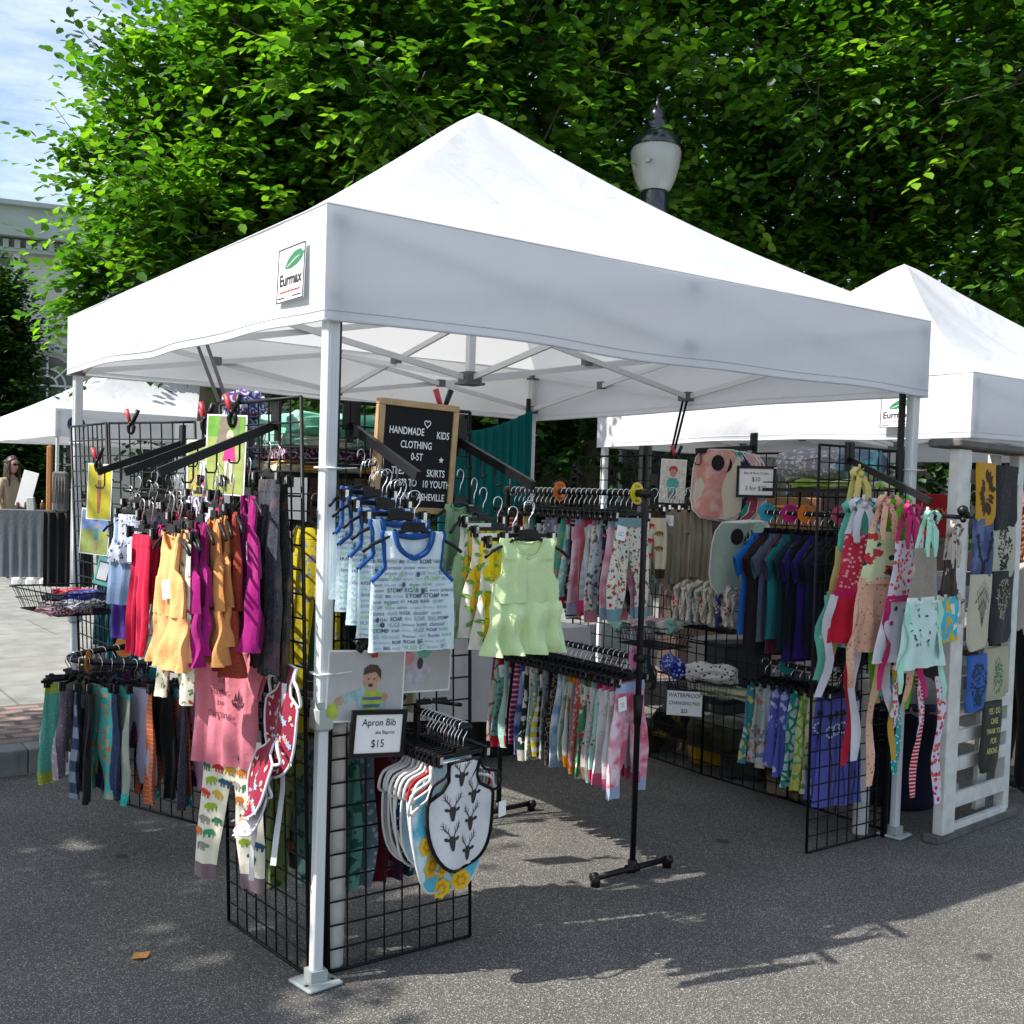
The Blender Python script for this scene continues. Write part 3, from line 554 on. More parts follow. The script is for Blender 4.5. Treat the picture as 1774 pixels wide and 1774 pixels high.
# ---------------- wire panels
def wire_panel(label, p0, p1, off=(0,0,0), h=1.83, z0=.0, n=8, group='black wire display panels'):
    t = thing('display_grid', label, 'display grid', (p0[0], p0[1], z0), 0, group)
    a = Vector((0,0,0)); b = Vector((p1[0]-p0[0], p1[1]-p0[1], 0)); u = Vector((*off, 0)) if len(off) == 2 else Vector(off); u = u+Vector((0,0,h))
    fr = MB(); fr.tube([a+u*.003, a+u], .0066, 6); fr.tube([b+u*.003, b+u], .0066, 6); fr.tube([a+u*.003, b+u*.003], .0058, 6); fr.tube([a+u, b+u], .0058, 6)
    obj('frame', fr, WIRE, t); mb = MB()
    for i in range(1, n): p = a+(b-a)*i/n; mb.tube([p+u*.003, p+u], .0034, 5, cap=False)
    nh = int(round(h/.0762))
    for j in range(1, nh): mb.tube([a+u*j/nh, b+u*j/nh], .0034, 5, cap=False)
    obj('wires', mb, WIRE, t); return t
FL = ((0.0, .05), (-.045, .612)); FX = ((.065, .042), (.612, .05)); PA = ((.03, 2.86), (.05, 2.285)); PB = ((.05, 2.28), (.27, 1.725)); PC = ((.275, 1.72), (.73, 1.33))
wire_panel('wire panel facing left beside the front tent leg', *FL, off=(-.07, .0))
wire_panel('wire panel facing the viewer right of the front tent leg with bibs on it', *FX, off=(-.03, .05))
wire_panel('wire panel beside the rear left tent leg carrying the wire basket', *PA, off=(-.09, 0))
wire_panel('wire panel behind the round clothes rail on the left', *PB, off=(-.08, 0))
wire_panel('wire panel inside the stall behind the magenta dresses', *PC, off=(-.05, 0))
wire_panel('wire panel standing at the right front by the aprons', (2.39,.04), (2.95,.04), off=(0, .02), h=1.81)
RP = [(3.0,.06), (3.0,.665), (2.985,1.275), (3.02,1.88), (3.0,2.49)]
for i in range(4): wire_panel(['first wire panel of the right hand row, behind the dark tees', 'second wire panel of the right hand row, behind the burp cloths', 'third wire panel of the right hand row, behind the hanging bibs', 'last wire panel of the right hand row, deepest in the stall'][i], RP[i], RP[i+1], off=(.0, 0), h=1.81)
# black uprights tied to the legs
def upright(label, x, y, z1=2.2, r=.016):
    mb = MB(); mb.tube([(0,0,.0),(0,0,z1)], r, 8); tag(obj('black_pole', mb, PIPE, None, (x, y, 0)), label, 'pole', 'black poles tied to the tent legs')
upright('black pole tied to the front tent leg', .052, .062); upright('black pole beside the front right tent leg', 2.915, .02); upright('black pole beside the rear tent leg', 2.91, 2.93)
def cable_tie(label, x, y, z):
    mb = MB(); mb.tube([(x-.03,y-.03,z),(x+.03,y-.03,z),(x+.03,y+.03,z),(x-.03,y+.03,z),(x-.03,y-.03,z)], .0035, 5); mb.bar((x+.03,y-.03,z), (x+.085,y-.028,z+.004), .005, .003)
    tag(obj('cable_tie', mb, PAP), label, 'cable tie', 'white cable ties round the legs')
cable_tie('white cable tie high on the front tent leg', 0, 0, 1.615); cable_tie('white cable tie low on the front tent leg', 0, 0, .98); cable_tie('white cable tie on the front right tent leg', 2.97, 0, 1.72); cable_tie('white cable tie on the rear left tent leg', 0, 2.97, 1.75)
def weight(label, x, y, h=.78, r=.037):
    mb = MB(); mb.lathe([(r*.9,.0),(r,.004),(r,h-.03),(r+.003,h-.03),(r+.003,h),(r*.8,h+.006)], n=24); tag(obj('weight_tube', mb, PVC, None, (x, y, 0)), label, 'tent weight', 'white tent weight tubes')
weight('white weight tube strapped beside the front tent leg', .105, .1, .8); weight('white weight tube by the front right tent leg', 2.86, .11, .75); weight('white weight tube by the rear left tent leg', .1, 2.88, .7)
# ---------------- straps
def strap(label, a, b, gap=.04):
    mb = MB(); a = Vector(a); b = Vector(b)
    for s in (0, 1): o = Vector((gap*.4*s, -gap*s, 0)); mb.bar(a+o*.6, b+o*.4, .012, .006)
    tag(obj('bungee_strap', mb, BLK), label, 'strap', 'black straps from the roof truss')
strap('black double strap hanging from the right truss joint', (2.95, 1.49, 2.13), (2.99, 1.62, 1.81)); strap('black double strap from the left truss to the panel corner', (.03, 1.35, 2.2), (-.1, .66, 1.84), .09)
# ---------------- pipe rack
rack = thing('clothes_rack', 'black pipe clothes rack with two rails and T feet', 'clothes rack', (1.52, .22, 0))
for y in (0, .96):
    mb = MB(); mb.tube([(0,y,.03),(0,y,1.54),(0,y+(.012 if y == 0 else -.012),1.562),(0,y+(.03 if y == 0 else -.03),1.571)], .0125, 10); mb.tube([(0,y,.63),(0,y,.75)], [.016,.02], 10); up = obj('upright', mb, PIPE, rack)
    mb = MB(); mb.tube([(-.2,y-.01,.035),(.2,y+.01,.035)], .0125, 10)
    for s in (-1, 1): mb.tube([(s*.2,y+s*.01,.045),(s*.205,y+s*.01,.0)], [.017,.02], 8); mb.tube([(s*.19,y,.035),(s*.215,y,.035)], .019, 8)
    mb.tube([(-.03,y,.035),(.03,y,.035)], .019, 8); mb.tube([(0,y,.02),(0,y,.07)], .019, 8); obj('foot', mb, PIPE, rack)
RZ1, RZ2 = 1.571, .9
for z in (RZ1, RZ2):
    mb = MB(); mb.tube([(0,.0,z),(0,.96,z)], .0125, 10); mb.tube([(0,-.02,z),(0,.03,z)], .018, 8); mb.tube([(0,.93,z),(0,.98,z)], .018, 8); obj('rail', mb, PIPE, rack)
# ---------------- round rail on panel B
UP = [(.17,2.07), (.06,2.035), (-.06,1.99), (-.17,1.93), (-.26,1.86), (-.315,1.78), (-.31,1.7), (-.25,1.63), (-.16,1.565), (-.03,1.49), (.1,1.41), (.24,1.32), (.34,1.26)]
def smooth_path(P, k=4):
    out = []; 
    for i in range(len(P)-1):
        p0 = Vector(P[max(i-1,0)]); p1 = Vector(P[i]); p2 = Vector(P[i+1]); p3 = Vector(P[min(i+2,len(P)-1)])
        for j in range(k): t = j/k; out.append(.5*((2*p1)+(-p0+p2)*t+(2*p0-5*p1+4*p2-p3)*t*t+(-p0+3*p1-3*p2+p3)*t**3))
    out.append(Vector(P[-1])); return out
US = smooth_path(UP); UZ = .8
t = thing('round_rail', 'curved black display rail hooked on the left wire panels', 'display rail', (0, 0, UZ)); mb = MB(); mb.tube([(p.x, p.y, 0) for p in US], .0125, 10); obj('rail', mb, PIPE, t)

for a_, b_ in (((.17,2.07,0), (.19,2.06,-.12)), ((.34,1.26,0), (.36,1.28,-.12))): mb = MB(); mb.bar(a_, b_, .03, .01); obj('bracket', mb, WIRE, t)
# ---------------- waterfall arms
ARMS = {}
def faceout(key, label, a, d, ln=.42, drop=.165, npeg=5):
    """sloping square tube arm with drop pegs, a = where it meets the panel, d = outward direction"""
    d = Vector((*d, 0)).normalized(); a = Vector(a); t = thing('waterfall_arm', label, 'display arm', tuple(a), 0, 'black waterfall display arms')
    e = d*ln+Vector((0,0,-drop)); sd = Vector((-d.y, d.x, 0)); mb = MB(); mb.bar((0,0,0), e, .016, .028); obj('arm', mb, BLK, t)
    mb = MB(); mb.bar(sd*-.03+Vector((0,0,.035))-d*.005, sd*.03+Vector((0,0,.035))-d*.005, .01, .09); mb.bar(Vector((0,0,.08))-d*.012, Vector((0,0,-.05))-d*.012, .03, .012); obj('plate', mb, BLK, t)
    pegs = []
    for k in range(npeg):
        f = (k+.55)/npeg; p = e*f; lo = p+Vector((0,0,-.075)); mb = MB(); mb.tube([p+Vector((0,0,-.01)), lo+Vector((0,0,.012)), lo+d*.006, lo+d*.03, lo+d*.036+Vector((0,0,.012))], .0032, 5); obj('peg', mb, BLK, t); pegs.append(a+lo+d*.02)
    ARMS[key] = (pegs, d); return t
faceout('L1', 'waterfall arm nearest the front leg, holding the magenta and orange dresses', (-.07,.25,1.75), (-1,.0), .37, .165)
faceout('L2', 'middle waterfall arm on the left, holding pink and peach dresses', (-.085,.6,1.735), (-1,.05), .35, .15)
faceout('L3', 'farthest waterfall arm on the left, holding the slate blue tank', (.05,1.5,1.72), (-1,.1), .33, .13)
faceout('F1', 'waterfall arm in front of the letter board, holding the blue print tanks', (.11,.06,1.75), (0,-1), .42, .155)
faceout('F2', 'waterfall arm holding the pale green tunic and lemon skirts', (.53,.08,1.725), (0,-1), .43, .145)
faceout('R1', 'waterfall arm on the right holding the aprons', (2.587,.045,1.75), (0,-1), .41, .175)
faceout('R2', 'shorter waterfall arm on the right row below the hanging photo', (2.98,1.75,1.62), (-1,-.1), .42, .16)
# ================================================================== GARMENTS
def lerp(a, b, t): return a+(b-a)*t
class Cloth:
    """hanging cloth: control rows (z, xl, ml, mr, xr, thickness); ml==mr where the two halves are joined"""
    def __init__(s, rows, fold=.008, nf=5, seed=0, top=0.2, twist=0, lean=0.0, back=None, flare=1.0):
        s.rows = sorted(rows, key=lambda r: -r[0]); s.back = sorted(back, key=lambda r: -r[0]) if back else s.rows
        s.fold = fold; s.nf = nf; s.rg = random.Random(seed); s.ph = [s.rg.uniform(0, 6.28) for _ in range(6)]; s.z0 = s.rows[0][0]; s.z1 = s.rows[-1][0]; s.top = top; s.lean = lean; s.tw = twist; s.flare = flare
        s.w = max(r[4]-r[1] for r in s.rows)
    def at(s, z, back=False):
        R_ = s.back if back else s.rows
        if z >= R_[0][0]: return R_[0][1:]
        for a, b in zip(R_, R_[1:]):
            if z >= b[0]-1e-9:
                t = (a[0]-z)/(a[0]-b[0]+1e-12); return tuple(lerp(p, q, t) for p, q in zip(a[1:], b[1:]))
        return R_[-1][1:]
    def disp(s, x, z):
        f = (s.z0-z)/(s.z0-s.z1+1e-9); k = 2*math.pi*s.nf/s.w; a = s.fold*(s.top+(1-s.top)*f**s.flare)
        y = a*(math.sin(k*x+s.ph[0]+.7*math.sin(5*f+s.ph[1]))*.8+.35*math.sin(1.9*k*x+s.ph[2]+3*f)+.3*math.sin(.5*k*x+s.ph[3]+2*f))
        return y+.25*s.fold*math.sin(9*f+s.ph[4]+3*x/s.w)+s.tw*x*f+s.lean*f
    def yf(s, x, z, sd=-1):
        xl, ml, mr, xr, th = s.at(z, sd > 0)
        if mr-ml > 1e-4: a, b = (xl, ml) if x <= (ml+mr)/2 else (mr, xr)
        else: a, b = xl, xr
        q = 2*(x-a)/(b-a+1e-9)-1; q = max(-1, min(1, q)); return s.disp(x, z)+sd*th*math.sqrt(max(0, 1-q*q*q*q))
    def piece(s, mb, z0, z1, lobe=None, mi=0, grow=0, dz=.014, nc=9, bk=True):
        n = max(1, int(math.ceil((z0-z1)/dz))); zs = [lerp(z0, z1, i/n) for i in range(n+1)]
        # keep the split row exact
        for sd in ((-1, 1) if bk else (-1,)):
            R_ = s.back if sd > 0 else s.rows
            zz = sorted(set(zs+[r[0] for r in R_ if z1 < r[0] < z0]), reverse=True)
            segs = []
            for z in zz:
                xl, ml, mr, xr, th = s.at(z, sd > 0); th += grow
                def rowpts(a, b, n_):
                    o = []
                    for i in range(n_+1):
                        q = -1+2*i/n_; q = math.sin(q*math.pi/2)*.4+q*.6; x = (a+b)/2+(b-a)/2*q*(1+(grow*2/(b-a+1e-6) if grow else 0))
                        o.append((x, s.disp(x, z)+sd*th*math.sqrt(max(0, 1-q**4)), z))
                    return o
                if mr-ml > 1e-4: segs.append((rowpts(xl, ml, nc), rowpts(mr, xr, nc)))
                else: r_ = rowpts(xl, xr, nc*2); segs.append((r_[:nc+1], r_[nc:]))
            for L_ in (0, 1):
                if lobe is not None and lobe != L_: continue
                mb.grid([q[L_] for q in segs], mi, True, flip=(sd > 0))
        return mb
    def decal(s, mb, pm, mi, off=.0018, sub=True):
        """drape flat artwork (MB in x,z) on the front"""
        V = [(p[0], p[2]) for p in pm.v]; F = []
        for f, k in zip(pm.f, pm.m):
            st = [(f[0], f[i], f[i+1]) for i in range(1, len(f)-1)]
            while st:
                t = st.pop(); L_ = [math.dist(V[t[i]], V[t[(i+1) % 3]]) for i in range(3)]; m_ = max(L_)
                if m_ > .017:
                    i = L_.index(m_); a, b, c = t[i], t[(i+1) % 3], t[(i+2) % 3]; V.append(((V[a][0]+V[b][0])/2, (V[a][1]+V[b][1])/2)); q = len(V)-1; st += [(a, q, c), (q, b, c)]
                else: F.append((t, mi if mi is not None else k))
        n = len(mb.v); mb.v += [(x, s.yf(x, z)-off, z) for x, z in V]; mb.f += [[i+n for i in t] for t, k in F]; mb.m += [k for t, k in F]; mb.sm += [True]*len(F)
    def line(s, mb, pts, r=.002, mi=0, off=.001, n=4):
        mb.tube([(x, s.yf(x, z)-off, z) for x, z in pts], r, n, mi, cap=False)
def hook_pts(zb):
    r = .02; return [(-r*.95, 0, -.028), (-r, 0, -.02)]+[(r*math.cos(a), 0, -.02+r*math.sin(a)) for a in [math.pi*(1-i/8) for i in range(1, 9)]]+[(r*.75, 0, -.038), (.002, 0, -.055), (0, 0, zb)]
def make_hanger(kind, label, loc, w=.25):
    t = thing('clothes_hanger', label, 'clothes hanger', loc, 0, 'black hangers with wire hooks'); mb = MB(); mb.tube(hook_pts(-.088), .0019, 5); obj('hook', mb, CHR, t)
    if kind == 'clip':
        mb = MB(); mb.box((0, 0, -.096), (.05, .008, .022), bev=.002); mb.box((0, 0, -.104), (w, .006, .012)); obj('bar', mb, BLK, t)
        for s in (-1, 1): 
            mb = MB(); mb.box((s*w*.4, -.006, -.112), (.02, .012, .04), bev=.003); mb.box((s*w*.4, .006, -.112), (.02, .008, .036)); mb.box((s*w*.4, -.0135, -.108), (.012, .002, .022), 1); obj('clip', mb, [BLK, CHR], t)
    else:
        mb = MB(); pm = poly_mb([(-.045,-.128),(-.032,-.092),(.032,-.092),(.045,-.128),(.03,-.12),(-.03,-.12)]); 
        for y in (-.003, .003): q = MB(); q.merge(pm); q.xform(Matrix.Translation((0, y, 0))); mb.merge(q)
        mb.box((0,0,-.106),(.07,.007,.026)); mb.tube([(-.155,0,-.178),(-.13,0,-.158),(-.09,0,-.14),(-.045,0,-.12),(0,0,-.112),(.045,0,-.12),(.09,0,-.14),(.13,0,-.158),(.155,0,-.178)], [.0055]*9, 6); obj('bar', mb, BLK, t)
    return t
HP = {}; NH = {}
def hanger(kind, label, loc, rz, w=.25):
    k = (kind, w)
    if k not in HP: t = make_hanger(kind, label, loc, w); HP[k] = t; t.rotation_euler = (0, 0, rz); return t
    return dup(HP[k], loc, rz, label)
def price_tag(parent, x, z, y, rg, c=None):
    mb = MB(); w_, h_ = .048, .058; a = rg.uniform(-.25, .25); 
    mb.box((0,0,0), (w_, .0012, h_)); 
    for k in range(3): mb.box((rg.uniform(-.004,.004), -.0009, .004-k*.007), (w_*rg.uniform(.3,.6), .0006, .0016), 1)
    mb.tube([(0,0,h_/2-.004),(.004,.004,h_/2+.016)], .0006, 3, 1)
    mb.xform(Matrix.Translation((x, y, z)) @ Matrix.Rotation(a, 4, 'Y') @ Matrix.Rotation(rg.uniform(-.35,.35), 4, 'Z')); obj('price_tag', mb, [PAP, INK], parent)
CNT = [0]
def hang(kind, garment, desc, place, pos, rz, w=.25, hz=0, **kw):
    """hanger + garment at a point of a rail; garment is a builder(label, loc, rz)"""
    CNT[0] += 1; rg = random.Random(CNT[0]*13+5)
    rz2 = rz+rg.uniform(-.07, .07); loc = tuple(Vector(pos)+Vector((0,0,.016+hz)))
    hanger(kind, 'black %s hanger holding the %s %s' % ('clip' if kind == 'clip' else 'shoulder', desc, place), loc, rz2, w)
    g = garment(desc+' '+place, loc, rz2, rg, **kw); return g
# ---- builders (local origin = top of the hook, -y = front)
def leggings(label, loc, rz, rg, m=None, cuff=None, L=.44, w=.21, tagc=1, fold=.009, waist=None, decals=None, group='printed leggings', spread=1.0, name='leggings', th=.011):
    z0 = -.118; wb = .038; cz = -.118-.15*L/.44; sp = .02*spread
    rows = [(z0,-w/2,0,0,w/2,.004),(z0-wb,-w/2-.004,0,0,w/2+.004,.008),(cz,-w/2-.014,0,0,w/2+.014,th),(cz-.012,-w/2-.015,-.004*spread,.004*spread,w/2+.015,th),
            (z0-L*.7,-w/2-.012-sp,-.022*spread-.008,.022*spread+.008,w/2+.012+sp,th),(z0-L+.05,-w/2-.002-sp*1.4,-.04*spread-.006,.04*spread+.006,w/2+.002+sp*1.4,th*.8),(z0-L,-w/2+.004-sp*1.4,-.046*spread-.006,.046*spread+.006,w/2-.004+sp*1.4,th*.7)]
    c = Cloth(rows, fold, 4, rg.randint(0, 999), .25, twist=rg.uniform(-.06,.06), lean=rg.uniform(-.015,.015)); t = thing(name, label, name.replace('_', ' '), loc, rz, group)
    mb = MB(); c.piece(mb, z0-wb, z0-L+(.05 if cuff else 0)); 
    if not cuff: c.piece(mb, z0-L+.013, z0-L, grow=.0013)
    if decals: decals(c, mb)
    ms = m if isinstance(m, list) else [m]; obj('legs', mb, ms, t)
    mb = MB(); c.piece(mb, z0, z0-wb, grow=.0012); obj('waistband', mb, waist or cuff or ms[0], t)
    if cuff:
        for lb in (0, 1): mb = MB(); c.piece(mb, z0-L+.05, z0-L, lobe=lb, grow=.0015); obj('cuff', mb, cuff, t)
    if tagc: price_tag(t, -w*.42, z0-.06-.02*rg.random(), c.yf(-w*.42, z0-.06)-.01, rg)
    return t
def skirt(label, loc, rz, rg, m=None, L=.3, w=.2, flare=.06, waist=None, fold=.016, nf=6, tagc=1, group='printed skirts', name='skirt', decals=None):
    z0 = -.118; rows = [(z0,-w/2,0,0,w/2,.005),(z0-.035,-w/2,0,0,w/2,.008),(z0-L*.5,-w/2-flare*.5,0,0,w/2+flare*.5,.014),(z0-L,-w/2-flare,0,0,w/2+flare,.018)]
    c = Cloth(rows, fold, nf, rg.randint(0, 999), .1, lean=rg.uniform(-.01,.01)); t = thing(name, label, name.replace('_', ' '), loc, rz, group); mb = MB(); c.piece(mb, z0-.03, z0-L, nc=12); c.piece(mb, z0-L+.013, z0-L, grow=.0013, nc=12)
    if decals: decals(c, mb)
    obj('skirt_cloth', mb, m if isinstance(m, list) else [m], t); mb = MB(); c.piece(mb, z0, z0-.03, grow=.001); obj('waistband', mb, waist or (m[0] if isinstance(m, list) else m), t)
    if tagc: price_tag(t, w*.25, z0-.05, c.yf(w*.25, z0-.05)-.008, rg)
    return t
def top_rows(w, L, neck=.055, sh=.05, drop=.05, neckz=-.03, arm=.115, flare=.0, hem=0):
    """sleeveless bodice"""
    zt = -.118; nw = neck
    f = [(zt,-nw-sh,-nw,nw,nw+sh,.004),(zt-.012,-nw-sh-.003,-nw+.002,nw-.002,nw+sh+.003,.006),(zt-drop*.45,-nw-sh+.004,-nw*.9,nw*.9,nw+sh-.004,.008),(zt-drop*.75,-nw-sh+.005,-nw*.68,nw*.68,nw+sh-.005,.01),(zt-drop*.93,-nw-sh+.006,-nw*.38,nw*.38,nw+sh-.006,.011),(zt-drop,-nw-sh+.006,-nw*.15,nw*.15,nw+sh-.006,.012),(zt-drop-.008,-nw-sh+.006,0,0,nw+sh-.006,.012),
         (zt-arm*.75,-nw-sh+.006,0,0,nw+sh-.006,.013),(zt-arm,-w/2,0,0,w/2,.013)]
    b = [(zt,-nw-sh,-nw,nw,nw+sh,.004),(zt-.008,-nw-sh-.003,-nw*.8,nw*.8,nw+sh+.003,.006),(zt-.014,-nw-sh-.003,-nw*.4,nw*.4,nw+sh+.003,.007),(zt-.02,-nw-sh,0,0,nw+sh,.008)]+[r for r in f if r[0] < zt-.021 and r[3]-r[2] < 1e-4]
    return f, b
def tank(label, loc, rz, rg, m=None, trim=None, L=.36, w=.28, flare=.012, group='sleeveless tops', skirtm=None, skz=None, skf=.06, neck=.05, sh=.035, drop=.06, name='tank_top', fold=.0085, decals=None, tagc=0, nfs=6, ruf=.016, nf=4, hemlift=0):
    f, b = top_rows(w, L, neck, sh, drop, arm=.145); zt = -.118; zh = zt-(skz if skz else L)
    ext = [(zh, -w/2-flare, 0, 0, w/2+flare, .014)]
    c = Cloth(f+ext, fold, nf, rg.randint(0, 999), .3, back=b+ext, lean=rg.uniform(-.008,.008)); t = thing(name, label, name.replace('_', ' '), loc, rz, group)
    mb = MB(); c.piece(mb, zt, zh, nc=12); 
    if not skirtm: c.piece(mb, zh+.014, zh, grow=.0013, nc=12)
    if decals: decals(c, mb)
    obj('bodice' if skirtm else 'body', mb, m if isinstance(m, list) else [m], t)
    if skirtm:
        w2 = w+2*flare; c2 = Cloth([(zh+.004,-w2/2,0,0,w2/2,.015),(zh-.02,-w2/2-.006,0,0,w2/2+.006,.018),(zt-L,-w2/2-skf,0,0,w2/2+skf,.03)], ruf, nfs, rg.randint(0, 999), .12, flare=.7); mb = MB(); c2.piece(mb, zh+.002, zt-L, nc=18); c2.piece(mb, zt-L+.014, zt-L, grow=.0014, nc=18); obj('skirt', mb, skirtm, t)
    tm = trim or (m[0] if isinstance(m, list) else m)
    if tm:
        mb = MB(); hw = .0095 if trim else .0035
        for cc, rows_, sd in ((c, f, -1), (c, b, 1)):
            nk = [(r[2], r[0]) for r in rows_ if r[3]-r[2] > 1e-4]; nk += [(0, [r for r in rows_ if r[3]-r[2] <= 1e-4][0][0]+.004)]; nk = nk+[(-x, z) for x, z in nk[-2::-1]]
            pts = smooth_path([(x, z) for x, z in nk], 3); mb.tube([(p.x, cc.disp(p.x, p.y)+sd*.005, p.y) for p in pts], hw, 6, cap=False)
        for sg in (-1, 1):
            ar = [(sg*-r[1], r[0]) for r in f]; pts = smooth_path(ar, 3); mb.tube([(p.x*1.0, c.disp(p.x, p.y), p.y) for p in pts], hw*.8, 6, cap=False)
        obj('neck_and_arm_binding', mb, tm, t)
    if tagc: price_tag(t, w*.18*rg.choice((-1,1)), zt-.17, c.yf(.02, zt-.16)-.01, rg)
    return t
def tee(label, loc, rz, rg, m=None, L=.42, w=.3, sl=.12, group='t-shirts', decals=None, name='t_shirt', fold=.011, droop=.6, tagc=0):
    f, b = top_rows(w, L, .055, .055, .04, arm=.14); zt = -.118; ext = [(zt-L, -w/2-.008, 0, 0, w/2+.008, .013)]
    c = Cloth(f+ext, fold, 4, rg.randint(0, 999), .3, back=b+ext); t = thing(name, label, 't-shirt', loc, rz, group); mb = MB(); c.piece(mb, zt, zt-L, nc=12); c.piece(mb, zt-L+.016, zt-L, grow=.0013, nc=12)
    if decals: decals(c, mb)
    obj('body', mb, m if isinstance(m, list) else [m], t); m0 = m[0] if isinstance(m, list) else m
    for sg in (-1, 1):
        rows = []
        for i in range(9):
            v = i/8; ax = .11+sl*v*math.cos(droop); az = zt-.012-sl*v*math.sin(droop); h = .125-.02*v
            nx, nz = -math.sin(droop)*.35, -1; ln = math.hypot(nx, nz); rows.append([(sg*(ax+nx/ln*h*(.5-.5*math.cos(a))), c.disp(ax, az)+.016*math.sin(a)*(1+.2*math.sin(5*v)), az+nz/ln*h*(.5-.5*math.cos(a))) for a in [2*math.pi*k/14 for k in range(15)]])
        mb = MB(); mb.grid(rows, 0, True, flip=(sg > 0)); obj('sleeve', mb, m0, t)
    mb = MB(); nk = [(r[2], r[0]) for r in f if r[3]-r[2] > 1e-4]; nk += [(0, zt-.044)]; nk = nk+[(-x, z) for x, z in nk[-2::-1]]; mb.tube([(p.x, c.disp(p.x, p.y)-.004, p.y) for p in smooth_path(nk, 3)], .0045, 5, cap=False); obj('collar', mb, m0, t)
    if tagc: price_tag(t, -w*.35, zt-.2, c.yf(-w*.35, zt-.2)-.01, rg)
    return t
def outline_cloth(name, label, cat, loc, rz, pts, m, rim=None, rr=.006, th=.006, fold=.006, nf=2, seed=0, group=None, rows=34, cols=18, decals=None, hole=None, parent=None, part='cloth', tilt=0):
    """flat sewn shape (bib, towel): closed outline in x,z, convex per row, lightly padded, with bound edge"""
    rg = random.Random(seed); ph = rg.uniform(0, 6); zs = [p[1] for p in pts]; zt, zb = max(zs), min(zs); xs = [p[0] for p in pts]; W_ = max(xs)-min(xs)
    def span(z):
        h = []
        for i in range(len(pts)):
            a, b = pts[i], pts[(i+1) % len(pts)]
            if (a[1]-z)*(b[1]-z) < 0 or a[1] == z: h.append(a[0]+(b[0]-a[0])*((z-a[1])/(b[1]-a[1]+1e-12) if a[1] != b[1] else 0))
        return (min(h), max(h)) if h else (0, 0)
    def D(x, z): f = (zt-z)/(zt-zb); return fold*math.sin(2*math.pi*nf*x/W_+ph+1.5*f)*(.3+.7*f)+.4*fold*math.sin(6*f+ph)+tilt*f
    mb = MB()
    for sd in (-1, 1):
        R_ = []
        for j in range(rows+1):
            z = lerp(zt-1e-4, zb+1e-4, j/rows); a, b = span(z); R_.append([(lerp(a, b, i/cols), D(lerp(a, b, i/cols), z)+sd*th*.5*math.sqrt(max(0, 1-(2*i/cols-1)**4)), z) for i in range(cols+1)])
        mb.grid(R_, 0, True, flip=(sd > 0))
    class K: pass
    k = K(); k.yf = lambda x, z: D(x, z)-th*.5; k.decal = lambda mb_, pm, mi, off=.0015: Cloth.decal(k, mb_, pm, mi, off)
    if decals: decals(k, mb)
    ms = m if isinstance(m, list) else [m]
    if parent is None and rim is None: o = obj(name, mb, ms, None, loc, rz); tag(o, label, cat, group); return o, D
    t = parent or thing(name, label, cat, loc, rz, group); obj(part, mb, ms, t)
    if rim: r_ = MB(); P = [(p[0], D(*p), p[1]) for p in pts]; r_.tube(P+[P[0]], rr, 6, cap=False); obj('binding', r_, rim, t)
    return t, D
# ================================================================== MERCHANDISE
def place_mb(pm, x, z, s=1, rot=0, sx=1):
    q = MB(); q.v = list(pm.v); q.f = [list(f) for f in pm.f]; q.m = list(pm.m); q.sm = list(pm.sm)
    return q.xform(Matrix.Translation((x, 0, z)) @ Matrix.Rotation(rot, 4, 'Y') @ Matrix.Diagonal((s*sx, 1, s, 1)))
def ell(rx_, rz_, n=14, mi=0): return poly_mb([(rx_*math.cos(2*math.pi*i/n), rz_*math.sin(2*math.pi*i/n)) for i in range(n)], mi)
def stag(mi=0):
    m = poly_mb([(-.2,.05),(-.13,.17),(0,.2),(.13,.17),(.2,.05),(.16,-.12),(.1,-.36),(.05,-.44),(-.05,-.44),(-.1,-.36),(-.16,-.12)], mi)
    for s in (-1, 1):
        e = poly_mb([(s*.14,.06),(s*.3,.16),(s*.42,.12),(s*.36,.0),(s*.2,-.02)], mi); m.merge(e)
        def bar2(a, b, w=.045, w2=.02): 
            d = Vector((b[0]-a[0], b[1]-a[1])).normalized(); n_ = Vector((-d.y, d.x)); m.merge(poly_mb([(a[0]+n_.x*w/2,a[1]+n_.y*w/2),(a[0]-n_.x*w/2,a[1]-n_.y*w/2),(b[0]-n_.x*w2/2,b[1]-n_.y*w2/2),(b[0]+n_.x*w2/2,b[1]+n_.y*w2/2)], mi))
        bar2((s*.08,.15),(s*.2,.36),.06,.05); bar2((s*.19,.33),(s*.4,.52),.055,.045); bar2((s*.38,.5),(s*.43,.86),.05,.015); bar2((s*.2,.36),(s*.14,.6),.04,.015); bar2((s*.3,.43),(s*.29,.74),.04,.015); bar2((s*.4,.6),(s*.54,.72),.035,.012); bar2((s*.39,.52),(s*.56,.56),.03,.012)
    return m
def beast(mi=0):
    m = poly_mb([(-.5,.02),(-.44,.16),(-.3,.2),(-.15,.3),(.1,.27),(.32,.24),(.46,.12),(.5,-.02),(.44,-.02),(.42,-.28),(.33,-.28),(.3,-.06),(.12,-.04),(.1,-.28),(.0,-.28),(-.02,-.06),(-.14,-.06),(-.16,-.28),(-.25,-.28),(-.27,-.04),(-.38,-.06),(-.47,-.08)], mi); return m
def leafp(mi=0): return poly_mb([(-.5,0),(-.25,.17),(.05,.2),(.3,.12),(.5,0),(.3,-.12),(.05,-.2),(-.25,-.17)], mi)
def blossom(n, mi=0, r=.5, inner=.6):
    return poly_mb([((r if k % 2 else r*inner)*math.cos(math.pi*k/n), (r if k % 2 else r*inner)*math.sin(math.pi*k/n)) for k in range(2*n)], mi)
def colm(name, h, rough=.9): return mat('dye_'+name, hexc(h), rough)
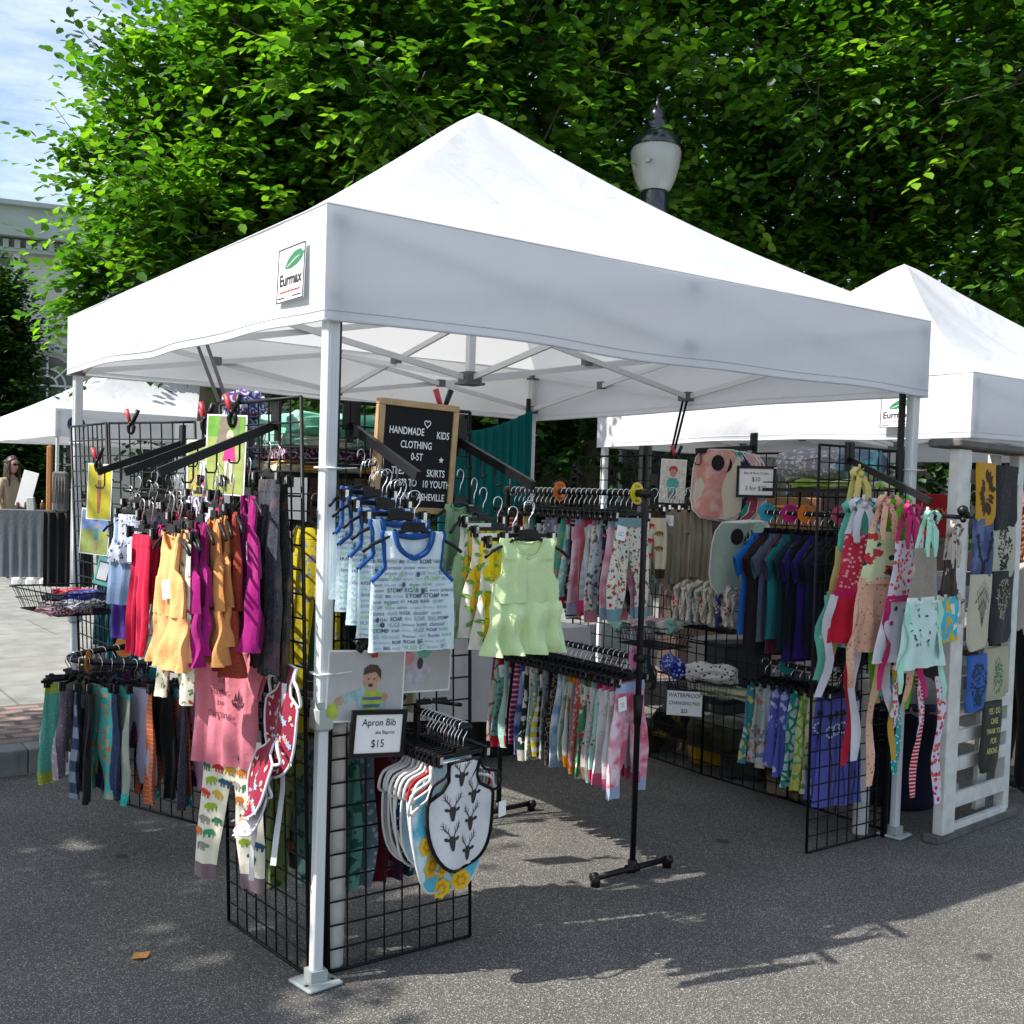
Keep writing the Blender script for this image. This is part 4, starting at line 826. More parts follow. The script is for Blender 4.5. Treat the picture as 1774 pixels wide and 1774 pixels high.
# --- materials used again
NAVYC = fab('plain', '0f2a5a'); BLUEB = fab('plain', '1c4c8c')
def P2(x, y, z): return (x, y, z)

# ---------------------------------------------------------------- blue print tanks on F1
pegs, d = ARMS['F1']
TK = fab('bits', 'c9dde8', '5f7f94', '9cc3b4', '45617a', s=75, th=.3)
def dino_print(front):
    def f(c, mb):
        rg = random.Random(4 if front else 8); words = ['ROAR', 'BIG', 'STOMP', 'dinosaur', 'jurassic', 'extinct', 'HUGE', 'bones']; z = -.205; k = 0
        while z > -.46:
            x = -.125
            while x < .1:
                s = rg.choice((.013, .017, .011)); w_ = rg.choice(words); t = text_mb(w_, s, .02 if w_.isupper() else 0, rg.choice((1, 1, 1, 2, 2, 3)), 'LEFT', .9); L_ = max(v[0] for v in t.v)
                if x+L_ > .135: break
                c.decal(mb, place_mb(t, x, z), None, .0022); x += L_+.007; k += 1
            z -= .0165
        for _ in range(9): c.decal(mb, place_mb(ell(.006, .008), rg.uniform(-.11,.11), rg.uniform(-.44,-.22)), 3 if rg.random() < .5 else 1, .003)
    return f
TKM = [fab('heather', 'd6e5ec', 'c0d4de', s=30), colm('slate', '44566a'), colm('sage', '86a4a8'), colm('leafgreen', '8fb890')]
seq = [('foremost', pegs[-1], 0), ('second', pegs[-2], .0), ('third', pegs[-3], 0), ('fourth', pegs[-4], 0), ('hindmost', pegs[-5], 0)]
for i, (o_, p, dz) in enumerate(seq):
    tr = fab('plain', '1d4e8f') if i != 3 else fab('plain', '12386e')
    hang('top', lambda lb, loc, rz, rg, **k: tank(lb, loc, rz, rg, m=TKM, trim=tr, L=.345, w=.26, decals=dino_print(i == 0), group='blue print tank tops', name='tank_top', sh=.034, neck=.06, drop=.075, flare=.004),
         '%s pale blue word-print tank with blue binding' % o_, 'on its arm', (p.x, p.y, p.z), R(-4)+(.12*i), hz=.004)
for i in (1, 2, 3):
    p = pegs[-1-i]; hanger('clip', 'bare black clip hanger between the blue print tanks, %s from the front' % ['', 'first', 'second', 'third'][i], (p.x+.005, p.y+.035, p.z+.02), .08*i)
# ---------------------------------------------------------------- green tunic, lemon skirts, sage tops on F2
pegs, d = ARMS['F2']
GRN = fab('heather', 'd2e8b2', 'c3dca0'); SAGE = fab('heather', 'a2c294', '8fb083'); LEM = [fab('plain', 'e9e8da'), colm('lemon', 'e3c512'), colm('lemonleaf', '6f9a3c'), colm('lemonshade', 'c9a30a')]
def lemons(c, mb):
    rg = random.Random(int(c.ph[0]*1000)); z = c.z0-.045
    while z > c.z1+.02:
        x = -.11+rg.uniform(0, .03)
        while x < .12:
            a = c.at(z); 
            if a[0]+.02 < x < a[3]-.02:
                c.decal(mb, place_mb(ell(.021, .026), x, z, 1, rg.uniform(-.6, .6)), 1, .003); c.decal(mb, place_mb(ell(.008, .018), x+.008, z-.002), 3, .0038)
                for q in (1, -1): c.decal(mb, place_mb(leafp(), x+q*.028, z+.02, .032, rg.uniform(-1, 1)), 2, .003)
            x += .042
        z -= .043
p = pegs[-1]
hang('top', lambda lb, loc, rz, rg: tank(lb, loc, rz, rg, m=GRN, L=.36, w=.245, skz=.2, skirtm=GRN, skf=.035, name='tunic', neck=.055, sh=.045, drop=.06, flare=.006, nfs=4, ruf=.026, group='green tops'), 'pale lime green peplum tunic', 'at the tip of its arm', (p.x, p.y, p.z), R(-3))
for i, q in enumerate([1, 2, 3]):
    p = pegs[-1-q]
    hang('clip', lambda lb, loc, rz, rg: skirt(lb, loc, rz, rg, m=LEM, L=.33, w=.22, flare=.05, decals=lemons, tagc=0, group='lemon print skirts'), '%s yellow lemon print skirt' % ['front', 'middle', 'back'][i], 'behind the green tunic', (p.x, p.y+.0, p.z-.03), R(6+6*i), hz=-.02)
for i in (0, 1):
    p = pegs[0+i]
    hang('top', lambda lb, loc, rz, rg: tank(lb, loc, rz, rg, m=SAGE, L=.4, w=.23, skz=.22, skirtm=SAGE, skf=.05, name='tunic', nfs=5, ruf=.02, group='green tops'), '%s sage green peplum tunic' % ['inner', 'outer'][i], 'behind the lemon skirts', (p.x-.03, p.y+.01, p.z-.02), R(22+8*i))
hanger('clip', 'spare black clip hanger above the green tunic', (pegs[-1].x+.02, pegs[-1].y+.03, pegs[-1].z+.01), .1)
# ---------------------------------------------------------------- left arms
def dress(m, sk=None, **kw):
    kw['L'] = kw.get('L', .5)*.79; kw['w'] = kw.get('w', .24)*.88; kw['skf'] = kw.get('skf', .04)*.65; kw['flare'] = .004; kw['sh'] = .03; kw['neck'] = .04; kw['skz'] = kw.get('skz', .3)*.84
    return lambda lb, loc, rz, rg: tank(lb, loc, rz, rg, m=m, skirtm=sk or m, name='dress', group='dresses on the left arms', **kw)
CRIM = fab('plain', 'c8103f'); PINK = fab('plain', 'd01468'); FLAM = fab('bits', 'a9d6bd', 'e0607c', 'd98c9a', s=38, th=.24); PEA = fab('heather', 'f0b878', 'e8a868'); MAG = fab('plain', '9c1270'); ORG = fab('heather', 'd99a5c', 'cf8e50'); RGL = fab('glitter', '8a2a1c', 'e08a60'); CHG = fab('glitter', '1b2028', '8a8f98', '5a4a4e'); SLT = fab('heather', '7f96b8', '6f86aa'); CRF = fab('bits', 'e8e2cc', 'c2452f', '5f7f4a', s=34, th=.25); SPK = fab('bits', 'dcd6c4', '22221f', s=60, th=.3)
A_ = R(-90)
L1, _ = ARMS['L1']; L2, _ = ARMS['L2']; L3, _ = ARMS['L3']
def at(p, dx=0, dy=0, dz=0): return (p.x+dx, p.y+dy, p.z+dz)
PL = 'on the nearest left arm'
hang('top', dress(PEA, L=.52, w=.24, skz=.3, skf=.05, tagc=1, nfs=3, ruf=.02), 'peach orange flared dress', PL, at(L1[4], .03, .0, -.02), A_+.02)
hang('top', dress(PEA, L=.5, w=.24, skz=.3, skf=.05, nfs=3), 'second peach orange dress', PL, at(L1[4], .055, .01, -.01), A_+.02)
hang('clip', lambda lb, loc, rz, rg: leggings(lb, loc, rz, rg, m=CRF, L=.5, w=.18, tagc=1), 'cream poppy print leggings', PL, at(L1[3], -.02, -.0, -.07), A_+.1)
hang('top', dress(MAG, L=.52, w=.25, skz=.3, skf=.03, tagc=1, nfs=3), 'outer magenta dress with a white tag', PL, at(L1[3], .01, -.02, -.04), A_-.1)
hang('top', dress(MAG, L=.5, w=.25, skz=.3, skf=.03, nfs=3), 'inner magenta dress', PL, at(L1[3], .04, -.02, -.02), A_-.05)
hang('top', dress(ORG, L=.56, w=.24, skz=.33, skf=.04, nfs=3), 'tan orange dress in half shade', PL, at(L1[2], -.0, -.04, -.04), A_-.12)
hang('top', dress(ORG, L=.5, w=.24, skz=.33, skf=.03, nfs=3), 'second tan orange dress', PL, at(L1[2], .03, -.03, -.03), A_-.12)
hang('top', dress(RGL, L=.64, w=.2, skz=.36, skf=.03, nfs=2, fold=.01), 'long copper red glitter dress', PL, at(L1[1], -.02, -.05, -.05), A_-.2)
hang('top', dress(MAG, L=.6, w=.25, skz=.3, skf=.02, tagc=1, nfs=3), 'long magenta dress by the tent leg', PL, at(L1[1], .02, -.08, -.0), A_-.15)
hang('clip', lambda lb, loc, rz, rg: leggings(lb, loc, rz, rg, m=CHG, L=.6, w=.17, tagc=0, fold=.012), 'charcoal glitter leggings', PL, at(L1[0], -.0, -.1, .02), A_-.1)
hang('clip', lambda lb, loc, rz, rg: leggings(lb, loc, rz, rg, m=fab('glitter', '15181d', '9a9590', '70583c'), L=.62, w=.17, tagc=0), 'black and bronze glitter leggings', PL, at(L1[0], .04, -.08, .01), A_-.05)
PL = 'on the middle left arm'
hang('top', dress(CRIM, FLAM, L=.5, w=.22, skz=.26, skf=.06, nfs=3, tagc=1), 'crimson dress with mint flamingo skirt', PL, at(L2[4], .08, .0, -.05), A_+.05)
hang('clip', lambda lb, loc, rz, rg: leggings(lb, loc, rz, rg, m=CRIM, L=.4, w=.12, tagc=1, spread=.2), 'plain crimson leggings', PL, at(L2[4], .04, -.03, -.04), A_+.1)
hang('top', dress(PINK, FLAM, L=.48, w=.22, skz=.26, skf=.06, nfs=3, tagc=1), 'hot pink dress with mint flamingo skirt', PL, at(L2[3], .05, -.04, -.04), A_+.05)
hang('top', dress(CRIM, L=.46, w=.22, skz=.28, skf=.03, nfs=3, tagc=1), 'crimson dress catching the sun', PL, at(L2[2], .0, -.03, -.02), A_)
hang('clip', lambda lb, loc, rz, rg: leggings(lb, loc, rz, rg, m=SPK, L=.46, w=.16, tagc=0), 'cream leggings flecked with black', PL, at(L2[2], .03, -.02, -.04), A_)
hang('clip', lambda lb, loc, rz, rg: leggings(lb, loc, rz, rg, m=fab('bits', 'c9c9d4', '33406a', s=40), L=.3, w=.2, tagc=0), 'white and navy print shorts', PL, at(L2[1], .03, .0, .0), A_)
hang('top', dress(PINK, L=.5, w=.22, skz=.28, skf=.04, nfs=3, tagc=1), 'hot pink dress with a large white tag', PL, at(L2[2], .05, -.06, -.03), A_-.05)
hang('top', dress(fab('plain', 'b81262'), L=.54, w=.22, skz=.3, skf=.03, nfs=3), 'deep pink dress at the back', PL, at(L2[1], .06, -.08, -.0), A_-.1)
hang('clip', lambda lb, loc, rz, rg: leggings(lb, loc, rz, rg, m=fab('plain', 'b01850'), L=.42, w=.14, tagc=0), 'raspberry leggings', PL, at(L2[0], .0, .0, .02), A_)
PL = 'on the far left arm'
hang('top', lambda lb, loc, rz, rg: tank(lb, loc, rz, rg, m=SLT, L=.36, w=.23, flare=.02, neck=.045, sh=.035, drop=.09, fold=.01, trim=fab('plain', 'b8c4da'), group='sleeveless tops'), 'slate blue tank top', PL, at(L3[4], .12, .0, -.02), A_+.4)
hang('top', lambda lb, loc, rz, rg: tank(lb, loc, rz, rg, m=fab('plain', '3d1f7a'), L=.5, w=.28, group='sleeveless tops'), 'violet tank top', PL, at(L3[3], .1, .05, -.06), A_+.4)
for i, (hx, nm) in enumerate([('b9bccb', 'pale grey'), ('26262e', 'black and white'), ('d0d2da', 'white ruffled'), ('3b3f55', 'slate patterned')]):
    hang('clip', lambda lb, loc, rz, rg: skirt(lb, loc, rz, rg, m=fab('bits', hx, '3b3f66', s=45, th=.3), L=.2, w=.18, tagc=0), nm+' short skirt', PL, at(L3[3-i], .05, -.02-.03*i, -.03), A_+.2)
for i in range(5):
    p = (L1+L2+L3)[(2, 7, 8, 12, 11)[i]]; hanger('clip', 'black clip hanger crowded on the left arms, number %s from the tent leg' % ['one', 'two', 'three', 'four', 'five'][i], at(p, .03, .03, .0), A_+.1*i)
# ---------------------------------------------------------------- round rail
T_ = [('violet and white floral leggings', fab('floral', 'd9c9e6', '8a4fb0', 'd06a9a', s=28), None, .42), ('white grid print leggings', fab('check', 'd8d8da', 'c6b4c8', 'b9b0c6', 'e2e2e2', s=30), None, .36),
 ('mint leggings with lime cuffs', fab('dots', '5fb39c', '8fd0bc', s=90, th=.2), fab('dots', 'a3b23a', 'd9dba0', s=110, th=.22), .46), ('dusty mauve star leggings', fab('dots', '9c8a98', 'cfc6cc', s=60, th=.24), None, .42), ('navy and grey block leggings', fab('check', '1a2740', '7a879c', '0f1626', '2c3a58', s=11), None, .5),
 ('black leggings with wide legs', fab('plain', '0c0c10'), None, .52), ('turquoise fox print leggings', fab('bits', '4fc0b6', 'd9824a', 'e0a070', s=27, th=.27), None, .5), ('navy glitter leggings', fab('glitter', '16244a', '7f90c0'), None, .5), ('ivory leggings with aqua cuffs', fab('heather', 'a9b0a2', '8f998c'), fab('dots', '38b5ae', 'bfe6e0', s=90, th=.2), .52),
 ('lilac leggings', fab('plain', 'b9b4cc'), None, .44), ('orange striped leggings', fab('stripe', 'cf6a3a', 'e8a98a', s=55, th=.12), None, .52), ('plain black flared leggings', fab('plain', '070708'), None, .5), ('rust orange shorts under the black leggings', fab('stripe', 'b85c34', 'cf8a66', s=50, th=.12), fab('dots', '2a9090', 'cfe0e0', s=90), .54),
 ('black leggings with star specks', fab('glitter', '0c0a16', '8a88a8'), None, .54), ('pale pink leggings', fab('plain', 'c98fae'), None, .46), ('tropical leaf leggings with violet cuffs', fab('floral', 'd6dbe6', '2f8f86', 'd9607c', '5a2a8a', s=22, th=.42), fab('plain', '3c1a6e'), .48), ('charcoal glitter narrow leggings', fab('glitter', '22232b', '8a8c99'), None, .46),
 ('plum leaf print leggings', fab('bits', '6a1f5c', '2a0f28', s=22, th=.28), None, .46), ('cream narrow leggings', fab('plain', 'b9b09c'), None, .38), ('rose pink leggings', fab('plain', 'b0466a'), None, .4)]
n = len(US); tot = [0]
for a, b in zip(US, US[1:]): tot.append(tot[-1]+(b-a).length)
def on_path(f):
    s_ = f*tot[-1]; i = max(j for j in range(n) if tot[j] <= s_+1e-9); i = min(i, n-2); t = (s_-tot[i])/(tot[i+1]-tot[i]); p = US[i]+(US[i+1]-US[i])*t; d_ = (US[i+1]-US[i]).normalized(); return p, d_
for i, (nm, m_, cf_, L_) in enumerate(T_):
    p, d_ = on_path(.34+.62*i/(len(T_)-1)); ang = math.atan2(d_.y, d_.x)
    hang('clip', lambda lb, loc, rz, rg: leggings(lb, loc, rz, rg, m=m_, cuff=cf_, L=L_*.9, w=.215, tagc=(i % 4 != 0), spread=1.1, fold=.012), nm, 'on the round rail', (p.x, p.y, UZ), ang-R(50)+.25*math.sin(i*2.3))
for i, (nm, m_) in enumerate([('teal shorts', fab('plain', '2a8080')), ('grey star shorts', fab('dots', '55586a', 'b0b4c4', s=60)), ('plum shorts', fab('plain', '4a1f4a')), ('denim blue shorts', fab('heather', '34507c', '27406a')), ('black shorts', fab('plain', '101014'))]):
    p, d_ = on_path(.06+.22*i/4); ang = math.atan2(d_.y, d_.x)
    hang('clip', lambda lb, loc, rz, rg: leggings(lb, loc, rz, rg, m=m_, L=.34, w=.2, tagc=0), nm, 'at the back of the round rail', (p.x, p.y, UZ), ang-R(80))
def size_disc(label, loc, rz, hx, txt, r=.042, tilt=0):
    mb = MB(); pr = [(r*math.cos(2*math.pi*k/28), r*math.sin(2*math.pi*k/28)) for k in range(28)]; pi_ = [(.016*math.cos(2*math.pi*k/28), .016*math.sin(2*math.pi*k/28)) for k in range(28)]
    vs = [(x, y_, z) for y_ in (-.001, .001) for x, z in pr]+[(x, y_, z) for y_ in (-.001, .001) for x, z in pi_]; fs = []
    for k in range(28): q = (k+1) % 28; fs += [(k, q, 56+q, 56+k), (28+k, 84+k, 84+q, 28+q), (k, 28+k, 28+q, q), (56+k, 56+q, 84+q, 84+k)]
    mb.add(vs, fs, 0)
    for k, (tx, zz) in enumerate(txt): t = text_mb(tx, .017, .01, 1); t.xform(Matrix.Translation((0, -.0016, zz))); mb.merge(t)
    o = obj('size_disc', mb, [mat('disc_'+hx, hexc(hx), .4), INK], None, loc, rz); tag(o, label, 'size disc', 'round size dividers on the rails'); return o
for f, nm, tx in ((.5, 'orange size disc on the front of the round rail', [('6-12mo', .027)]), (.14, 'orange size disc at the back of the round rail', [('6m', .027)])):
    p, d_ = on_path(f); size_disc(nm, (p.x, p.y, UZ), math.atan2(d_.y, d_.x)-R(75), 'e08018', tx, .048)
# ---------------------------------------------------------------- pipe rack
RX = 1.52
UPPER = [('rose cream floral leggings', fab('floral', 'dcd8cc', 'b0413a', '3f6a5a', 'c9962a', s=34, th=.3), fab('plain', '7a9aa0'), .42), ('pink cloud leggings', fab('blotch', 'd58aa2', 'e6c0cc', s=16), fab('plain', '9fb0c8'), .42), ('navy floral leggings', fab('floral', '1a2438', 'b05a6a', '7a9a6a', s=24), None, .4), ('cream folk bird leggings', fab('floral', 'dcd6c4', 'c05030', '2f6a6a', s=36, th=.3), fab('plain', 'c07a8a'), .44),
 ('pale blue grid leggings', fab('check', 'b9c2cc', 'c9d0d6', '9fb0bc', 'cdd4da', s=26), fab('plain', 'c8307a'), .4), ('pink splash leggings', fab('blotch', 'd890a8', 'e9d0da', s=12), fab('plain', 'a8b4cc'), .42), ('black leafy leggings', fab('bits', '14161c', 'b9b4a4', s=26), fab('stripe', '20264a', 'd0d0d4', s=60, th=.5), .44), ('mint fox leggings', fab('bits', '4aa88c', 'd08a4a', s=26), None, .4),
 ('white bear print leggings', fab('bits', 'b8bcc2', '39404a', s=18, th=.3), fab('plain', '101216'), .42), ('grey star leggings', fab('dots', '8a8f9a', 'd0d2d8', s=55), None, .38), ('navy stripe leggings', fab('stripe', '171d3c', 'c9ccd4', s=40), None, .4), ('sea green leggings', fab('plain', '2f7f76'), None, .36), ('dove grey leggings', fab('heather', '9a9ca4', '868890'), None, .36), ('wine red leggings', fab('plain', '6a1a30'), None, .38), ('white speckled leggings', fab('dots', 'c9c9c6', '55606a', s=70), None, .38), ('black and gold leggings', fab('glitter', '141210', 'b0905a'), None, .4), ('teal dotted leggings', fab('dots', '2a6a70', 'b0d0d0', s=60), None, .4), ('sand leggings', fab('heather', 'a89a84', '94866f'), None, .38)]
for k_, e_ in zip((3, 6, 9, 12, 15, 18, 21), [('white moon print leggings', fab('bits', 'c9ccd4', '5a6478', s=30), None, .36), ('coral leggings', fab('plain', 'c0605c'), None, .42), ('pale aqua speckled leggings', fab('dots', '9cc8c4', 'd8e6e2', s=60), fab('plain', 'c81c60'), .4), ('lavender leggings', fab('heather', 'a49ac0', '948ab0'), None, .44), ('black polka leggings', fab('dots', '101014', 'c9c9cc', s=44, th=.2), None, .36), ('butter yellow leggings', fab('dots', 'd4bc5c', 'e8dca0', s=50), None, .4), ('brick stripe leggings', fab('stripe', '9a4034', 'd0b0a0', s=48), None, .42)]): UPPER.insert(k_, e_)
for i, (nm, m_, cf_, L_) in enumerate(UPPER):
    y = .3+.86*i/len(UPPER)
    hang('clip', lambda lb, loc, rz, rg: leggings(lb, loc, rz, rg, m=m_, cuff=cf_, L=L_, w=.2, tagc=(i % 3 != 1), fold=.012), nm, 'on the upper pipe rail', (RX, y, RZ1), R(6))
PKS = fab('blotch', 'e29ab0', 'f2dce2', 'd0607c', s=13); WHP = fab('dots', 'd8d4d6', 'b0607c', s=70, th=.16)
LOWER = [('pink cloud leggings with blue cuffs', PKS, fab('plain', '9fb0cc'), .47, 1), ('white dotted leggings with pink cuffs', WHP, fab('plain', 'd0628c'), .44, 1), ('second white dotted leggings', WHP, fab('plain', 'd0628c'), .43, 1), ('mint berry leggings', fab('bits', 'a9d0c4', 'a03050', s=34), fab('plain', 'b01840'), .42, 1), ('rose garden leggings', fab('floral', 'c9b8b4', 'a03a50', '3f5a4a', s=26), fab('plain', '8a6a50'), .42, 1),
 ('green poppy leggings', fab('bits', '2f8f6c', 'c04040', 'd9c9b0', s=26), None, .43, 1), ('grey arrow leggings with mustard cuffs', fab('geo', '8c8894', 'b4b0b8', s=30, th=.3), fab('plain', 'd08a18'), .42, 1), ('white triangle leggings with mustard cuffs', fab('geo', 'd0d0c6', '3a7f96', 'd9962a', '5f7f8a', s=15, th=.4), fab('plain', 'd08f1a'), .4, 1), ('pale mint leggings', fab('geo', 'a9bcb8', '7f9a98', s=24), None, .38, 1),
 ('dark bronze lattice leggings', fab('lattice', '1c1512', '9a7a58', s=45, th=.35), None, .42, 0), ('navy leggings', fab('plain', '1f2446'), None, .4, 0), ('yellow and navy check leggings', fab('check', '1c2440', 'd9c020', '8a97ae', 'd8d8d0', s=22), None, .4, 1), ('sage star leggings', fab('dots', '8a9a8c', 'd0d4c8', s=50), None, .42, 0), ('bottle green swan leggings', fab('bits', '15352c', 'd8d0cc', s=20, th=.26), fab('plain', 'b8b4a8'), .44, 0), ('blue shaded leggings', fab('blotch', '3a4a8c', '8a96c4', s=14), None, .42, 1), ('black leggings', fab('plain', '0c0c0e'), None, .4, 0), ('white flower leggings', fab('floral', 'c9c6bc', '6a5a8a', '9a4a5a', s=26), fab('plain', 'a01838'), .4, 0), ('aqua blossom leggings with red cuffs', fab('bits', '6fb4a8', '5a2a3c', 'a05a6c', s=46, th=.3), fab('plain', 'b01a38'), .42, 1), ('cream petal leggings', fab('lattice', 'c6c4b4', '8a6a6a', s=12, th=.25), None, .4, 1), ('pink leggings', fab('plain', 'b06a8a'), None, .4, 0)]
for k_, e_ in zip((4, 7, 11, 14, 17, 20, 23), [('white confetti leggings', fab('dots', 'd0cfcc', 'c0587c', '5a9a94', s=60, th=.2), fab('plain', '8ab8b4'), .43, 1), ('coral dotted leggings', fab('dots', 'c9685c', 'e0c4b4', s=60), None, .4, 1), ('sky blue cloud leggings', fab('blotch', '7fa4c4', 'c9d8e4', s=16), None, .42, 1), ('grey fern leggings', fab('bits', '9a9c98', '4a5450', s=26), None, .4, 0), ('white and green leaf leggings', fab('bits', 'd0d0c8', '4a8a5c', s=24), None, .43, 1), ('berry stripe leggings', fab('stripe', '8a2450', 'd0a0b4', s=44), None, .38, 0), ('ice mint leggings', fab('plain', 'a4ccc0'), None, .41, 0)]): LOWER.insert(k_, e_)
for i, (nm, m_, cf_, L_, tg) in enumerate(LOWER):
    y = .265+.9*i/len(LOWER)
    hang('clip', lambda lb, loc, rz, rg: leggings(lb, loc, rz, rg, m=m_, cuff=cf_, L=L_, w=.21, tagc=tg, fold=.012), nm, 'on the lower pipe rail', (RX, y, RZ2), R(8)+.1*(i == 0))
size_disc('yellow size disc at the front end of the upper pipe rail', (RX, .27, RZ1), R(12), 'd8c81a', [('0-3m', .029), ('days', -.029)], .045)
size_disc('orange size disc in the middle of the upper pipe rail', (RX, .78, RZ1), R(12), 'd8701c', [('3m-6', .029), ('mos', -.029)], .045)
size_disc('pink size disc at the front end of the lower pipe rail', (RX, .245, RZ2), R(12), 'd0789c', [('6-12mos', .029)], .045)
size_disc('red size disc at the far end of the lower pipe rail', (RX, 1.14, RZ2), R(12), 'b03a20', [('6m', .029)], .045)
# ---------------------------------------------------------------- bib rail on FX
t = thing('straight_rail', 'short black rail hooked to the front wire panel, holding the bibs', 'display rail', (.375, .055, .823)); mb = MB(); mb.tube([(0,0,0),(0,-.3,0)], .011, 8); mb.lathe([(.004,-.012),(.016,-.006),(.018,0),(.016,.006),(.004,.012)], (0,-.305,0), 10); mb.bar((0,0,.02),(0,.0,-.1),.025,.012); obj('rail', mb, PIPE, t)
def bib_pts(w=.29, h=.36, n=10):
    """halter bib: straight top corners, scooped armholes, rounded foot"""
    P = [(-w*.24, 0)]
    P += [(-w*.24-.0, -h*.05), (-w*.23, -h*.16), (-w*.3, -h*.25), (-w*.47, -h*.32)]
    P += [(-w*.5*max(0,math.cos(a))**.62, -h*.36-h*.64*math.sin(a)) for a in [math.pi*.5*i/n for i in range(n+1)]]
    P += [(-x, z) for x, z in P[::-1]]
    return P
def bib(label, loc, rz, m, rim, w=.29, h=.36, decals=None, seed=0, group='apron bibs on the front rail', loops=True, tilt=.0):
    t, D = outline_cloth('bib', label, 'bib', loc, rz, bib_pts(w, h), m, rim, .0065 if rim is BKB else .0045, .007, .014, 1.4, seed, group, decals=decals, part='bib_cloth', tilt=tilt)
    mb = MB(); a = w*.24
    for s in (-1, 1): mb.tube(smooth_path([(s*w*.24, D(0,0), 0), (s*w*.3, -.012, -h*.1), (s*w*.52, -.02, -h*.16), (s*w*.56, -.012, -h*.3), (s*w*.47, D(s*w*.47,-h*.34), -h*.34)], 4), .0052, 6, cap=False)
    mb.tube([(-w*.24, 0, 0), (-w*.2, .0, -h*.1), (-w*.1, .001, -h*.19), (0, 0, -h*.22), (w*.1, .001, -h*.19), (w*.2, 0, -h*.1), (w*.24, 0, 0)], .0052, 6, cap=False)
    obj('straps', mb, rim, t); return t
BKB = fab('plain', '0b0b0c'); WHB = fab('plain', 'd8d8d6')
def stags(c, mb):
    s = stag()
    for x, z, r_ in ((-.015,-.045,0),(.055,-.115,0),(-.045,-.15,0),(.045,-.2,0),(-.05,-.24,0),(.03,-.29,0),(-.1,-.19,0)):
        q = place_mb(s, x, z, .072)
        if all(abs(v[0]) < .14*math.sqrt(max(.05, 1-max(0, (-v[2]-.15)/.22)**2)) for v in q.v): c.decal(mb, q, 1)
def roses(c, mb):
    rg = random.Random(3)
    for x, z, s in ((-.07,-.31,.085),(-.015,-.4,.07),(-.1,-.24,.07),(.05,-.38,.07),(-.045,-.22,.1),(.04,-.31,.09),(-.075,-.17,.075),(.085,-.24,.06),(.02,-.19,.06),(-.02,-.335,.06)):
        c.decal(mb, place_mb(blossom(7, 0, .5, .8), x, z, s), 1, .0015); c.decal(mb, place_mb(blossom(6, 0, .5, .7), x, z, s*.62, .4), 2, .0022); c.decal(mb, place_mb(blossom(5, 0, .5, .6), x, z, s*.35), 1, .003)
    for k in range(30): x = rg.uniform(-.1,.1); z = rg.uniform(-.41,-.12); c.decal(mb, place_mb(leafp(), x*(.8 if z > -.28 else .4), z, .035, rg.uniform(-2,2)), rg.choice((3, 4)), .0012)
FB = [((.02), 0)]
bz = .823-.016
BR = [('white stag head print bib with black binding', [fab('plain', 'd9dadd'), INK], BKB, .27, .34, stags, -.285), ('turquoise bib with yellow roses', [fab('blotch', '54b6cf', 'cfe4ea', s=12), colm('rose', 'd9ad14'), colm('rosed', 'b88a0c'), colm('sprig', 'e6e2d0'), colm('spriggr', '7c8f5a')], WHB, .31, .41, roses, -.255),
 ('white bib with a blue panel', fab('stripe', 'cfd9e2', '7fb4d0', s=8, th=.3), WHB, .29, .36, None, -.235), ('red edged white bib', fab('plain', 'd6d6d8'), fab('plain', 'b8141c'), .29, .36, None, -.215), ('grey chevron bib', fab('geo', '8a8c90', 'd0d0d2', s=30), WHB, .29, .36, None, -.195), ('pale blue bib', fab('plain', '9fc4d8'), WHB, .29, .37, None, -.17),
 ('tan brown bib', fab('bits', 'c0a48c', '4a3a34', s=26), WHB, .29, .36, None, -.15), ('navy bib sprinkled with small flowers', fab('dots', '14204a', 'd6dcc4', 'a8b84a', s=62, th=.24), WHB, .3, .38, None, -.13), ('mustard bib', fab('floral', 'c49a2c', 'e8e2d0', '5a3a20', s=22), WHB, .29, .35, None, -.105), ('brown flowered bib', fab('floral', '4a342c', 'c9a89a', '8a4a4a', s=24), WHB, .28, .36, None, -.085), ('plain white bib', fab('plain', 'cfcfcd'), WHB, .29, .38, None, -.065)]
for i, (nm, m_, rim, w_, h_, dc, y) in enumerate(BR):
    hanger('clip', 'black clip hanger holding the %s on the front rail' % nm, (.375, .055+y, .823+.014), R(10-1.5*i)); 
    bib(nm+' on the front rail', (.375-.012*(i > 1)-.0*(i == 0)-.03*(i == 1), .055+y-.006, .823-.118-(.0 if i != 1 else .01)+.008), R(10-1.5*i), m_, rim, w_, h_, dc, i)
mb = MB(); mb.box((0,0,0), (.04,.001,.05)); tag(obj('price_tag', mb, PAP, None, (.52,-.25,.545), R(20)), 'white paper tag clipped to the stag head bib', 'price tag')
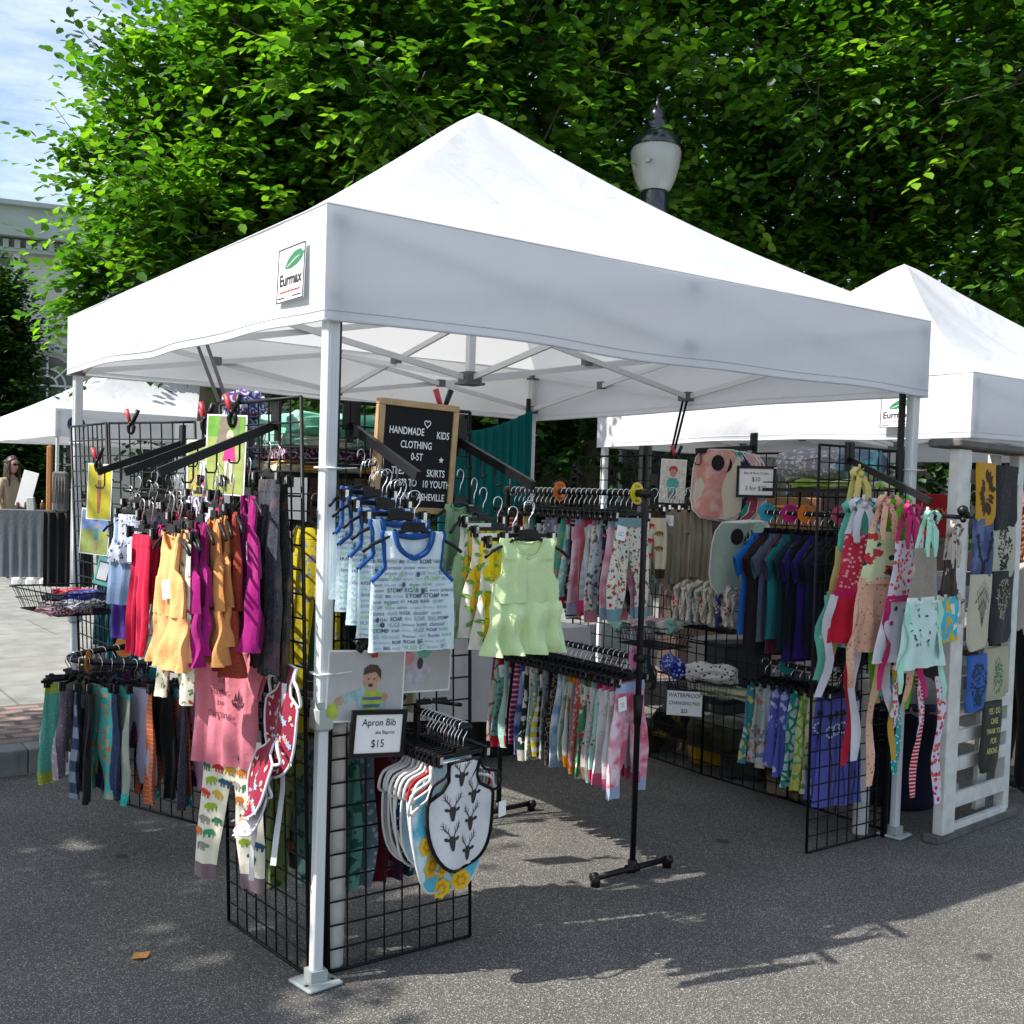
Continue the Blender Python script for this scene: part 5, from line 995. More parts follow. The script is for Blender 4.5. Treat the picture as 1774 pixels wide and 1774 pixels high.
# ---------------------------------------------------------------- pink camping outfit hung at the end of the left panel
def camp(c, mb):
    for k, (tx, s) in enumerate((("I'd", .026), ('Rather', .028), ('be', .026), ('Camping', .03))): c.decal(mb, place_mb(text_mb(tx, s, .0), -.012, -.255-.037*k), 1, .005)
    for a in range(9): q = math.pi*a/8; c.decal(mb, place_mb(ell(.004, .006, 8), .062+.02*math.cos(q), -.318-.016*math.sin(q)), 1, .005)
    for x, h in ((.052,.03),(.062,.045),(.072,.032)): c.decal(mb, place_mb(poly_mb([(-.006,0),(.006,0),(.002,h*.6),(.0,h),(-.004,h*.5)]), x, -.318), 1, .005)
RSE = [fab('heather', 'd98292', 'd0707f'), colm('printink', '4a2430')]
tp = (-.15, .41, 1.16)
hanger('top', 'black shoulder hanger of the pink camping t-shirt', tp, R(-62))
tee('dusty pink short sleeved t-shirt lettered about camping, hung over animal print trousers', tp, R(-62), random.Random(5), m=RSE, L=.42, w=.26, sl=.1, decals=camp, name='t_shirt', tagc=0, group=None, droop=1.0)
ZC = [('bred', 'c02a26'), ('bgold', 'c9a024'), ('borange', 'c87020'), ('bgreen', '2f8a5a'), ('blime', '8aa820'), ('bblue', '1f4a6a'), ('bgrey', '84827c'), ('bpine', '2a6048')]
ZM = [fab('plain', 'e6e0cc')]+[colm(a, b) for a, b in ZC]
def zoo(c, mb):
    rg = random.Random(11); k = 0
    for r_ in range(9):
        z = c.z0-.06-r_*.045
        for q in range(-3, 4):
            x = q*.056+(.028 if r_ % 2 else 0); a = c.at(z)
            ok = a[0]+.02 < x < a[3]-.02 and (a[2]-a[1] < 1e-4 or not (a[1]-.02 < x < a[2]+.02))
            if ok and z > c.z1+.07: c.decal(mb, place_mb(beast(), x, z, .052, rg.uniform(-.15,.15), 1 if k % 3 else -1), 1+k % 8, .0025); k += 1
leggings('cream trousers with colourful beasts and mauve cuffs below the pink t-shirt', (-.125, .4, .87), R(-68), random.Random(6), m=ZM, cuff=fab('plain', '7c6a70'), L=.53, w=.25, tagc=0, decals=zoo, group=None, name='animal_trousers', spread=1.3, fold=.008)
# ---------------------------------------------------------------- burgundy halter bibs by the front leg
BUR = [fab('plain', '8c1836'), colm('petal', 'd9b7a0'), colm('petal2', 'c07a50'), colm('twig', 'c9c6b0'), colm('petal3', '8a9ab0')]
def sprigs(c, mb):
    rg = random.Random(2)
    for _ in range(26): c.decal(mb, place_mb(blossom(5, 0, .5, .5), rg.uniform(-.09,.09), rg.uniform(-.3,-.14), rg.uniform(.018,.03)), rg.choice((1, 2, 4)), .0016)
    for _ in range(50): c.decal(mb, place_mb(leafp(), rg.uniform(-.1,.1), rg.uniform(-.32,-.1), .018, rg.uniform(-3,3)), 3, .0014)
WCL = fab('plain', 'dadade')
for i, (nm, loc, a, w_, h_, m_) in enumerate([('burgundy floral halter apron bib, uppermost by the front leg', (-.08,.07,1.0), -92, .22, .34, BUR), ('burgundy floral halter apron bib with white backing showing, in the middle', (-.1,.1,.8), -104, .22, .27, BUR), ('white backed halter apron bib, lowest of the three by the front leg', (-.12,.13,.67), -100, .2, .2, fab('plain', 'dcdce2'))]):
    bib(nm, loc, R(a), m_, WCL, w_, h_, sprigs if i < 2 else None, 40+i, 'halter apron bibs by the front leg', tilt=(-.05, -.1, -.08)[i])
def ribbon(label, pts, w, m, group, name='apron_tie', th=.002, face=(0, -1)):
    mb = MB(); P = smooth_path([Vector((p[0], p[1])) for p in pts], 1) if 0 else [Vector(p) for p in pts]
    fx = Vector((-face[1], face[0], 0)).normalized()
    rows = []
    for i, p in enumerate(P):
        tw = math.sin(i*1.3)*.25; s = fx*math.cos(tw)+Vector((face[0], face[1], 0))*math.sin(tw); rows.append([p-s*w/2, p, p+s*w/2])
    mb.grid(rows, 0, True); n_ = Vector((face[0], face[1], 0))*-th; mb.grid([[q+n_ for q in r] for r in rows], 0, True, flip=True); return mb
def rib(label, pts, w, m, face=(0,-1), group='apron ties'):
    tag(obj('apron_tie', ribbon(label, pts, w, m, group, face=face), m), label, 'fabric tie', group)
rib('long white tie hanging from the halter bibs beside the tent leg', [(-.11,.04,.95),(-.115,.03,.8),(-.11,.035,.62),(-.12,.05,.48),(-.125,.06,.38)], .02, WCL, (-.9,-.4))
rib('short white tie below the lowest halter bib', [(-.14,.16,.62),(-.145,.15,.5),(-.15,.17,.4),(-.145,.18,.3)], .02, WCL, (-.9,-.4))
# ---------------------------------------------------------------- merchandise behind the corner panels
INN = [('grey green leaf leggings', fab('bits', '5f7f7a', '2f4a4a', s=22)), ('sea green tree leggings', fab('bits', '6aa896', '2f6a5c', s=16)), ('slate dotted leggings', fab('dots', '6a7f88', 'a9b4b8', s=40)), ('dark red leggings', fab('plain', '6a1224')), ('plum berry leggings', fab('bits', '4a1f3c', '9a5a7a', s=22, th=.3)), ('blue black leggings', fab('dots', '1f3a4a', '6aa0a8', s=50)), ('beige leggings', fab('bits', 'a89a80', '3a3228', s=30)), ('raspberry lace leggings', fab('bits', '9c3460', 'd0a0b0', s=20)), ('pink and grey leggings', fab('plain', '8a5a6c'))]
t = thing('straight_rail', 'low black rail inside the front corner', 'display rail', (.1, .28, .8)); mb = MB(); mb.tube([(0,0,0),(.52,-.02,0)], .011, 8); mb.tube([(.1,0,0),(.1,-.22,.02)], .007, 6); mb.tube([(.46,-.02,0),(.46,-.21,.02)], .007, 6); obj('rail', mb, PIPE, t)
for i, (nm, m_) in enumerate(INN):
    hang('clip', lambda lb, loc, rz, rg: leggings(lb, loc, rz, rg, m=m_, cuff=fab('plain', '8a8890') if i in (6, 7) else None, L=.5, w=.19, tagc=0, fold=.013, spread=.6), nm, 'on the low corner rail', (.14+.05*i, .28-.002*i, .8), R(-68+5*i))
t = thing('straight_rail', 'black rail behind the left corner panel', 'display rail', (.08, .3, .86)); mb = MB(); mb.tube([(0,.0,0),(.02,.34,0)], .011, 8); obj('rail', mb, PIPE, t)
for i, (nm, m_, L_) in enumerate([('olive fern leggings', fab('bits', '8a9a5c', '4a5a34', s=24), .58), ('white and grey brushstroke leggings', fab('blotch', 'bcbcbc', '4a4c50', s=26), .6), ('dark green triangle leggings', fab('geo', '2a3a38', '5a6a64', 'b8703c', s=12), .55), ('black jersey leggings', fab('plain', '0c0c0e'), .5), ('olive grey leggings', fab('heather', '6a6f54', '565a44'), .5)]):
    hang('clip', lambda lb, loc, rz, rg: leggings(lb, loc, rz, rg, m=m_, L=L_, w=.16, tagc=0, fold=.012, spread=.5), nm, 'behind the left corner panel', (.09, .36+.06*i, .86), R(-20-4*i))
# upper inner items seen through the left panel
for i, (nm, m_, L_, x, y, z) in enumerate([('yellow animal face leggings', fab('bits', 'c2b21e', '8a8a8c', s=22, th=.3), .7, .12, .32, 1.52), ('black and white arrow leggings', fab('geo', '101012', 'c9c9c6', s=24, th=.32), .6, .2, .25, 1.5), ('deep sea green leggings', fab('plain', '3f6f5c'), .5, .2, .3, 1.5), ('grey striped top', fab('stripe', '54585c', '94989c', s=40), .5, .3, .3, 1.48), ('cream arrow leggings', fab('geo', 'b0a88c', '3c3a30', s=24), .62, .38, .25, 1.5), ('black quilted leggings', fab('lattice', '141416', '3a3a40', s=30), .55, .45, .3, 1.5)]):
    hang('clip', lambda lb, loc, rz, rg: leggings(lb, loc, rz, rg, m=m_, L=L_, w=.16, tagc=0, spread=.5), nm, 'inside the front corner', (x, y, z), R(-50+10*i))
t = thing('straight_rail', 'upper black rail inside the front corner', 'display rail', (.1, .3, 1.5)); mb = MB(); mb.tube([(0,0.02,0),(.5,-.02,0)], .01, 8); obj('rail', mb, PIPE, t)
# ---------------------------------------------------------------- shelves of folded blankets
def folded(label, loc, rz, w, d, h, m, name='folded_blanket', cat='folded blanket', seed=0, group='folded blankets', roll=False):
    rg = random.Random(seed); mb = MB(); n = 26; rows = []
    lay = 3
    for i in range(13):
        u = -1+2*i/12; row = []
        sh = (1-abs(u)**6*.12)
        for k in range(n+1):
            a = 2*math.pi*k/n; ca, sa = math.cos(a), math.sin(a); y = d/2*math.copysign(abs(ca)**(.35 if not roll else 1), ca)*sh; z = h/2*math.copysign(abs(sa)**(.5 if not roll else 1), sa)*sh
            y += .006*math.sin(7*a+3*u+seed); z += .007*math.sin(3.1*u*2+seed+ca*2)+.004*math.sin(6*a+5*u)
            row.append((u*w/2+.005*math.sin(a*3+seed), y, z+h/2))
        rows.append(row)
    mb.grid(rows, 0, True, flip=True)
    for e in (0, -1): c = [sum(p[j] for p in rows[e])/len(rows[e]) for j in range(3)]; b = len(mb.v); mb.v.append(tuple(c)); mb.v += rows[e]; 
    nn = n+1; b1 = len(mb.v)-nn; b0_ = b1-1-nn
    for k in range(n): mb.f.append([b1-1, b1+k+1, b1+k]); mb.m.append(0); mb.sm.append(True); mb.f.append([b0_-1, b0_+k, b0_+k+1]); mb.m.append(0); mb.sm.append(True)
    for q in range(1, lay):   # fold lines
        zz = h*q/lay; mb.tube([(u*w/2*.99, -d/2*.985-.002, zz+.006*math.sin(5*u+seed+q)) for u in [-1+2*i/12 for i in range(13)]], .0035, 5, cap=False)
    return tag(obj(name, mb, m, None, loc, rz), label, cat, group)
def shelf(label, loc, rz, w, d, lip=.03, group='black wire shelves'):
    t = thing('wire_shelf', label, 'shelf', loc, rz, group); mb = MB()
    for i in range(9): y = -d/2+d*i/8; mb.tube([(-w/2,y,0),(w/2,y,0)], .002, 4, cap=False)
    for i in range(4): x = -w/2+w*i/3; mb.tube([(x,-d/2,-.003),(x,d/2,-.003)], .003, 5, cap=False)
    mb.tube([(-w/2,-d/2,lip),(w/2,-d/2,lip)], .0035, 5); mb.bar((-w/2,-d/2,-.008),(w/2,-d/2,-.008),.004,.014); obj('wire_tray', mb, WIRE, t); return t
shelf('black wire shelf behind the letter board', (.26, .36, 1.6), R(-4), .62, .32)
zz = 1.605
for i, (nm, m_, h_) in enumerate([('aqua and cream folded blanket at the bottom of the corner shelf', fab('floral', 'd9d2b4', '4aa896', 'd9a24a', s=10, th=.45), .034), ('burgundy geometric folded blanket on the corner shelf', fab('lattice', '3a1a30', 'b89ab4', '8a3a5a', s=36, th=.3), .04), ('cream and pink folded blanket on the corner shelf', fab('blotch', 'd8d0b0', 'c08a94', '7fae9c', s=9), .04), ('mint green crumpled blanket on top of the corner shelf', fab('blotch', '6fc0a0', 'a8dcc4', s=7), .075)]):
    folded(nm, (.24+.01*(i % 2), .36, zz), R(-6+5*i), .56, .3, h_, m_, seed=i); zz += h_+.002
folded('rolled blue and violet medallion blanket standing behind the girl photo', (.0, .68, 1.79), R(25), .13, .1, .1, fab('lattice', 'b9b4cc', '3a3f8a', '6a2a5a', s=26, th=.5), name='rolled_blanket', roll=True, seed=9)
folded('blue medallion blanket hanging below the rolled one', (.0, .66, 1.6), R(25), .12, .08, .19, fab('lattice', '3a3f5c', '8a90b8', '6a2a3a', s=26, th=.5), name='rolled_blanket', seed=10)
# ================================================================== SIGNS, PRINTS, CLAMPS
WOOD = mat('oak_frame', (.42, .27, .13), .5, noise=.2, nscale=25); FELT = mat('black_felt', (.008, .008, .009), .95); WLET = mat('white_letters', (.8, .8, .8), .5)
sgn = thing('letter_board', 'black felt letter board in an oak frame advertising handmade kids clothing', 'sign', (.31, .0, 1.66), R(2)); sgn.rotation_euler = (R(3), R(1.2), R(3))
bw, bh = .305, .36
mb = MB(); mb.box((0,0,0), (bw-.02,.012,bh-.02)); 
for k in range(34): mb.box((0,-.0065,-bh/2+.022+k*.0102), (bw-.03,.0015,.0045))
obj('felt', mb, FELT, sgn); mb = MB(); f_ = .02
mb.box((0,0,bh/2-f_/2), (bw,.03,f_), bev=.002); mb.box((0,0,-bh/2+f_/2), (bw,.03,f_), bev=.002); mb.box((-bw/2+f_/2,0,0), (f_,.0296,bh-2*f_), bev=.002); mb.box((bw/2-f_/2,0,0), (f_,.0296,bh-2*f_), bev=.002); obj('frame', mb, WOOD, sgn)
mb = MB()
for tx, x, z, s in (('HANDMADE', -.045, .083, .033), ('KIDS', .096, .077, .033), ('CLOTHING', -.005, .04, .033), ('0-5T', .0, .002, .033), ('TEES  &', -.055, -.045, .033), ('SKIRTS', .078, -.048, .033), ('UP TO', -.028, -.082, .033), ('10 YOUTH', .083, -.084, .033), ('MADE IN', -.07, -.125, .032), ('ASHEVILLE', .065, -.127, .032)):
    t_ = text_mb(tx, s, .012, 0, sx=.72); t_.xform(Matrix.Translation((x, -.0095, z))); mb.merge(t_)
for sx_ in (-.088, .096): st = place_mb(blossom(5, 0, .5, .42), sx_, -.002, .022, .3); st.xform(Matrix.Translation((0, -.0095, 0))); mb.merge(st)
ht = [(math.sin(t)**3*.9, (13*math.cos(t)-5*math.cos(2*t)-2*math.cos(3*t)-math.cos(4*t))/16) for t in [2*math.pi*i/24 for i in range(25)]]
mb.tube([(.032+x*.013, -.0095, .112+z*.013) for x, z in ht], .0018, 5); obj('lettering', mb, WLET, sgn)
def framed(label, loc, rot, w, h, lines, border=BLK, paper=None, f=.014, cat='sign', name='framed_sign'):
    t = thing(name, label, cat, loc); t.rotation_euler = rot; mb = MB(); mb.box((0,0,0), (w-f,.004,h-f)); obj('card', mb, paper or PAP, t)
    if border: mb = MB(); mb.box((0,0,h/2-f/2), (w,.012,f)); mb.box((0,0,-h/2+f/2), (w,.012,f)); mb.box((-w/2+f/2,0,0), (f,.0118,h-2*f)); mb.box((w/2-f/2,0,0), (f,.0118,h-2*f)); obj('frame', mb, border, t)
    mb = MB()
    for tx, x, z, s, b_ in lines: q = text_mb(tx, s, b_, 0, sx=.85); q.xform(Matrix.Translation((x, -.0032, z))); mb.merge(q)
    obj('lettering', mb, INK, t); return t
framed('black framed card priced for apron bibs at fifteen dollars', (.158, -.075, .79), (R(2), R(3), R(-6)), .185, .15, [('Apron Bib', 0, .035, .032, .004), ('aka Bapron', .022, .004, .017, .002), ('$15', 0, -.032, .035, .004)])
framed('small black framed card priced ten dollars for bibs and burp cloths', (2.86, .84, 1.655), (0, 0, R(-50)), .2, .165, [('Bibs & Burp Cloths', 0, .045, .019, 0), ('$10', 0, .012, .034, .004), ('3 for $25', 0, -.035, .034, .004)])
framed('white card about waterproof changing pads hung on the low basket', (2.56, 1.0, .49), (R(-8), R(3), R(-30)), .2, .14, [('WATERPROOF', 0, .04, .031, .008), ('CHANGING PAD', 0, .0, .026, .008), ('$25', 0, -.04, .028, .008)], None)
# flat photographs in sleeves
SK = mat('print_skin', (.45, .27, .2), .5); HR = mat('print_hair', (.05, .03, .02), .5)
def photo(label, loc, rot, w, h, bgm, shapes, mats, border=PAP):
    t = thing('photo_print', label, 'photo print', loc, 0, 'laminated photo prints'); t.rotation_euler = rot; mb = MB(); mb.box((0,0,0), (w,.0016,h)); obj('sleeve', mb, border, t)
    mb = MB(); mb.box((0,-.0015,0), (w-.012,.001,h-.012)); 
    for i, (pm, mi) in enumerate(shapes): q = MB(); q.merge(pm, mi+1); q.xform(Matrix.Translation((0, -.0022-.0002*i, 0))); mb.merge(q)
    obj('picture', mb, [bgm]+mats, t); return t
gb = mat('print_grey', (.42, .42, .43), .35, noise=.15, nscale=8)
photo('laminated photo of a baby in a striped bib beside the front leg', (.135, -.03, .935), (R(-2), R(3), R(-2)), .27, .225, gb,
 [(place_mb(ell(.055,.05), .02,-.045), 0), (place_mb(poly_mb([(-.09,-.03),(-.02,-.005),(-.01,-.035),(-.07,-.055)]), 0,0), 0), (place_mb(ell(.017,.014), -.09,-.045), 1), (place_mb(poly_mb([(.04,-.01),(.075,-.03),(.075,-.06),(.05,-.05)]), 0,0), 0), (place_mb(ell(.016,.015), .062,-.035), 1),
  (place_mb(ell(.036,.038), .022,-.045), 2), (place_mb(poly_mb([(-.012,-.035),(.055,-.035),(.056,-.045),(-.012,-.045)]), 0,0), 3), (place_mb(poly_mb([(-.01,-.058),(.052,-.058),(.048,-.068),(-.006,-.068)]), 0,0), 3), (place_mb(ell(.03,.037), .018,.02), 1), (place_mb(poly_mb([(-.012,.035),(-.01,.055),(.01,.068),(.035,.066),(.05,.048),(.05,.02),(.042,.03),(.03,.044),(.01,.04)]), 0,0), 4), (place_mb(ell(.0035,.003), .006,.022), 5), (place_mb(ell(.0035,.003), .026,.022), 5), (place_mb(ell(.009,.006), .014,.002), 5), (place_mb(ell(.02,.026), -.112,-.075), 2)],
 [mat('print_aqua', (.28,.42,.44), .4), SK, mat('print_lime', (.35,.45,.05), .4), mat('print_navyblue', (.06,.12,.25), .4), HR, mat('print_dark', (.06,.02,.02), .4)])
photo('laminated photo with soft pink and green shapes right of the baby photo', (.355, -.012, .99), (0, R(2), R(3)), .22, .19, gb, [(place_mb(ell(.03,.028), .0,.045), 0), (place_mb(ell(.02,.024), -.06,.02), 1), (place_mb(ell(.05,.04), -.02,-.03), 2), (place_mb(ell(.012,.02), -.015,.0), 3)], [mat('print_mint', (.1,.4,.28), .4), mat('print_rose', (.6,.2,.25), .4), mat('print_lilac', (.45,.42,.5), .4), HR])
grs = mat('print_grass', (.3, .36, .1), .4, noise=.2, nscale=30)
photo('laminated photo of a girl in a pink dress by a tree trunk', (-.135, .5, 1.655), (R(0), R(2), R(-66)), .185, .27, grs,
 [(poly_mb([(-.086,.13),(.086,.13),(.086,.06),(-.086,.06)]), 0), (poly_mb([(-.03,.13),(.01,.13),(.015,.06),(.03,.04),(-.045,.04),(-.035,.06)]), 1), (poly_mb([(.05,.13),(.062,.13),(.06,.07),(.05,.07)]), 1), (place_mb(ell(.016,.022), .02,.062), 2), (poly_mb([(.005,.04),(.038,.04),(.05,-.02),(-.012,-.02)]), 3), (poly_mb([(.0,-.02),(.015,-.02),(.008,-.09),(-.004,-.09)]), 4), (poly_mb([(.022,-.02),(.038,-.02),(.038,-.1),(.026,-.1)]), 4), (place_mb(ell(.014,.015), .02,.05), 5)],
 [mat('print_foliage', (.12,.3,.03), .5), mat('print_trunk', (.2,.16,.12), .6), mat('print_blond', (.6,.5,.35), .5), mat('print_fuchsia', (.65,.03,.2), .4), mat('print_floral', (.6,.5,.55), .4), SK])
photo('laminated photo of a child lying on yellow flowers', (-.1, 2.16, 1.505), (0, R(2), R(-60)), .15, .26, mat('print_yellow', (.55, .48, .02), .4, noise=.15, nscale=40), [(place_mb(ell(.012,.014), 0,.07), 0), (poly_mb([(-.01,.055),(.01,.055),(.014,-.02),(.006,-.1),(-.006,-.1),(-.012,-.02)]), 1)], [SK, mat('print_redcloth', (.4,.12,.05), .4)])
photo('laminated photo of a child standing in a meadow under blue sky', (-.06, 2.38, 1.31), (0, R(4), R(-50)), .16, .22, grs, [(poly_mb([(-.074,.1),(.074,.1),(.074,.01),(-.074,.01)]), 0), (place_mb(ell(.01,.012), .01,.03), 1), (poly_mb([(0,.018),(.02,.018),(.02,-.04),(0,-.04)]), 2), (poly_mb([(.002,-.04),(.018,-.04),(.018,-.085),(.004,-.085)]), 1)], [mat('print_sky', (.2,.32,.6), .4), SK, mat('print_teal', (.05,.3,.35), .4)])
photo('laminated photo of two children behind the waterfall arm', (-.06, .95, 1.6), (0, 0, R(-62)), .13, .24, grs, [(place_mb(ell(.014,.018), .02,.06), 0), (poly_mb([(0,.04),(.04,.04),(.045,-.06),(0,-.06)]), 1), (poly_mb([(-.05,.0),(-.01,.0),(-.01,-.09),(-.05,-.09)]), 2)], [SK, mat('print_white', (.6,.58,.58), .4), mat('print_gold', (.45,.35,.05), .5, noise=.5, nscale=60)])
photo('laminated photo of a red haired child in a teal shirt', (2.9, 1.5, 1.655), (0, R(2), R(-45)), .145, .25, mat('print_cream', (.62, .6, .57), .4), [(place_mb(ell(.026,.022), 0,.065), 1), (place_mb(ell(.02,.022), 0,.045), 0), (poly_mb([(-.018,.018),(.018,.018),(.036,-.005),(.03,-.045),(.024,-.06),(-.024,-.06),(-.03,-.045),(-.036,-.005)]), 2), (poly_mb([(-.024,-.06),(.024,-.06),(.022,-.1),(-.022,-.1)]), 3)], [SK, mat('print_redhair', (.5,.03,.03), .5), mat('print_teal2', (.06,.35,.32), .4), mat('print_grey2', (.2,.2,.2), .5)])
# spring clamps
def clamp(label, loc, rz=0, tip=0, s=1.0):
    t = thing('spring_clamp', label, 'clamp', loc, 0, 'black and red spring clamps'); t.rotation_euler = (0, tip, rz)
    for q, m_ in ((-1, RED), (1, BLK)):
        mb = MB(); mb.tube([(q*.004*s,0,-.005*s),(q*.014*s,0,.02*s),(q*.026*s,0,.05*s)], [.006*s,.008*s,.009*s], 7); o = obj('handle', mb, m_, t)
    mb = MB()
    for q in (-1, 1): mb.tube([(q*.004*s,0,0),(q*.012*s,0,-.018*s),(q*.01*s,0,-.035*s),(q*.002*s,0,-.045*s)], [.007*s,.008*s,.006*s,.005*s], 7)
    mb.tube([(0,-.009*s,-.002*s),(0,.009*s,-.002*s)], .008*s, 8); obj('jaws', mb, BLK, t)
for lb, lc, rz, tp_ in (('spring clamp on top of the letter board', (.41,.0,1.83), 0, 0), ('spring clamp on the girl photo', (-.125,.47,1.8), R(-60), 0), ('spring clamp on the left panel top, nearest the rear leg', (-.03,1.92,1.82), R(-50), .05), ('spring clamp on the left panel top, middle one', (.17,1.52,1.82), R(-50), -.05),
    ('spring clamp just left of the girl photo', (-.05,.93,1.8), R(-60), .1), ('spring clamp above the yellow flower photo', (-.11,2.16,1.65), R(-60), -.05), ('spring clamp above the meadow photo', (-.07,2.38,1.43), R(-60), .1), ('spring clamp on the red haired child photo', (2.92,1.5,1.8), R(-30), 0), ('spring clamp hanging above the baby photo', (.15,-.04,1.09), 0, R(200))): clamp(lb, lc, rz, tp_, 1.15)
# tall white sheets behind the left panels
for i, (x, y, w_) in enumerate([(.6, 2.75, .3), (1.05, 2.7, .26)]): mb = MB(); mb.box((0,0,0), (w_,.01,.55)); tag(obj('white_board', mb, PAP, None, (x, y, 1.62), R(-30)), ['white board behind the left waterfall arms', 'second white board further right behind the left arms'][i], 'board')
# ---------------------------------------------------------------- basket helper
def basket(label, loc, rz, w, d, h, group='black wire baskets'):
    t = thing('wire_basket', label, 'basket', loc, rz, group); mb = MB(); k = .82
    def ring(z, s): return [(-w/2*s,-d/2*s,z),(w/2*s,-d/2*s,z),(w/2*s,d/2*s,z),(-w/2*s,d/2*s,z),(-w/2*s,-d/2*s,z)]
    mb.tube(ring(h, 1), .0035, 5); mb.tube(ring(h*.5, (1+k)/2), .0018, 4); mb.tube(ring(0, k), .003, 5)
    n = int(w/.026)
    for i in range(1, n):
        x = -w/2+w*i/n; mb.tube([(x,-d/2,h),(x*k,-d/2*k,0),(x*k,d/2*k,0),(x,d/2,h)], .0016, 4, cap=False)
    n = int(d/.03)
    for i in range(1, n):
        y = -d/2+d*i/n; mb.tube([(-w/2,y,h),(-w/2*k,y*k,0),(w/2*k,y*k,0),(w/2,y,h)], .0016, 4, cap=False)
    obj('basket_wires', mb, WIRE, t)
basket('wire basket of folded cloths on the far left panel', (-.2, 2.2, .955), R(10), .38, .5, .1)
for i, (hx, nm, k2) in enumerate([(('9c3a50','d0c0c4'), 'red and white checked', 'check'), (('b8b8bc','3a3a44'), 'grey patterned', 'bits'), (('2a2f7a','8088c0'), 'blue', 'dots'), (('c9c4b8','9a3a44'), 'cream and red', 'bits'), (('28282e','a0a0a8'), 'black and white', 'geo'), (('c02a40','e0b0b8'), 'bright red', 'dots')]):
    folded(nm+' cloth folded in the left wire basket', (-.28+.06*(i % 3), 2.03+.16*(i//2), .965+.022*(i % 3)), R(20+17*i), .2, .13, .026, fab(k2, *hx, *(hx if k2 == 'check' else ()), s=60, th=.3), name='folded_cloth', cat='folded cloth', seed=i, group='cloths in the left basket')
t = thing('sign_holder', 'small mint sign holder above the left wire basket', 'sign', (-.09,2.1,1.14)); t.rotation_euler = (R(-10), R(8), R(-60)); mb = MB(); mb.box((0,0,0), (.1,.006,.13), bev=.002); obj('backing', mb, mat('mint_plastic', (.15,.5,.42), .4), t); mb = MB(); mb.box((0,-.0045,0), (.07,.002,.09)); mb.box((0,-.006,0), (.06,.001,.078), 1); obj('card', mb, [INK, PAP], t)
# teal towels hanging on panel A
for i, (y, z, L_) in enumerate([(2.5, 1.35, .75), (2.35, .8, .4), (2.75, 1.2, .5)]):
    outline_cloth('hanging_cloth', ['teal towel hanging on the rear left panel', 'lower teal towel on the rear left panel', 'dark teal towel by the rear left leg'][i], 'towel', (.1, y, z), R(-80), [(-.09,0),(-.1,-L_),(.1,-L_),(.09,0)], fab('plain', ['12767c','0f5f68','0c4a54'][i]), fold=.02, nf=3, seed=i, group='teal towels')
# teal curtain at the back with a translucent grey one
TEAL = fab('plain', '0f7a7c', trans=.45)
def curtain(label, a, b, zt0, zt1, zb_, m_, seed=0, nf=12, amp=.02):
    rg = random.Random(seed); rows = []
    for j in range(25):
        v = j/24; row = []
        for i in range(121):
            u = i/120; z0_ = lerp(zt0, zt1, u)-.05*math.sin(math.pi*u); f = amp*(math.sin(nf*6.28*u+2*math.sin(5*u)+seed)+.5*math.sin(nf*13*u+v*2))*(.5+.5*v); dx, dy = b[0]-a[0], b[1]-a[1]; ln = math.hypot(dx, dy)
            row.append((a[0]+dx*u-dy/ln*f, a[1]+dy*u+dx/ln*f, lerp(z0_, zb_, v)))
        rows.append(row)
    mb = MB(); mb.grid(rows); mb.grid([[(p[0]+.003, p[1]+.003, p[2]) for p in r] for r in rows], flip=True); tag(obj('curtain', mb, m_), label, 'curtain')
curtain('sheer teal curtain at the back of the stall', (2.2, 2.9), (2.9, 2.88), 1.94, 2.12, 1.0, TEAL, 1)
curtain('narrow grey sheer curtain left of the teal one', (1.75, 2.95), (2.12, 2.92), 1.98, 1.95, 1.0, fab('plain', '8a8684', trans=.5), 2, 6)
# table with white cloth behind the pipe rack
tb = thing('folding_table', 'folding table under a white cloth behind the pipe rack', 'table', (2.1, 2.35, 0), 0)
mb = MB(); mb.box((0,0,.74), (1.3,.6,.03), bev=.005); obj('tabletop', mb, PVC, tb)
for x in (-.6,.6):
    for y in (-.25,.25): mb = MB(); mb.tube([(x,y,0),(x,y,.725)], .012, 8); obj('leg', mb, GREYP, tb)
mb = MB(); rows = []
for j in range(13):
    v = j/12; rows.append([(-.67+1.34*i/80, -.315-.025*v-.018*v*math.sin(i*.55+1), .762-.5*v) for i in range(81)])
mb.grid(rows[::-1]); mb.grid([[(-.67+1.34*i/80, y, .762) for i in range(81)] for y in (-.315, 0, .315)]); tag(obj('tablecloth', mb, fab('plain', 'c4c4c6'), None, (2.1, 2.35, 0)), 'white tablecloth on the folding table at the back', 'tablecloth')
EM = [mat('bow_red', (.4,.02,.04), .6), mat('bow_blue', (.03,.06,.3), .6), mat('badge_yellow', (.75,.6,.03), .5)]
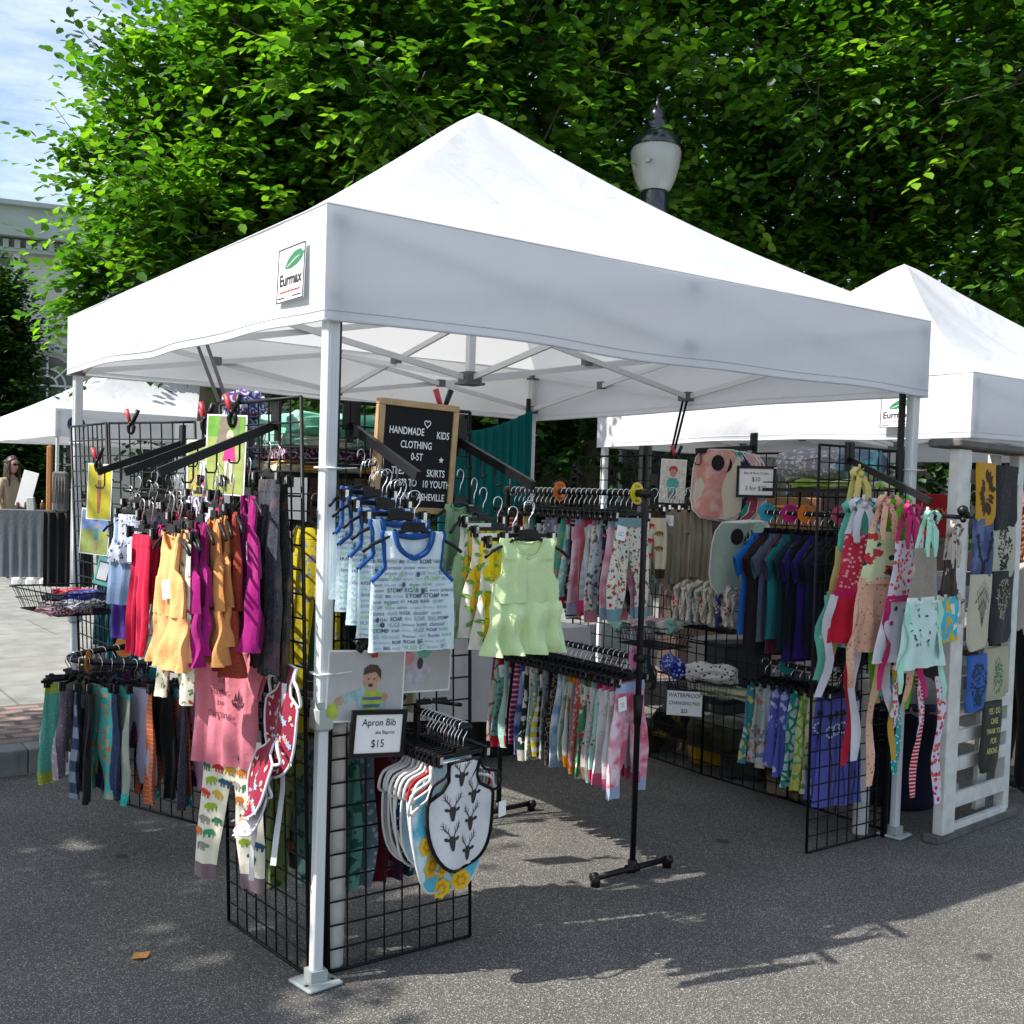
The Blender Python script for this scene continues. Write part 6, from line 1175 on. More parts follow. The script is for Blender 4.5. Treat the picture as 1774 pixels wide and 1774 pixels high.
for k, (x, c_) in enumerate([(1.93, 0), (2.0, 0), (2.08, 2)]):
    t = thing('bow_garland', ['left garland of red and blue hair bows', 'right garland of red and blue hair bows', 'garland of yellow smiling badges'][k], 'garland', (x, 1.85, 1.2), 0, 'garlands at the back'); mb = MB(); mb.tube([(0,0,0),(0,0,-.42)], .001, 4); obj('string', mb, PAP, t)
    for j in range(6):
        z = -.03-.07*j
        if c_ == 2:
            mb = MB(); q = ell(.026,.026,18,0); mb.merge(q); q2 = place_mb(ell(.003,.004), -.009,.006); q2.xform(Matrix.Translation((0,-.001,0))); mb.merge(q2, 1); q2 = place_mb(ell(.003,.004), .009,.006); q2.xform(Matrix.Translation((0,-.001,0))); mb.merge(q2, 1); mb.tube([(.013*math.cos(a),-.001,-.002+.013*math.sin(a)) for a in [math.pi*(1.15+.7*i/6) for i in range(7)]], .0012, 4, 1)
            o = obj('badge', mb, [EM[2], INK], t, (0,-.003,z)); 
        else:
            mb = MB()
            for s_ in (-1, 1): mb.merge(poly_mb([(0,.006),(s_*.03,.024),(s_*.032,-.024),(0,-.006)]).xform(Matrix.Rotation(.3*s_, 4, 'Z')))
            mb.lathe([(.004,-.008),(.008,0),(.004,.008)], n=8); obj('bow', mb, EM[0 if j < 3 else 1], t, (0,-.003,z))
t = framed('small chalkboard in a pink frame with prices', (2.25, 1.85, .93), (R(-6), 0, R(-25)), .17, .13, [], mat('pink_frame', (.6,.12,.15), .5), FELT, name='chalkboard'); mb = MB()
for tx, z in (('$10', .025), ('3 / $25', -.02)): q = text_mb(tx, .03, 0); q.xform(Matrix.Translation((0,-.004,z))); mb.merge(q)
obj('chalk', mb, WLET, t)
# ================================================================== RIGHT HAND ROW
def round_bib(label, loc, rz, m, rim=None, w=.22, h=.3, seed=0, group='round neck bibs', tilt=0):
    P = [(-w*.3, 0), (-w*.42, -h*.12), (-w*.47, -h*.3), (-w*.5, -h*.7), (-w*.46, -h*.88), (-w*.3, -h), (0, -h*1.02)]; P += [(-x, z) for x, z in P[-2::-1]]
    def dc(c, mb): c.decal(mb, place_mb(ell(.034,.042,20), 0, -.07), 1, .004)
    return outline_cloth('bib', label, 'bib', loc, rz, P, [m, FELT], rim or WHB, .004, .012, .01, 1.3, seed, group, decals=dc, part='bib_cloth', tilt=tilt)
BB = [('salmon pink marbled', fab('blotch', 'cf8f86', 'd9b0a4', s=14)), ('cream backed', fab('plain', 'c9c2b0')), ('sea green', fab('dots', '2a8a78', '6ab8a8', s=40)), ('navy spotted', fab('dots', '1f2a4c', 'b0b4c8', s=40)), ('rose red dotted', fab('dots', 'b04a5c', 'd9a8ac', s=44, th=.25)), ('pale pink', fab('plain', 'c9a0a4')), ('white and coral', fab('bits', 'd0c9c2', 'c0605c', s=28))]
for i, (nm, m_) in enumerate(BB): round_bib(nm+' bib, number %s in the hanging bundle from the front' % ['one','two','three','four','five','six','seven'][i], (2.76+.018*i, 1.02-.012*i, 1.82-.004*i), R(-42-3*i), m_, w=.27, h=.36, seed=i, group='round neck bibs in the upper bundle')
faceout('R3', 'waterfall arm holding the bundle of round neck bibs', (2.98,.98,1.84), (-1,.3), .34, .03)
# taupe folded trousers
TAU = [('taupe', fab('heather', 'a08c78', '8f7c68')), ('sand beige', fab('heather', 'b4a48e', 'a39480')), ('olive grey', fab('heather', '8a8674', '787464')), ('dark brown', fab('plain', '3a2c24'))]
for i in range(8):
    nm, m_ = TAU[(0, 0, 1, 1, 2, 0, 2, 1)[i]]; x = 2.62+.045*(i % 4); y = 1.28-.05*(i//4)-.03*(i % 4)
    hang('clip', lambda lb, loc, rz, rg: leggings(lb, loc, rz, rg, m=m_, cuff=None, L=.36+.04*(i % 3), w=.13, tagc=(i == 5), spread=.1, fold=.014, name='folded_trousers', group='folded taupe trousers', th=.02), '%s %s trousers' % (['first','second','third','fourth','fifth','sixth','seventh','eighth'][i], nm), 'left of the grey bibs', (x, y, 1.6), R(-38), w=.13)
def bison_dec(c, mb):
    for k in range(5): c.decal(mb, place_mb(beast(), -.02+.05*(k % 2), -.2-.04*k, .05), 1+k % 2, .003)
hang('clip', lambda lb, loc, rz, rg: leggings(lb, loc, rz, rg, m=[fab('plain', 'd6cdb4'), colm('bred', 'c02a26'), colm('boch', '8a5a24')], cuff=fab('plain', '3a2c24'), L=.36, w=.12, tagc=1, spread=.2, decals=bison_dec, name='folded_trousers', group='folded taupe trousers'), 'cream bison print trousers', 'left of the grey bibs', (2.52, 1.24, 1.59), R(-30), w=.13)
MB_ = [('grey green', fab('heather', '9fb0a0', '92a494')), ('stone grey', fab('plain', 'a8a498')), ('oatmeal', fab('heather', 'b4ac98', 'a69e8a')), ('pale yellow', fab('floral', 'c9c49c', '9aa86a', '6a8a9a', s=20)), ('mint print', fab('bits', '9cc0b0', '3a5a6a', s=26)), ('fox print', fab('bits', 'c0c4b4', 'b06a3a', s=26)), ('aqua', fab('plain', '7fb0b4')), ('cream', fab('plain', 'c9c4b4'))]
for i, (nm, m_) in enumerate(MB_): round_bib(nm+' burp bib, %s from the front in the lower bundle' % ['first','second','third','fourth','fifth','sixth','seventh','eighth'][i], (2.69+.016*i, .8-.004*i, 1.44+.002*i), R(-34-9*i), m_, w=.26, h=.37, seed=20+i, group='burp bibs in the lower bundle', tilt=.03)
# baskets
basket('upper wire basket of burp cloths on the right hand row', (2.8, .98, .87), R(-90), .42, .3, .12)
basket('wire basket of bonnets left of the burp cloths', (2.8, 1.5, .72), R(-90), .42, .3, .12)
basket('low wire basket of changing pads on the right hand row', (2.78, 1.03, .5), R(-90), .48, .32, .11)
for i in range(16):
    hx = [('c9c2b4','b03a44'), ('bcb4a8','a89c8c'), ('d0c8c0','c9a8a0'), ('c4bcac','7f9a8c'), ('cfc9bf','b8b0a4'), ('2a3a6a','c0a080'), ('b8b4a8','6a8a80')][i % 7]
    folded(['pale', 'cream', 'red sprigged', 'sage edged', 'ivory', 'navy flowered', 'mint'][i % 7]+' burp cloth standing %s from the left in the upper basket' % ['first','second','third','fourth','fifth','sixth','seventh','eighth','ninth','tenth','eleventh','twelfth','thirteenth','fourteenth','fifteenth','sixteenth'][i],
        (2.72+.02*(i % 2), 1.18-.026*i, .9), R(8+4*math.sin(i)), .2, .024, .2+.02*math.sin(i*2), fab('bits', *hx, s=30, th=.3), name='burp_cloth', cat='burp cloth', seed=30+i, group='burp cloths in the upper basket')
for i in range(6): folded(['mint', 'white', 'grey', 'rose pink', 'black and white', 'aqua'][i]+' bonnet lying in the left basket', (2.72+.03*(i % 3), 1.66-.065*i, .8+.015*(i % 2)), R(40*i), .17, .12, .07, fab('blotch', ['8fb8a8','c9c4bc','8a8a88','c88a98','54565a','6fa8a4'][i], 'c4c0b8', s=12), name='bonnet', cat='bonnet', seed=50+i, group='bonnets in the left basket', roll=True)
folded('royal blue spotted changing pad rolled in the low basket', (2.66, 1.2, .6), R(60), .26, .1, .1, fab('dots', '1c2f8c', 'b0b8e0', s=50), name='changing_pad', cat='changing pad', roll=True, seed=60, group='changing pads')
folded('white changing pad with dark hearts in the low basket', (2.68, .93, .6), R(-65), .26, .1, .1, fab('dots', 'c9c4c0', '33363c', s=44, th=.3), name='changing_pad', cat='changing pad', roll=True, seed=61, group='changing pads')
folded('dark plastic wrapped changing pad in the low basket', (2.7, 1.06, .58), R(-80), .24, .12, .09, mat('cling_wrap', (.05,.045,.05), .15, noise=.4, nscale=20), name='changing_pad', cat='changing pad', roll=True, seed=62, group='changing pads')
folded('striped cream changing pad below the hearts one', (2.74, .86, .52), R(-70), .3, .12, .07, fab('stripe', 'b8ae94', '6a7a6a', s=30), name='changing_pad', cat='changing pad', roll=True, seed=63, group='changing pads')
for i in range(7): folded(['dark brown', 'black and gold', 'mustard', 'olive', 'charcoal', 'ochre', 'dark floral'][i]+' cloth bundle on the floor behind the right hand panels', (3.16+.05*(i % 3), 1.9-.2*i, .0+.12*(i % 2)), R(30*i), .32, .26, .17, fab('blotch', ['241a14','1a1814','a88418','3a3a20','18181a','8a6a1a','2a2420'][i], ['5a4a34','8a7a2a','54401a','1a1a14','3a3a3c','3a2a14','7a6a54'][i], s=7), name='cloth_bundle', cat='cloth bundle', seed=70+i, group='cloth bundles behind the right hand panels')
# shelf of blankets above
shelf('black wire shelf over the dark tees', (2.83, .32, 1.62), R(-90), .62, .3)
folded('grey swaddle blanket with white dashes on the right shelf', (2.82, .38, 1.665), R(-80), .42, .2, .15, fab('bits', '8a8890', 'c9c9cf', s=40), roll=True, seed=80)
folded('black and white leaf blanket beside the grey one on the shelf', (2.84, .5, 1.64), R(-60), .18, .18, .12, fab('bits', 'b8bcac', '2c342c', s=30, th=.35), roll=True, seed=81)
folded('lime and cream blanket under the grey one on the shelf', (2.82, .24, 1.627), R(-88), .46, .26, .035, fab('blotch', '8aa83a', 'c9d0a4', s=8), seed=82)
folded('aqua edged blanket at the right end of the shelf', (2.82, .16, 1.67), R(-75), .18, .18, .14, fab('blotch', '6a7a90', '6fc0cc', s=8), roll=True, seed=83)
# dark tees on a rail
t = thing('straight_rail', 'black rail carrying the dark t-shirts', 'display rail', (2.74, .08, 1.5)); mb = MB(); mb.tube([(0,.62,0),(-.02,0,0),(.1,-.06,0),(.2,-.02,0),(.22,.05,0)], .0115, 8); mb.tube([(0,.6,0),(.25,.6,.03)], .008, 6); obj('rail', mb, PIPE, t)
TS = [('bright blue', '1466b4'), ('maroon', '3a1422'), ('charcoal', '1c1e24'), ('steel grey', '4c5a6a'), ('wine', '5a1f34'), ('teal', '146a70'), ('dark petrol', '0c2c34'), ('royal purple', '2a1660'), ('black grey', '14161c'), ('violet', '2c1866'), ('ink', '12141c'), ('navy', '1c2236'), ('slate black', '1c1f28'), ('deep black', '0c0d10')]
for i, (nm, hx) in enumerate(TS):
    hang('top', lambda lb, loc, rz, rg: tee(lb, loc, rz, rg, m=fab('plain', hx), L=.5+.1*(i*7 % 5)/4, w=.33+.02*(i % 3), sl=.15, tagc=(i in (4, 6)), group='dark t-shirts on the right rail', droop=.8), nm+' t-shirt', 'on the right rail', (2.73, .62-.039*i, 1.5), R(-8+5*math.sin(i*2.1)))
for i, (hx, y, nm) in enumerate([('2aa0c0', .645, 'blue'), ('c81c78', .5, 'magenta'), ('c8506c', .2, 'rose'), ('e07a20', .4, 'orange')]): size_disc(nm+' size disc on the t-shirt rail', (2.735, y, 1.5), R(-25), hx, [('2T', .028)], .046)
# skirts on the lower right rail
t = thing('straight_rail', 'lower black rail carrying printed skirts on the right', 'display rail', (2.76, .1, .75)); mb = MB(); mb.tube([(0,.58,0),(0,0,0)], .0115, 8); mb.tube([(0,.5,0),(.22,.5,.02)], .008, 6); obj('rail', mb, PIPE, t)
SKT = [('aqua bird skirt', fab('floral', '3a8a94', 'd0c060', 'b8d0cc', s=20), .4), ('grey floral skirt', fab('floral', 'b0b4ac', 'b07a6a', '6a8a94', s=20), .38), ('pale blossom skirt', fab('floral', 'b4b8bc', 'c0a07a', '5a7a9a', s=18), .4), ('violet blue skirt', fab('bits', '5a60b4', 'b8bce0', s=12, th=.2), .38), ('second violet blue skirt', fab('bits', '5a60b4', 'b8bce0', s=12, th=.2), .42), ('teal scallop skirt', fab('lattice', 'b4cfcc', '2a8a80', s=20, th=.6), .46), ('lime ring skirt', fab('lattice', 'c9d0a0', '8ab04a', 'd0c860', s=18, th=.5), .46), ('cream leafy skirt', fab('floral', 'c9c8a4', '9a6a50', '6a8a4a', s=18), .46), ('pale green vine skirt', fab('bits', 'b0bca4', '4a6a50', s=20), .46)]
for i, (nm, m_, L_) in enumerate(SKT):
    hang('clip', lambda lb, loc, rz, rg: skirt(lb, loc, rz, rg, m=m_, L=L_*1.02, w=.2, flare=.035, tagc=(i > 1), nf=5), nm, 'on the lower right rail', (2.76, .64-.055*i, .75), R(-14))
VIO = [fab('plain', '5c62b8'), INK, colm('seed', 'c4c8e0')]
def dandelions(c, mb):
    rg = random.Random(5)
    for x in (-.09, -.05, -.01, .035, .075):
        zt_ = rg.uniform(-.26, -.17); zb_ = c.z1+.005; n_ = 10
        for s_ in range(n_):
            a, b = lerp(zt_, zb_, s_/n_), lerp(zt_, zb_, (s_+1)/n_); wv = lambda z: x+.006*math.sin(z*30+x*50); c.decal(mb, poly_mb([(wv(a)-.0025,a),(wv(b)-.0025,b),(wv(b)+.0025,b),(wv(a)+.0025,a)]), 1, .006)
        c.decal(mb, place_mb(ell(.014,.016), x, zt_), 1, .006)
        for k in range(10): q = 2*math.pi*k/10; c.decal(mb, place_mb(ell(.006,.006,6), x+.024*math.cos(q), zt_-.07+.024*math.sin(q)), 2, .006)
hang('clip', lambda lb, loc, rz, rg: skirt(lb, loc, rz, rg, m=VIO, L=.5, w=.24, flare=.05, decals=dandelions, nf=3, tagc=1, fold=.012), 'violet dandelion print skirt', 'foremost on the lower right rail', (2.72, .13, .76), R(-4))
hang('clip', lambda lb, loc, rz, rg: skirt(lb, loc, rz, rg, m=VIO, L=.5, w=.22, flare=.03, decals=dandelions, nf=3, tagc=0), 'second violet dandelion print skirt', 'on the lower right rail', (2.74, .17, .76), R(-30))
size_disc('teal size disc on the lower right rail', (2.76, .5, .75), R(-20), '1f9090', [('4T', .028)], .046); size_disc('pink size disc on the lower right rail', (2.76, .3, .75), R(-20), 'c0507c', [('5T', .028)], .044)
# ---------------------------------------------------------------- aprons at the front right
def apron(label, loc, rz, bodm, skm, tiem, bw_=.14, bh_=.2, sw=.26, sh_=.26, seed=0, decals=None, sdec=None, tie=.5, skz=None, band=None, pocket=None, group='aprons on the right arm'):
    rg = random.Random(seed); t = thing('apron', label, 'apron', loc, rz, group); t.scale = (1.0, .95, .88); z0 = -.2
    c = Cloth([(z0,-bw_/2,0,0,bw_/2,.004),(z0-.03,-bw_/2-.002,0,0,bw_/2+.002,.006),(z0-bh_*.6,-bw_/2-.015,0,0,bw_/2+.015,.007),(z0-bh_,-bw_/2-.04,0,0,bw_/2+.04,.007)], .006, 2, seed); mb = MB(); c.piece(mb, z0, z0-bh_)
    if decals: decals(c, mb)
    obj('bib_panel', mb, bodm if isinstance(bodm, list) else [bodm], t)
    w0 = bw_+.08; c2 = Cloth([(z0-bh_+.004,-w0/2,0,0,w0/2,.008),(z0-bh_-sh_*.5,-(w0+sw)/4,0,0,(w0+sw)/4,.012),(z0-bh_-sh_,-sw/2,0,0,sw/2,.016)], .013, 2.6, seed+1, .15); mb = MB(); c2.piece(mb, z0-bh_, z0-bh_-sh_, nc=14)
    if sdec: sdec(c2, mb)
    obj('skirt_panel', mb, skm if isinstance(skm, list) else [skm], t)
    mb = MB(); c3 = Cloth([(z0-bh_+.02,-w0/2-.001,0,0,w0/2+.001,.011),(z0-bh_-.015,-w0/2-.002,0,0,w0/2+.002,.011)], .004, 2, seed); c3.piece(mb, z0-bh_+.018, z0-bh_-.012); c3.z1 = z0; obj('waist_band', mb, band or tiem, t)
    mb = MB()
    for s_ in (-1, 1):   # neck straps gathered to a bow
        mb.merge(ribbon('', [(s_*bw_*.42,0,z0),(s_*.035,.0,z0+.1),(s_*.006,.0,-.045)], .028, tiem, '')); 
        mb.merge(ribbon('', [(0,-.005,-.05),(s_*.03,-.02,-.02),(s_*.06,-.025,-.045),(s_*.045,-.02,-.085),(s_*.008,-.008,-.055)], .03, tiem, ''))
        mb.merge(ribbon('', [(s_*.006,-.012,-.055),(s_*.03,-.03,-.12),(s_*.035,-.028,-.19),(s_*.03,-.03,-.24)], .03, tiem, ''))
    mb.tube([(0,-.012,-.07),(0,-.014,-.04)], .014, 8); mb.tube([(0,0,-.06),(0,.0,-.005)], .006, 6); obj('neck_ties', mb, tiem, t)
    for k, s_ in enumerate((-1, 1)):
        x0 = s_*(w0/2-.005); zz = z0-bh_; pts = [(x0, -.004, zz)]+[(x0+s_*(.02*math.sin(i*.9+seed)+.006*i), -.012-.008*math.sin(i*1.7+seed), zz-tie*(1 if k else .85)*i/8) for i in range(1, 9)]
        obj('waist_tie', ribbon('', pts, .036, tiem, ''), tiem, t)
    return t
R1, _ = ARMS['R1']
W1 = fab('plain', 'd4d4dc'); MINT = fab('plain', 'a9dcc8'); MINT2 = fab('plain', '6ac4ae'); PCH = fab('bits', 'dfae96', '9a7458', 'c9c08c', s=46, th=.2); SGN = fab('floral', 'c9d4a8', 'b8323c', '2c3438', s=13, th=.33); BAL = fab('dots', 'd4cfe0', 'c02a6c', 'd0604a', s=32, th=.33); GRY = fab('dots', '8c8478', 'b8b0a4', s=220, th=.3); YLF = fab('floral', '4ab4cc', 'd9ae1c', 'e0dcd0', s=12, th=.4); BRW = fab('floral', '33221e', 'c9b4a8', s=12, th=.25)
def scatter(cols, n, s, seed, zr, xr, shape=leafp):
    def f(c, mb):
        rg = random.Random(seed)
        for _ in range(n):
            z = rg.uniform(*zr); a = c.at(z); x = rg.uniform(a[0]+.02, a[3]-.02); c.decal(mb, place_mb(shape(), x, z, s*rg.uniform(.7, 1.3), rg.uniform(-3, 3)), rg.choice(cols), .0035)
    return f
ap = []
apron('sage bib apron with peach skirt and red poppies, second from the left', at(R1[2], -.08, -.02, .03), R(-8), [SGN], [PCH], PCH, .18, .24, .36, .34, 3, tie=.6, band=PCH, decals=scatter([0], 1, .001, 1, (-.3,-.25), 0))
apron('aqua apron behind the poppy apron with long aqua ties', at(R1[1], -.06, .06, -.03), R(-32), MINT2, fab('bits', '6ac4ae', 'd9dce0', s=16), MINT2, .15, .3, .3, .26, 5, tie=.5)
apron('crimson and white apron, leftmost of the aprons', at(R1[1], -.09, .0, -.02), R(-35), fab('dots', 'c9304c', 'e0b0b8', s=50), fab('plain', 'c8203a'), fab('plain', 'cfcfd8'), .15, .3, .28, .24, 6, tie=.6, band=fab('plain', 'c81c6c'))
apron('balloon print apron with magenta ties', at(R1[3], -.01, .0, .03), R(4), BAL, [W1, colm('mag', 'b0186c'), colm('yel', 'c9a020'), INK], fab('plain', 'c81c6c'), .17, .28, .44, .3, 7, tie=.5, sdec=scatter([1, 2, 3], 7, .03, 4, (-.62,-.5), 0, lambda: ell(.4,.5)))
apron('white apron with grey mesh bib and mint bow, foremost', at(R1[4], -.02, -.02, .04), R(6), GRY, [fab('plain', 'c4e0da'), colm('sproutg', '4ab08a'), INK], MINT, .18, .25, .36, .32, 8, tie=.5, sdec=scatter([1, 2, 2], 22, .022, 7, (-.68,-.46), 0), band=fab('plain', 'cfe6e0'))
apron('magenta and pink dotted apron with cascading ruffle', at(R1[3], .08, .03, -.02), R(15), BAL, BAL, BAL, .14, .32, .34, .24, 9, tie=.62)
apron('lime green apron with long lime ties behind the bows', at(R1[2], .06, .02, .03), R(0), fab('plain', '6ab81c'), fab('bits', 'c9d0a4', '4a8a3c', s=20), fab('plain', '6ab81c'), .13, .3, .26, .24, 10, tie=.6)
apron('sunflower skirted apron with a dark brown bib at the right end', (2.85, -.3, 1.5), R(10), BRW, YLF, fab('bits', 'b8ac9c', '54483c', s=22), .13, .17, .2, .24, 11, tie=.16, band=fab('plain', '1c1614'))
apron('yellow and cream apron hung highest', at(R1[0], -.02, -.0, .08), R(-10), fab('plain', 'd9c97a'), fab('bits', 'c9c4a0', '6aa08c', s=20), fab('plain', 'd9c97a'), .13, .22, .22, .2, 12, tie=.8)
for i, (nm, x, y, z0_, L_, m_, w_) in enumerate([('mustard tie hanging low among the aprons', 2.62, -.2, .86, .42, fab('plain', 'b8963c'), .03), ('peach apron tie with a pointed end', 2.5, -.2, .9, .55, PCH, .04), ('white tie slanting at the left of the aprons', 2.43, -.14, .95, .5, W1, .045), ('crimson tie beside the violet skirt', 2.47, -.1, .92, .5, fab('plain', 'c8203a'), .04), ('turquoise dotted tie among the aprons', 2.72, -.15, .8, .45, fab('dots', '1fa0a4', 'cfe8e4', s=70), .035), ('red striped tie among the aprons', 2.83, -.2, .8, .55, fab('stripe', 'b0142c', 'e0c0c4', s=60, th=.4), .035), ('balloon print tie furthest down', 2.89, -.25, .8, .58, BAL, .045), ('dark floral tie among the aprons', 2.8, -.12, .8, .4, BRW, .03)]):
    rib(nm, [(x+.012*math.sin(k*1.1+i)-.003*k*(1 if i % 2 else -1), y-.01*math.sin(k*.8+i), z0_-L_*k/8) for k in range(9)], w_, m_, (-.2, -.98))
t = thing('ball_hook', 'black ball ended hook rail at the right end of the aprons', 'display hook', (2.7,-.05,1.52)); mb = MB(); mb.tube([(0,.1,0),(.05,-.25,-.005),(.2,-.27,-.01)], .01, 8)
for p, r_ in (((.2,-.27,.02), .024), ((.235,-.27,-.0), .016), ((.19,-.28,-.02), .013)): mb.lathe([(r_*math.sin(a)+.0005, -r_*math.cos(a)) for a in [math.pi*i/8 for i in range(9)]], p, 12)
obj('hook', mb, BLK, t)
# ---------------------------------------------------------------- white towel ladder
WPT = mat('worn_white_paint', (.56, .56, .53), .65, noise=.18, nscale=14, bump=.2, bscale=60); DWD = mat('weathered_grey_wood', (.1, .095, .09), .8, noise=.35, nscale=18, bump=.3, bscale=50)
ld = thing('towel_ladder', 'white slatted wooden towel ladder with a weathered top plank', 'display ladder', (3.1, -.17, 0), R(6))
mb = MB(); mb.box((.0,0,.93), (.115,.05,1.78), bev=.003); obj('post', mb, WPT, ld); mb = MB(); mb.box((.655,.03,.93), (.06,.05,1.78), bev=.003); obj('post', mb, WPT, ld); mb = MB(); mb.box((.56,.1,.93), (.1,.025,1.78), bev=.003); obj('post', mb, WPT, ld)
mb = MB(); mb.box((.33,.03,1.845), (.86,.16,.04), bev=.008); obj('top_plank', mb, DWD, ld); mb = MB(); mb.box((.33,.02,.02), (.82,.075,.04), bev=.004); obj('base_plank', mb, DWD, ld); mb = MB(); mb.box((.34,.0,.055), (.56,.03,.03), bev=.002); obj('lower_rail', mb, WPT, ld)
for z in (.175, .345, .475, .605, .73, .96, 1.22, 1.46, 1.7): mb = MB(); mb.box((.342,.01,z), (.566,.022,.062 if z > .3 else .07), bev=.002); obj('slat', mb, WPT, ld)
def towel(label, x, z, w, L_, m_, dec=None, seed=0, off=0):
    c_, s_ = math.cos(R(6)), math.sin(R(6)); lx, ly = x, -.03-off
    loc = (3.1+lx*c_-ly*s_, -.17+lx*s_+ly*c_, z)
    o, D = outline_cloth('tea_towel', label, 'tea towel', loc, R(6), [(-w/2,0),(-w/2,-L_*.5),(-w/2+.004,-L_+.04),(-w/2+.03,-L_+.0),(w/2-.03,-L_+.01),(w/2,-L_+.05),(w/2,-L_*.5),(w/2,0)], m_, None, th=.022, fold=.006, nf=1, seed=seed, group='printed tea towels', decals=dec)
def sketch(kind, seed, s=.1):
    def f(c, mb):
        rg = random.Random(seed)
        if kind == 'mane':
            for k in range(46): a = rg.uniform(0, 6.28); r_ = rg.uniform(.55, .8); c.decal(mb, place_mb(leafp(), s*.75*math.cos(a)*r_, -.14+s*1.15*math.sin(a)*r_, s*.5, -a+rg.uniform(-.2,.2), 1), 1, .0016)
            for x in (-.02,.02): c.decal(mb, place_mb(ell(.005,.003), x,-.13), 1, .0018)
            c.decal(mb, place_mb(poly_mb([(-.01,0),(.01,0),(0,-.014)]), 0,-.165), 1, .0018)
            for q in (-1,1): c.decal(mb, place_mb(poly_mb([(0,0),(q*.02,-.012),(q*.018,-.015),(0,-.004)]), 0,-.18), 1, .0018)
        elif kind == 'oval':
            for k in range(90): a = rg.uniform(0, 6.28); r_ = math.sqrt(rg.random()); c.decal(mb, place_mb(leafp(), s*.55*math.cos(a)*r_, -.14+s*1.2*math.sin(a)*r_, s*.2, rg.uniform(0, 3)), 1, .0016)
        elif kind == 'horns':
            for q in (-1, 1):
                for k in range(28): v = k/27; c.decal(mb, place_mb(leafp(), q*(.015+s*.6*v**.7)+rg.uniform(-.012,.012), -.19+.12*v+rg.uniform(-.02,.01), s*.26, rg.uniform(0, 3)), 1, .0016)
            for k in range(16): c.decal(mb, place_mb(leafp(), rg.uniform(-.012,.012), -.2-.0035*k, s*.25, rg.uniform(1, 2)), 1, .0016)
        elif kind == 'plant':
            for q in range(-4, 5):
                for k in range(9): v = k/8; x0 = q*.011*v*1.2; z = -.25+.2*v-abs(q)*.012*v; c.decal(mb, poly_mb([(x0-.0012,z),(x0+q*.0014+.0002,z+.026),(x0+q*.0014+.002,z+.026),(x0+.001,z)]), 1, .0016)
                c.decal(mb, place_mb(leafp(), q*.015, -.07-abs(q)*.014, .02, -1.2), 1, .0016); c.decal(mb, place_mb(leafp(), q*.009, -.12-abs(q)*.01, .016, -1.2+q*.2), 1, .0016)
        elif kind == 'owl':
            for k in range(150):
                v = rg.random(); wdt = .03+.045*math.sin(math.pi*min(1, v*1.25)); c.decal(mb, place_mb(leafp(), rg.uniform(-1,1)*wdt, -.04-.2*v, s*.13, rg.uniform(0, 3)), 1, .0016)
    return f
TWM = lambda base, ink: [fab('plain', base), colm('tw'+ink, ink)]
towel('mustard tea towel with a lion face, top row left', .17, 1.765, .2, .3, TWM('c0901c', '3a2808'), sketch('mane', 1), 1, .012)
towel('black tea towel with a grey oval drawing, top row right', .4, 1.76, .28, .31, TWM('0e0e10', '3c3c3e'), sketch('oval', 2), 2)
towel('washed indigo tea towel with a horned print, second row left', .165, 1.505, .21, .3, [fab('blotch', '35426e', '5a6a94', s=9), colm('twink', '0f1224')], sketch('horns', 3), 3, .012)
towel('pale grey tea towel with a dark vertical print, second row right', .4, 1.5, .27, .29, TWM('b0b0a0', '1c1c1a'), sketch('owl', 4, .14), 4)
towel('cream tea towel with a sprig drawing, third row left', .17, 1.245, .22, .36, TWM('bdb8a4', '3c4438'), sketch('plant', 5), 5, .012)
towel('charcoal tea towel with a pale owl print, third row right', .41, 1.255, .27, .36, TWM('1c1c1e', '8c8c78'), sketch('owl', 6, .12), 6)
towel('bright blue tea towel with a dark green print, fourth row left', .17, .865, .2, .27, TWM('2a5aa8', '123040'), sketch('owl', 7, .14), 7, .012)
towel('beige tea towel with a green map shape, fourth row right', .4, .885, .25, .26, TWM('a8a48c', '3f7a44'), sketch('oval', 8, .075), 8)
def yes_text(c, mb):
    for k, tx in enumerate(('YES. i DO', 'CARE', 'THANK YOU', 'FOR', 'ASKING.')): c.decal(mb, place_mb(text_mb(tx, .04 if k != 2 else .036, .01, sx=.66), .0, -.045-.048*k), 1, .002)
towel('dark olive tea towel hand lettered in yellow, lowest on the ladder', .33, .63, .2, .34, TWM('2c2f26', 'c4c478'), yes_text, 9, .02)
# ---------------------------------------------------------------- things behind the ladder
bn = thing('rubbish_bin', 'dark blue plastic bin lined with a clear bag behind the apron ties', 'bin', (3.5, .35, 0)); mb = MB(); mb.lathe([(.17,0),(.18,.02),(.215,.52),(.23,.52),(.235,.56),(.2,.56),(.2,.5)], n=28); obj('bin_body', mb, mat('navy_plastic', (.015,.02,.045), .4), bn)
rg = random.Random(4); n_ = 32; rows = []
for j in range(9): v = j/8; rows.append([((.215+.03*math.sin(v*3)+.012*math.sin(k*1.9+j)-.19*v**2)*math.cos(2*math.pi*k/n_), (.215+.03*math.sin(v*3)+.012*math.sin(k*1.9+j)-.19*v**2)*math.sin(2*math.pi*k/n_), .5+.2*v+.012*math.sin(k*2.3+j*2)) for k in range(n_+1)])
mb = MB(); mb.grid(rows); obj('bag_liner', mb, mat('clear_bag', (.5,.5,.5), .25, bump=.6, bscale=18, trans=.5), bn)
pt = thing('draped_table', 'table behind the ladder draped in a cream cloth with hand lettering and orange shapes', 'table', (4.36, .32, 0), R(-14))
mb = MB(); mb.box((.5,.35,.72), (1.2,.62,.04), bev=.005); obj('tabletop', mb, BLK, pt)
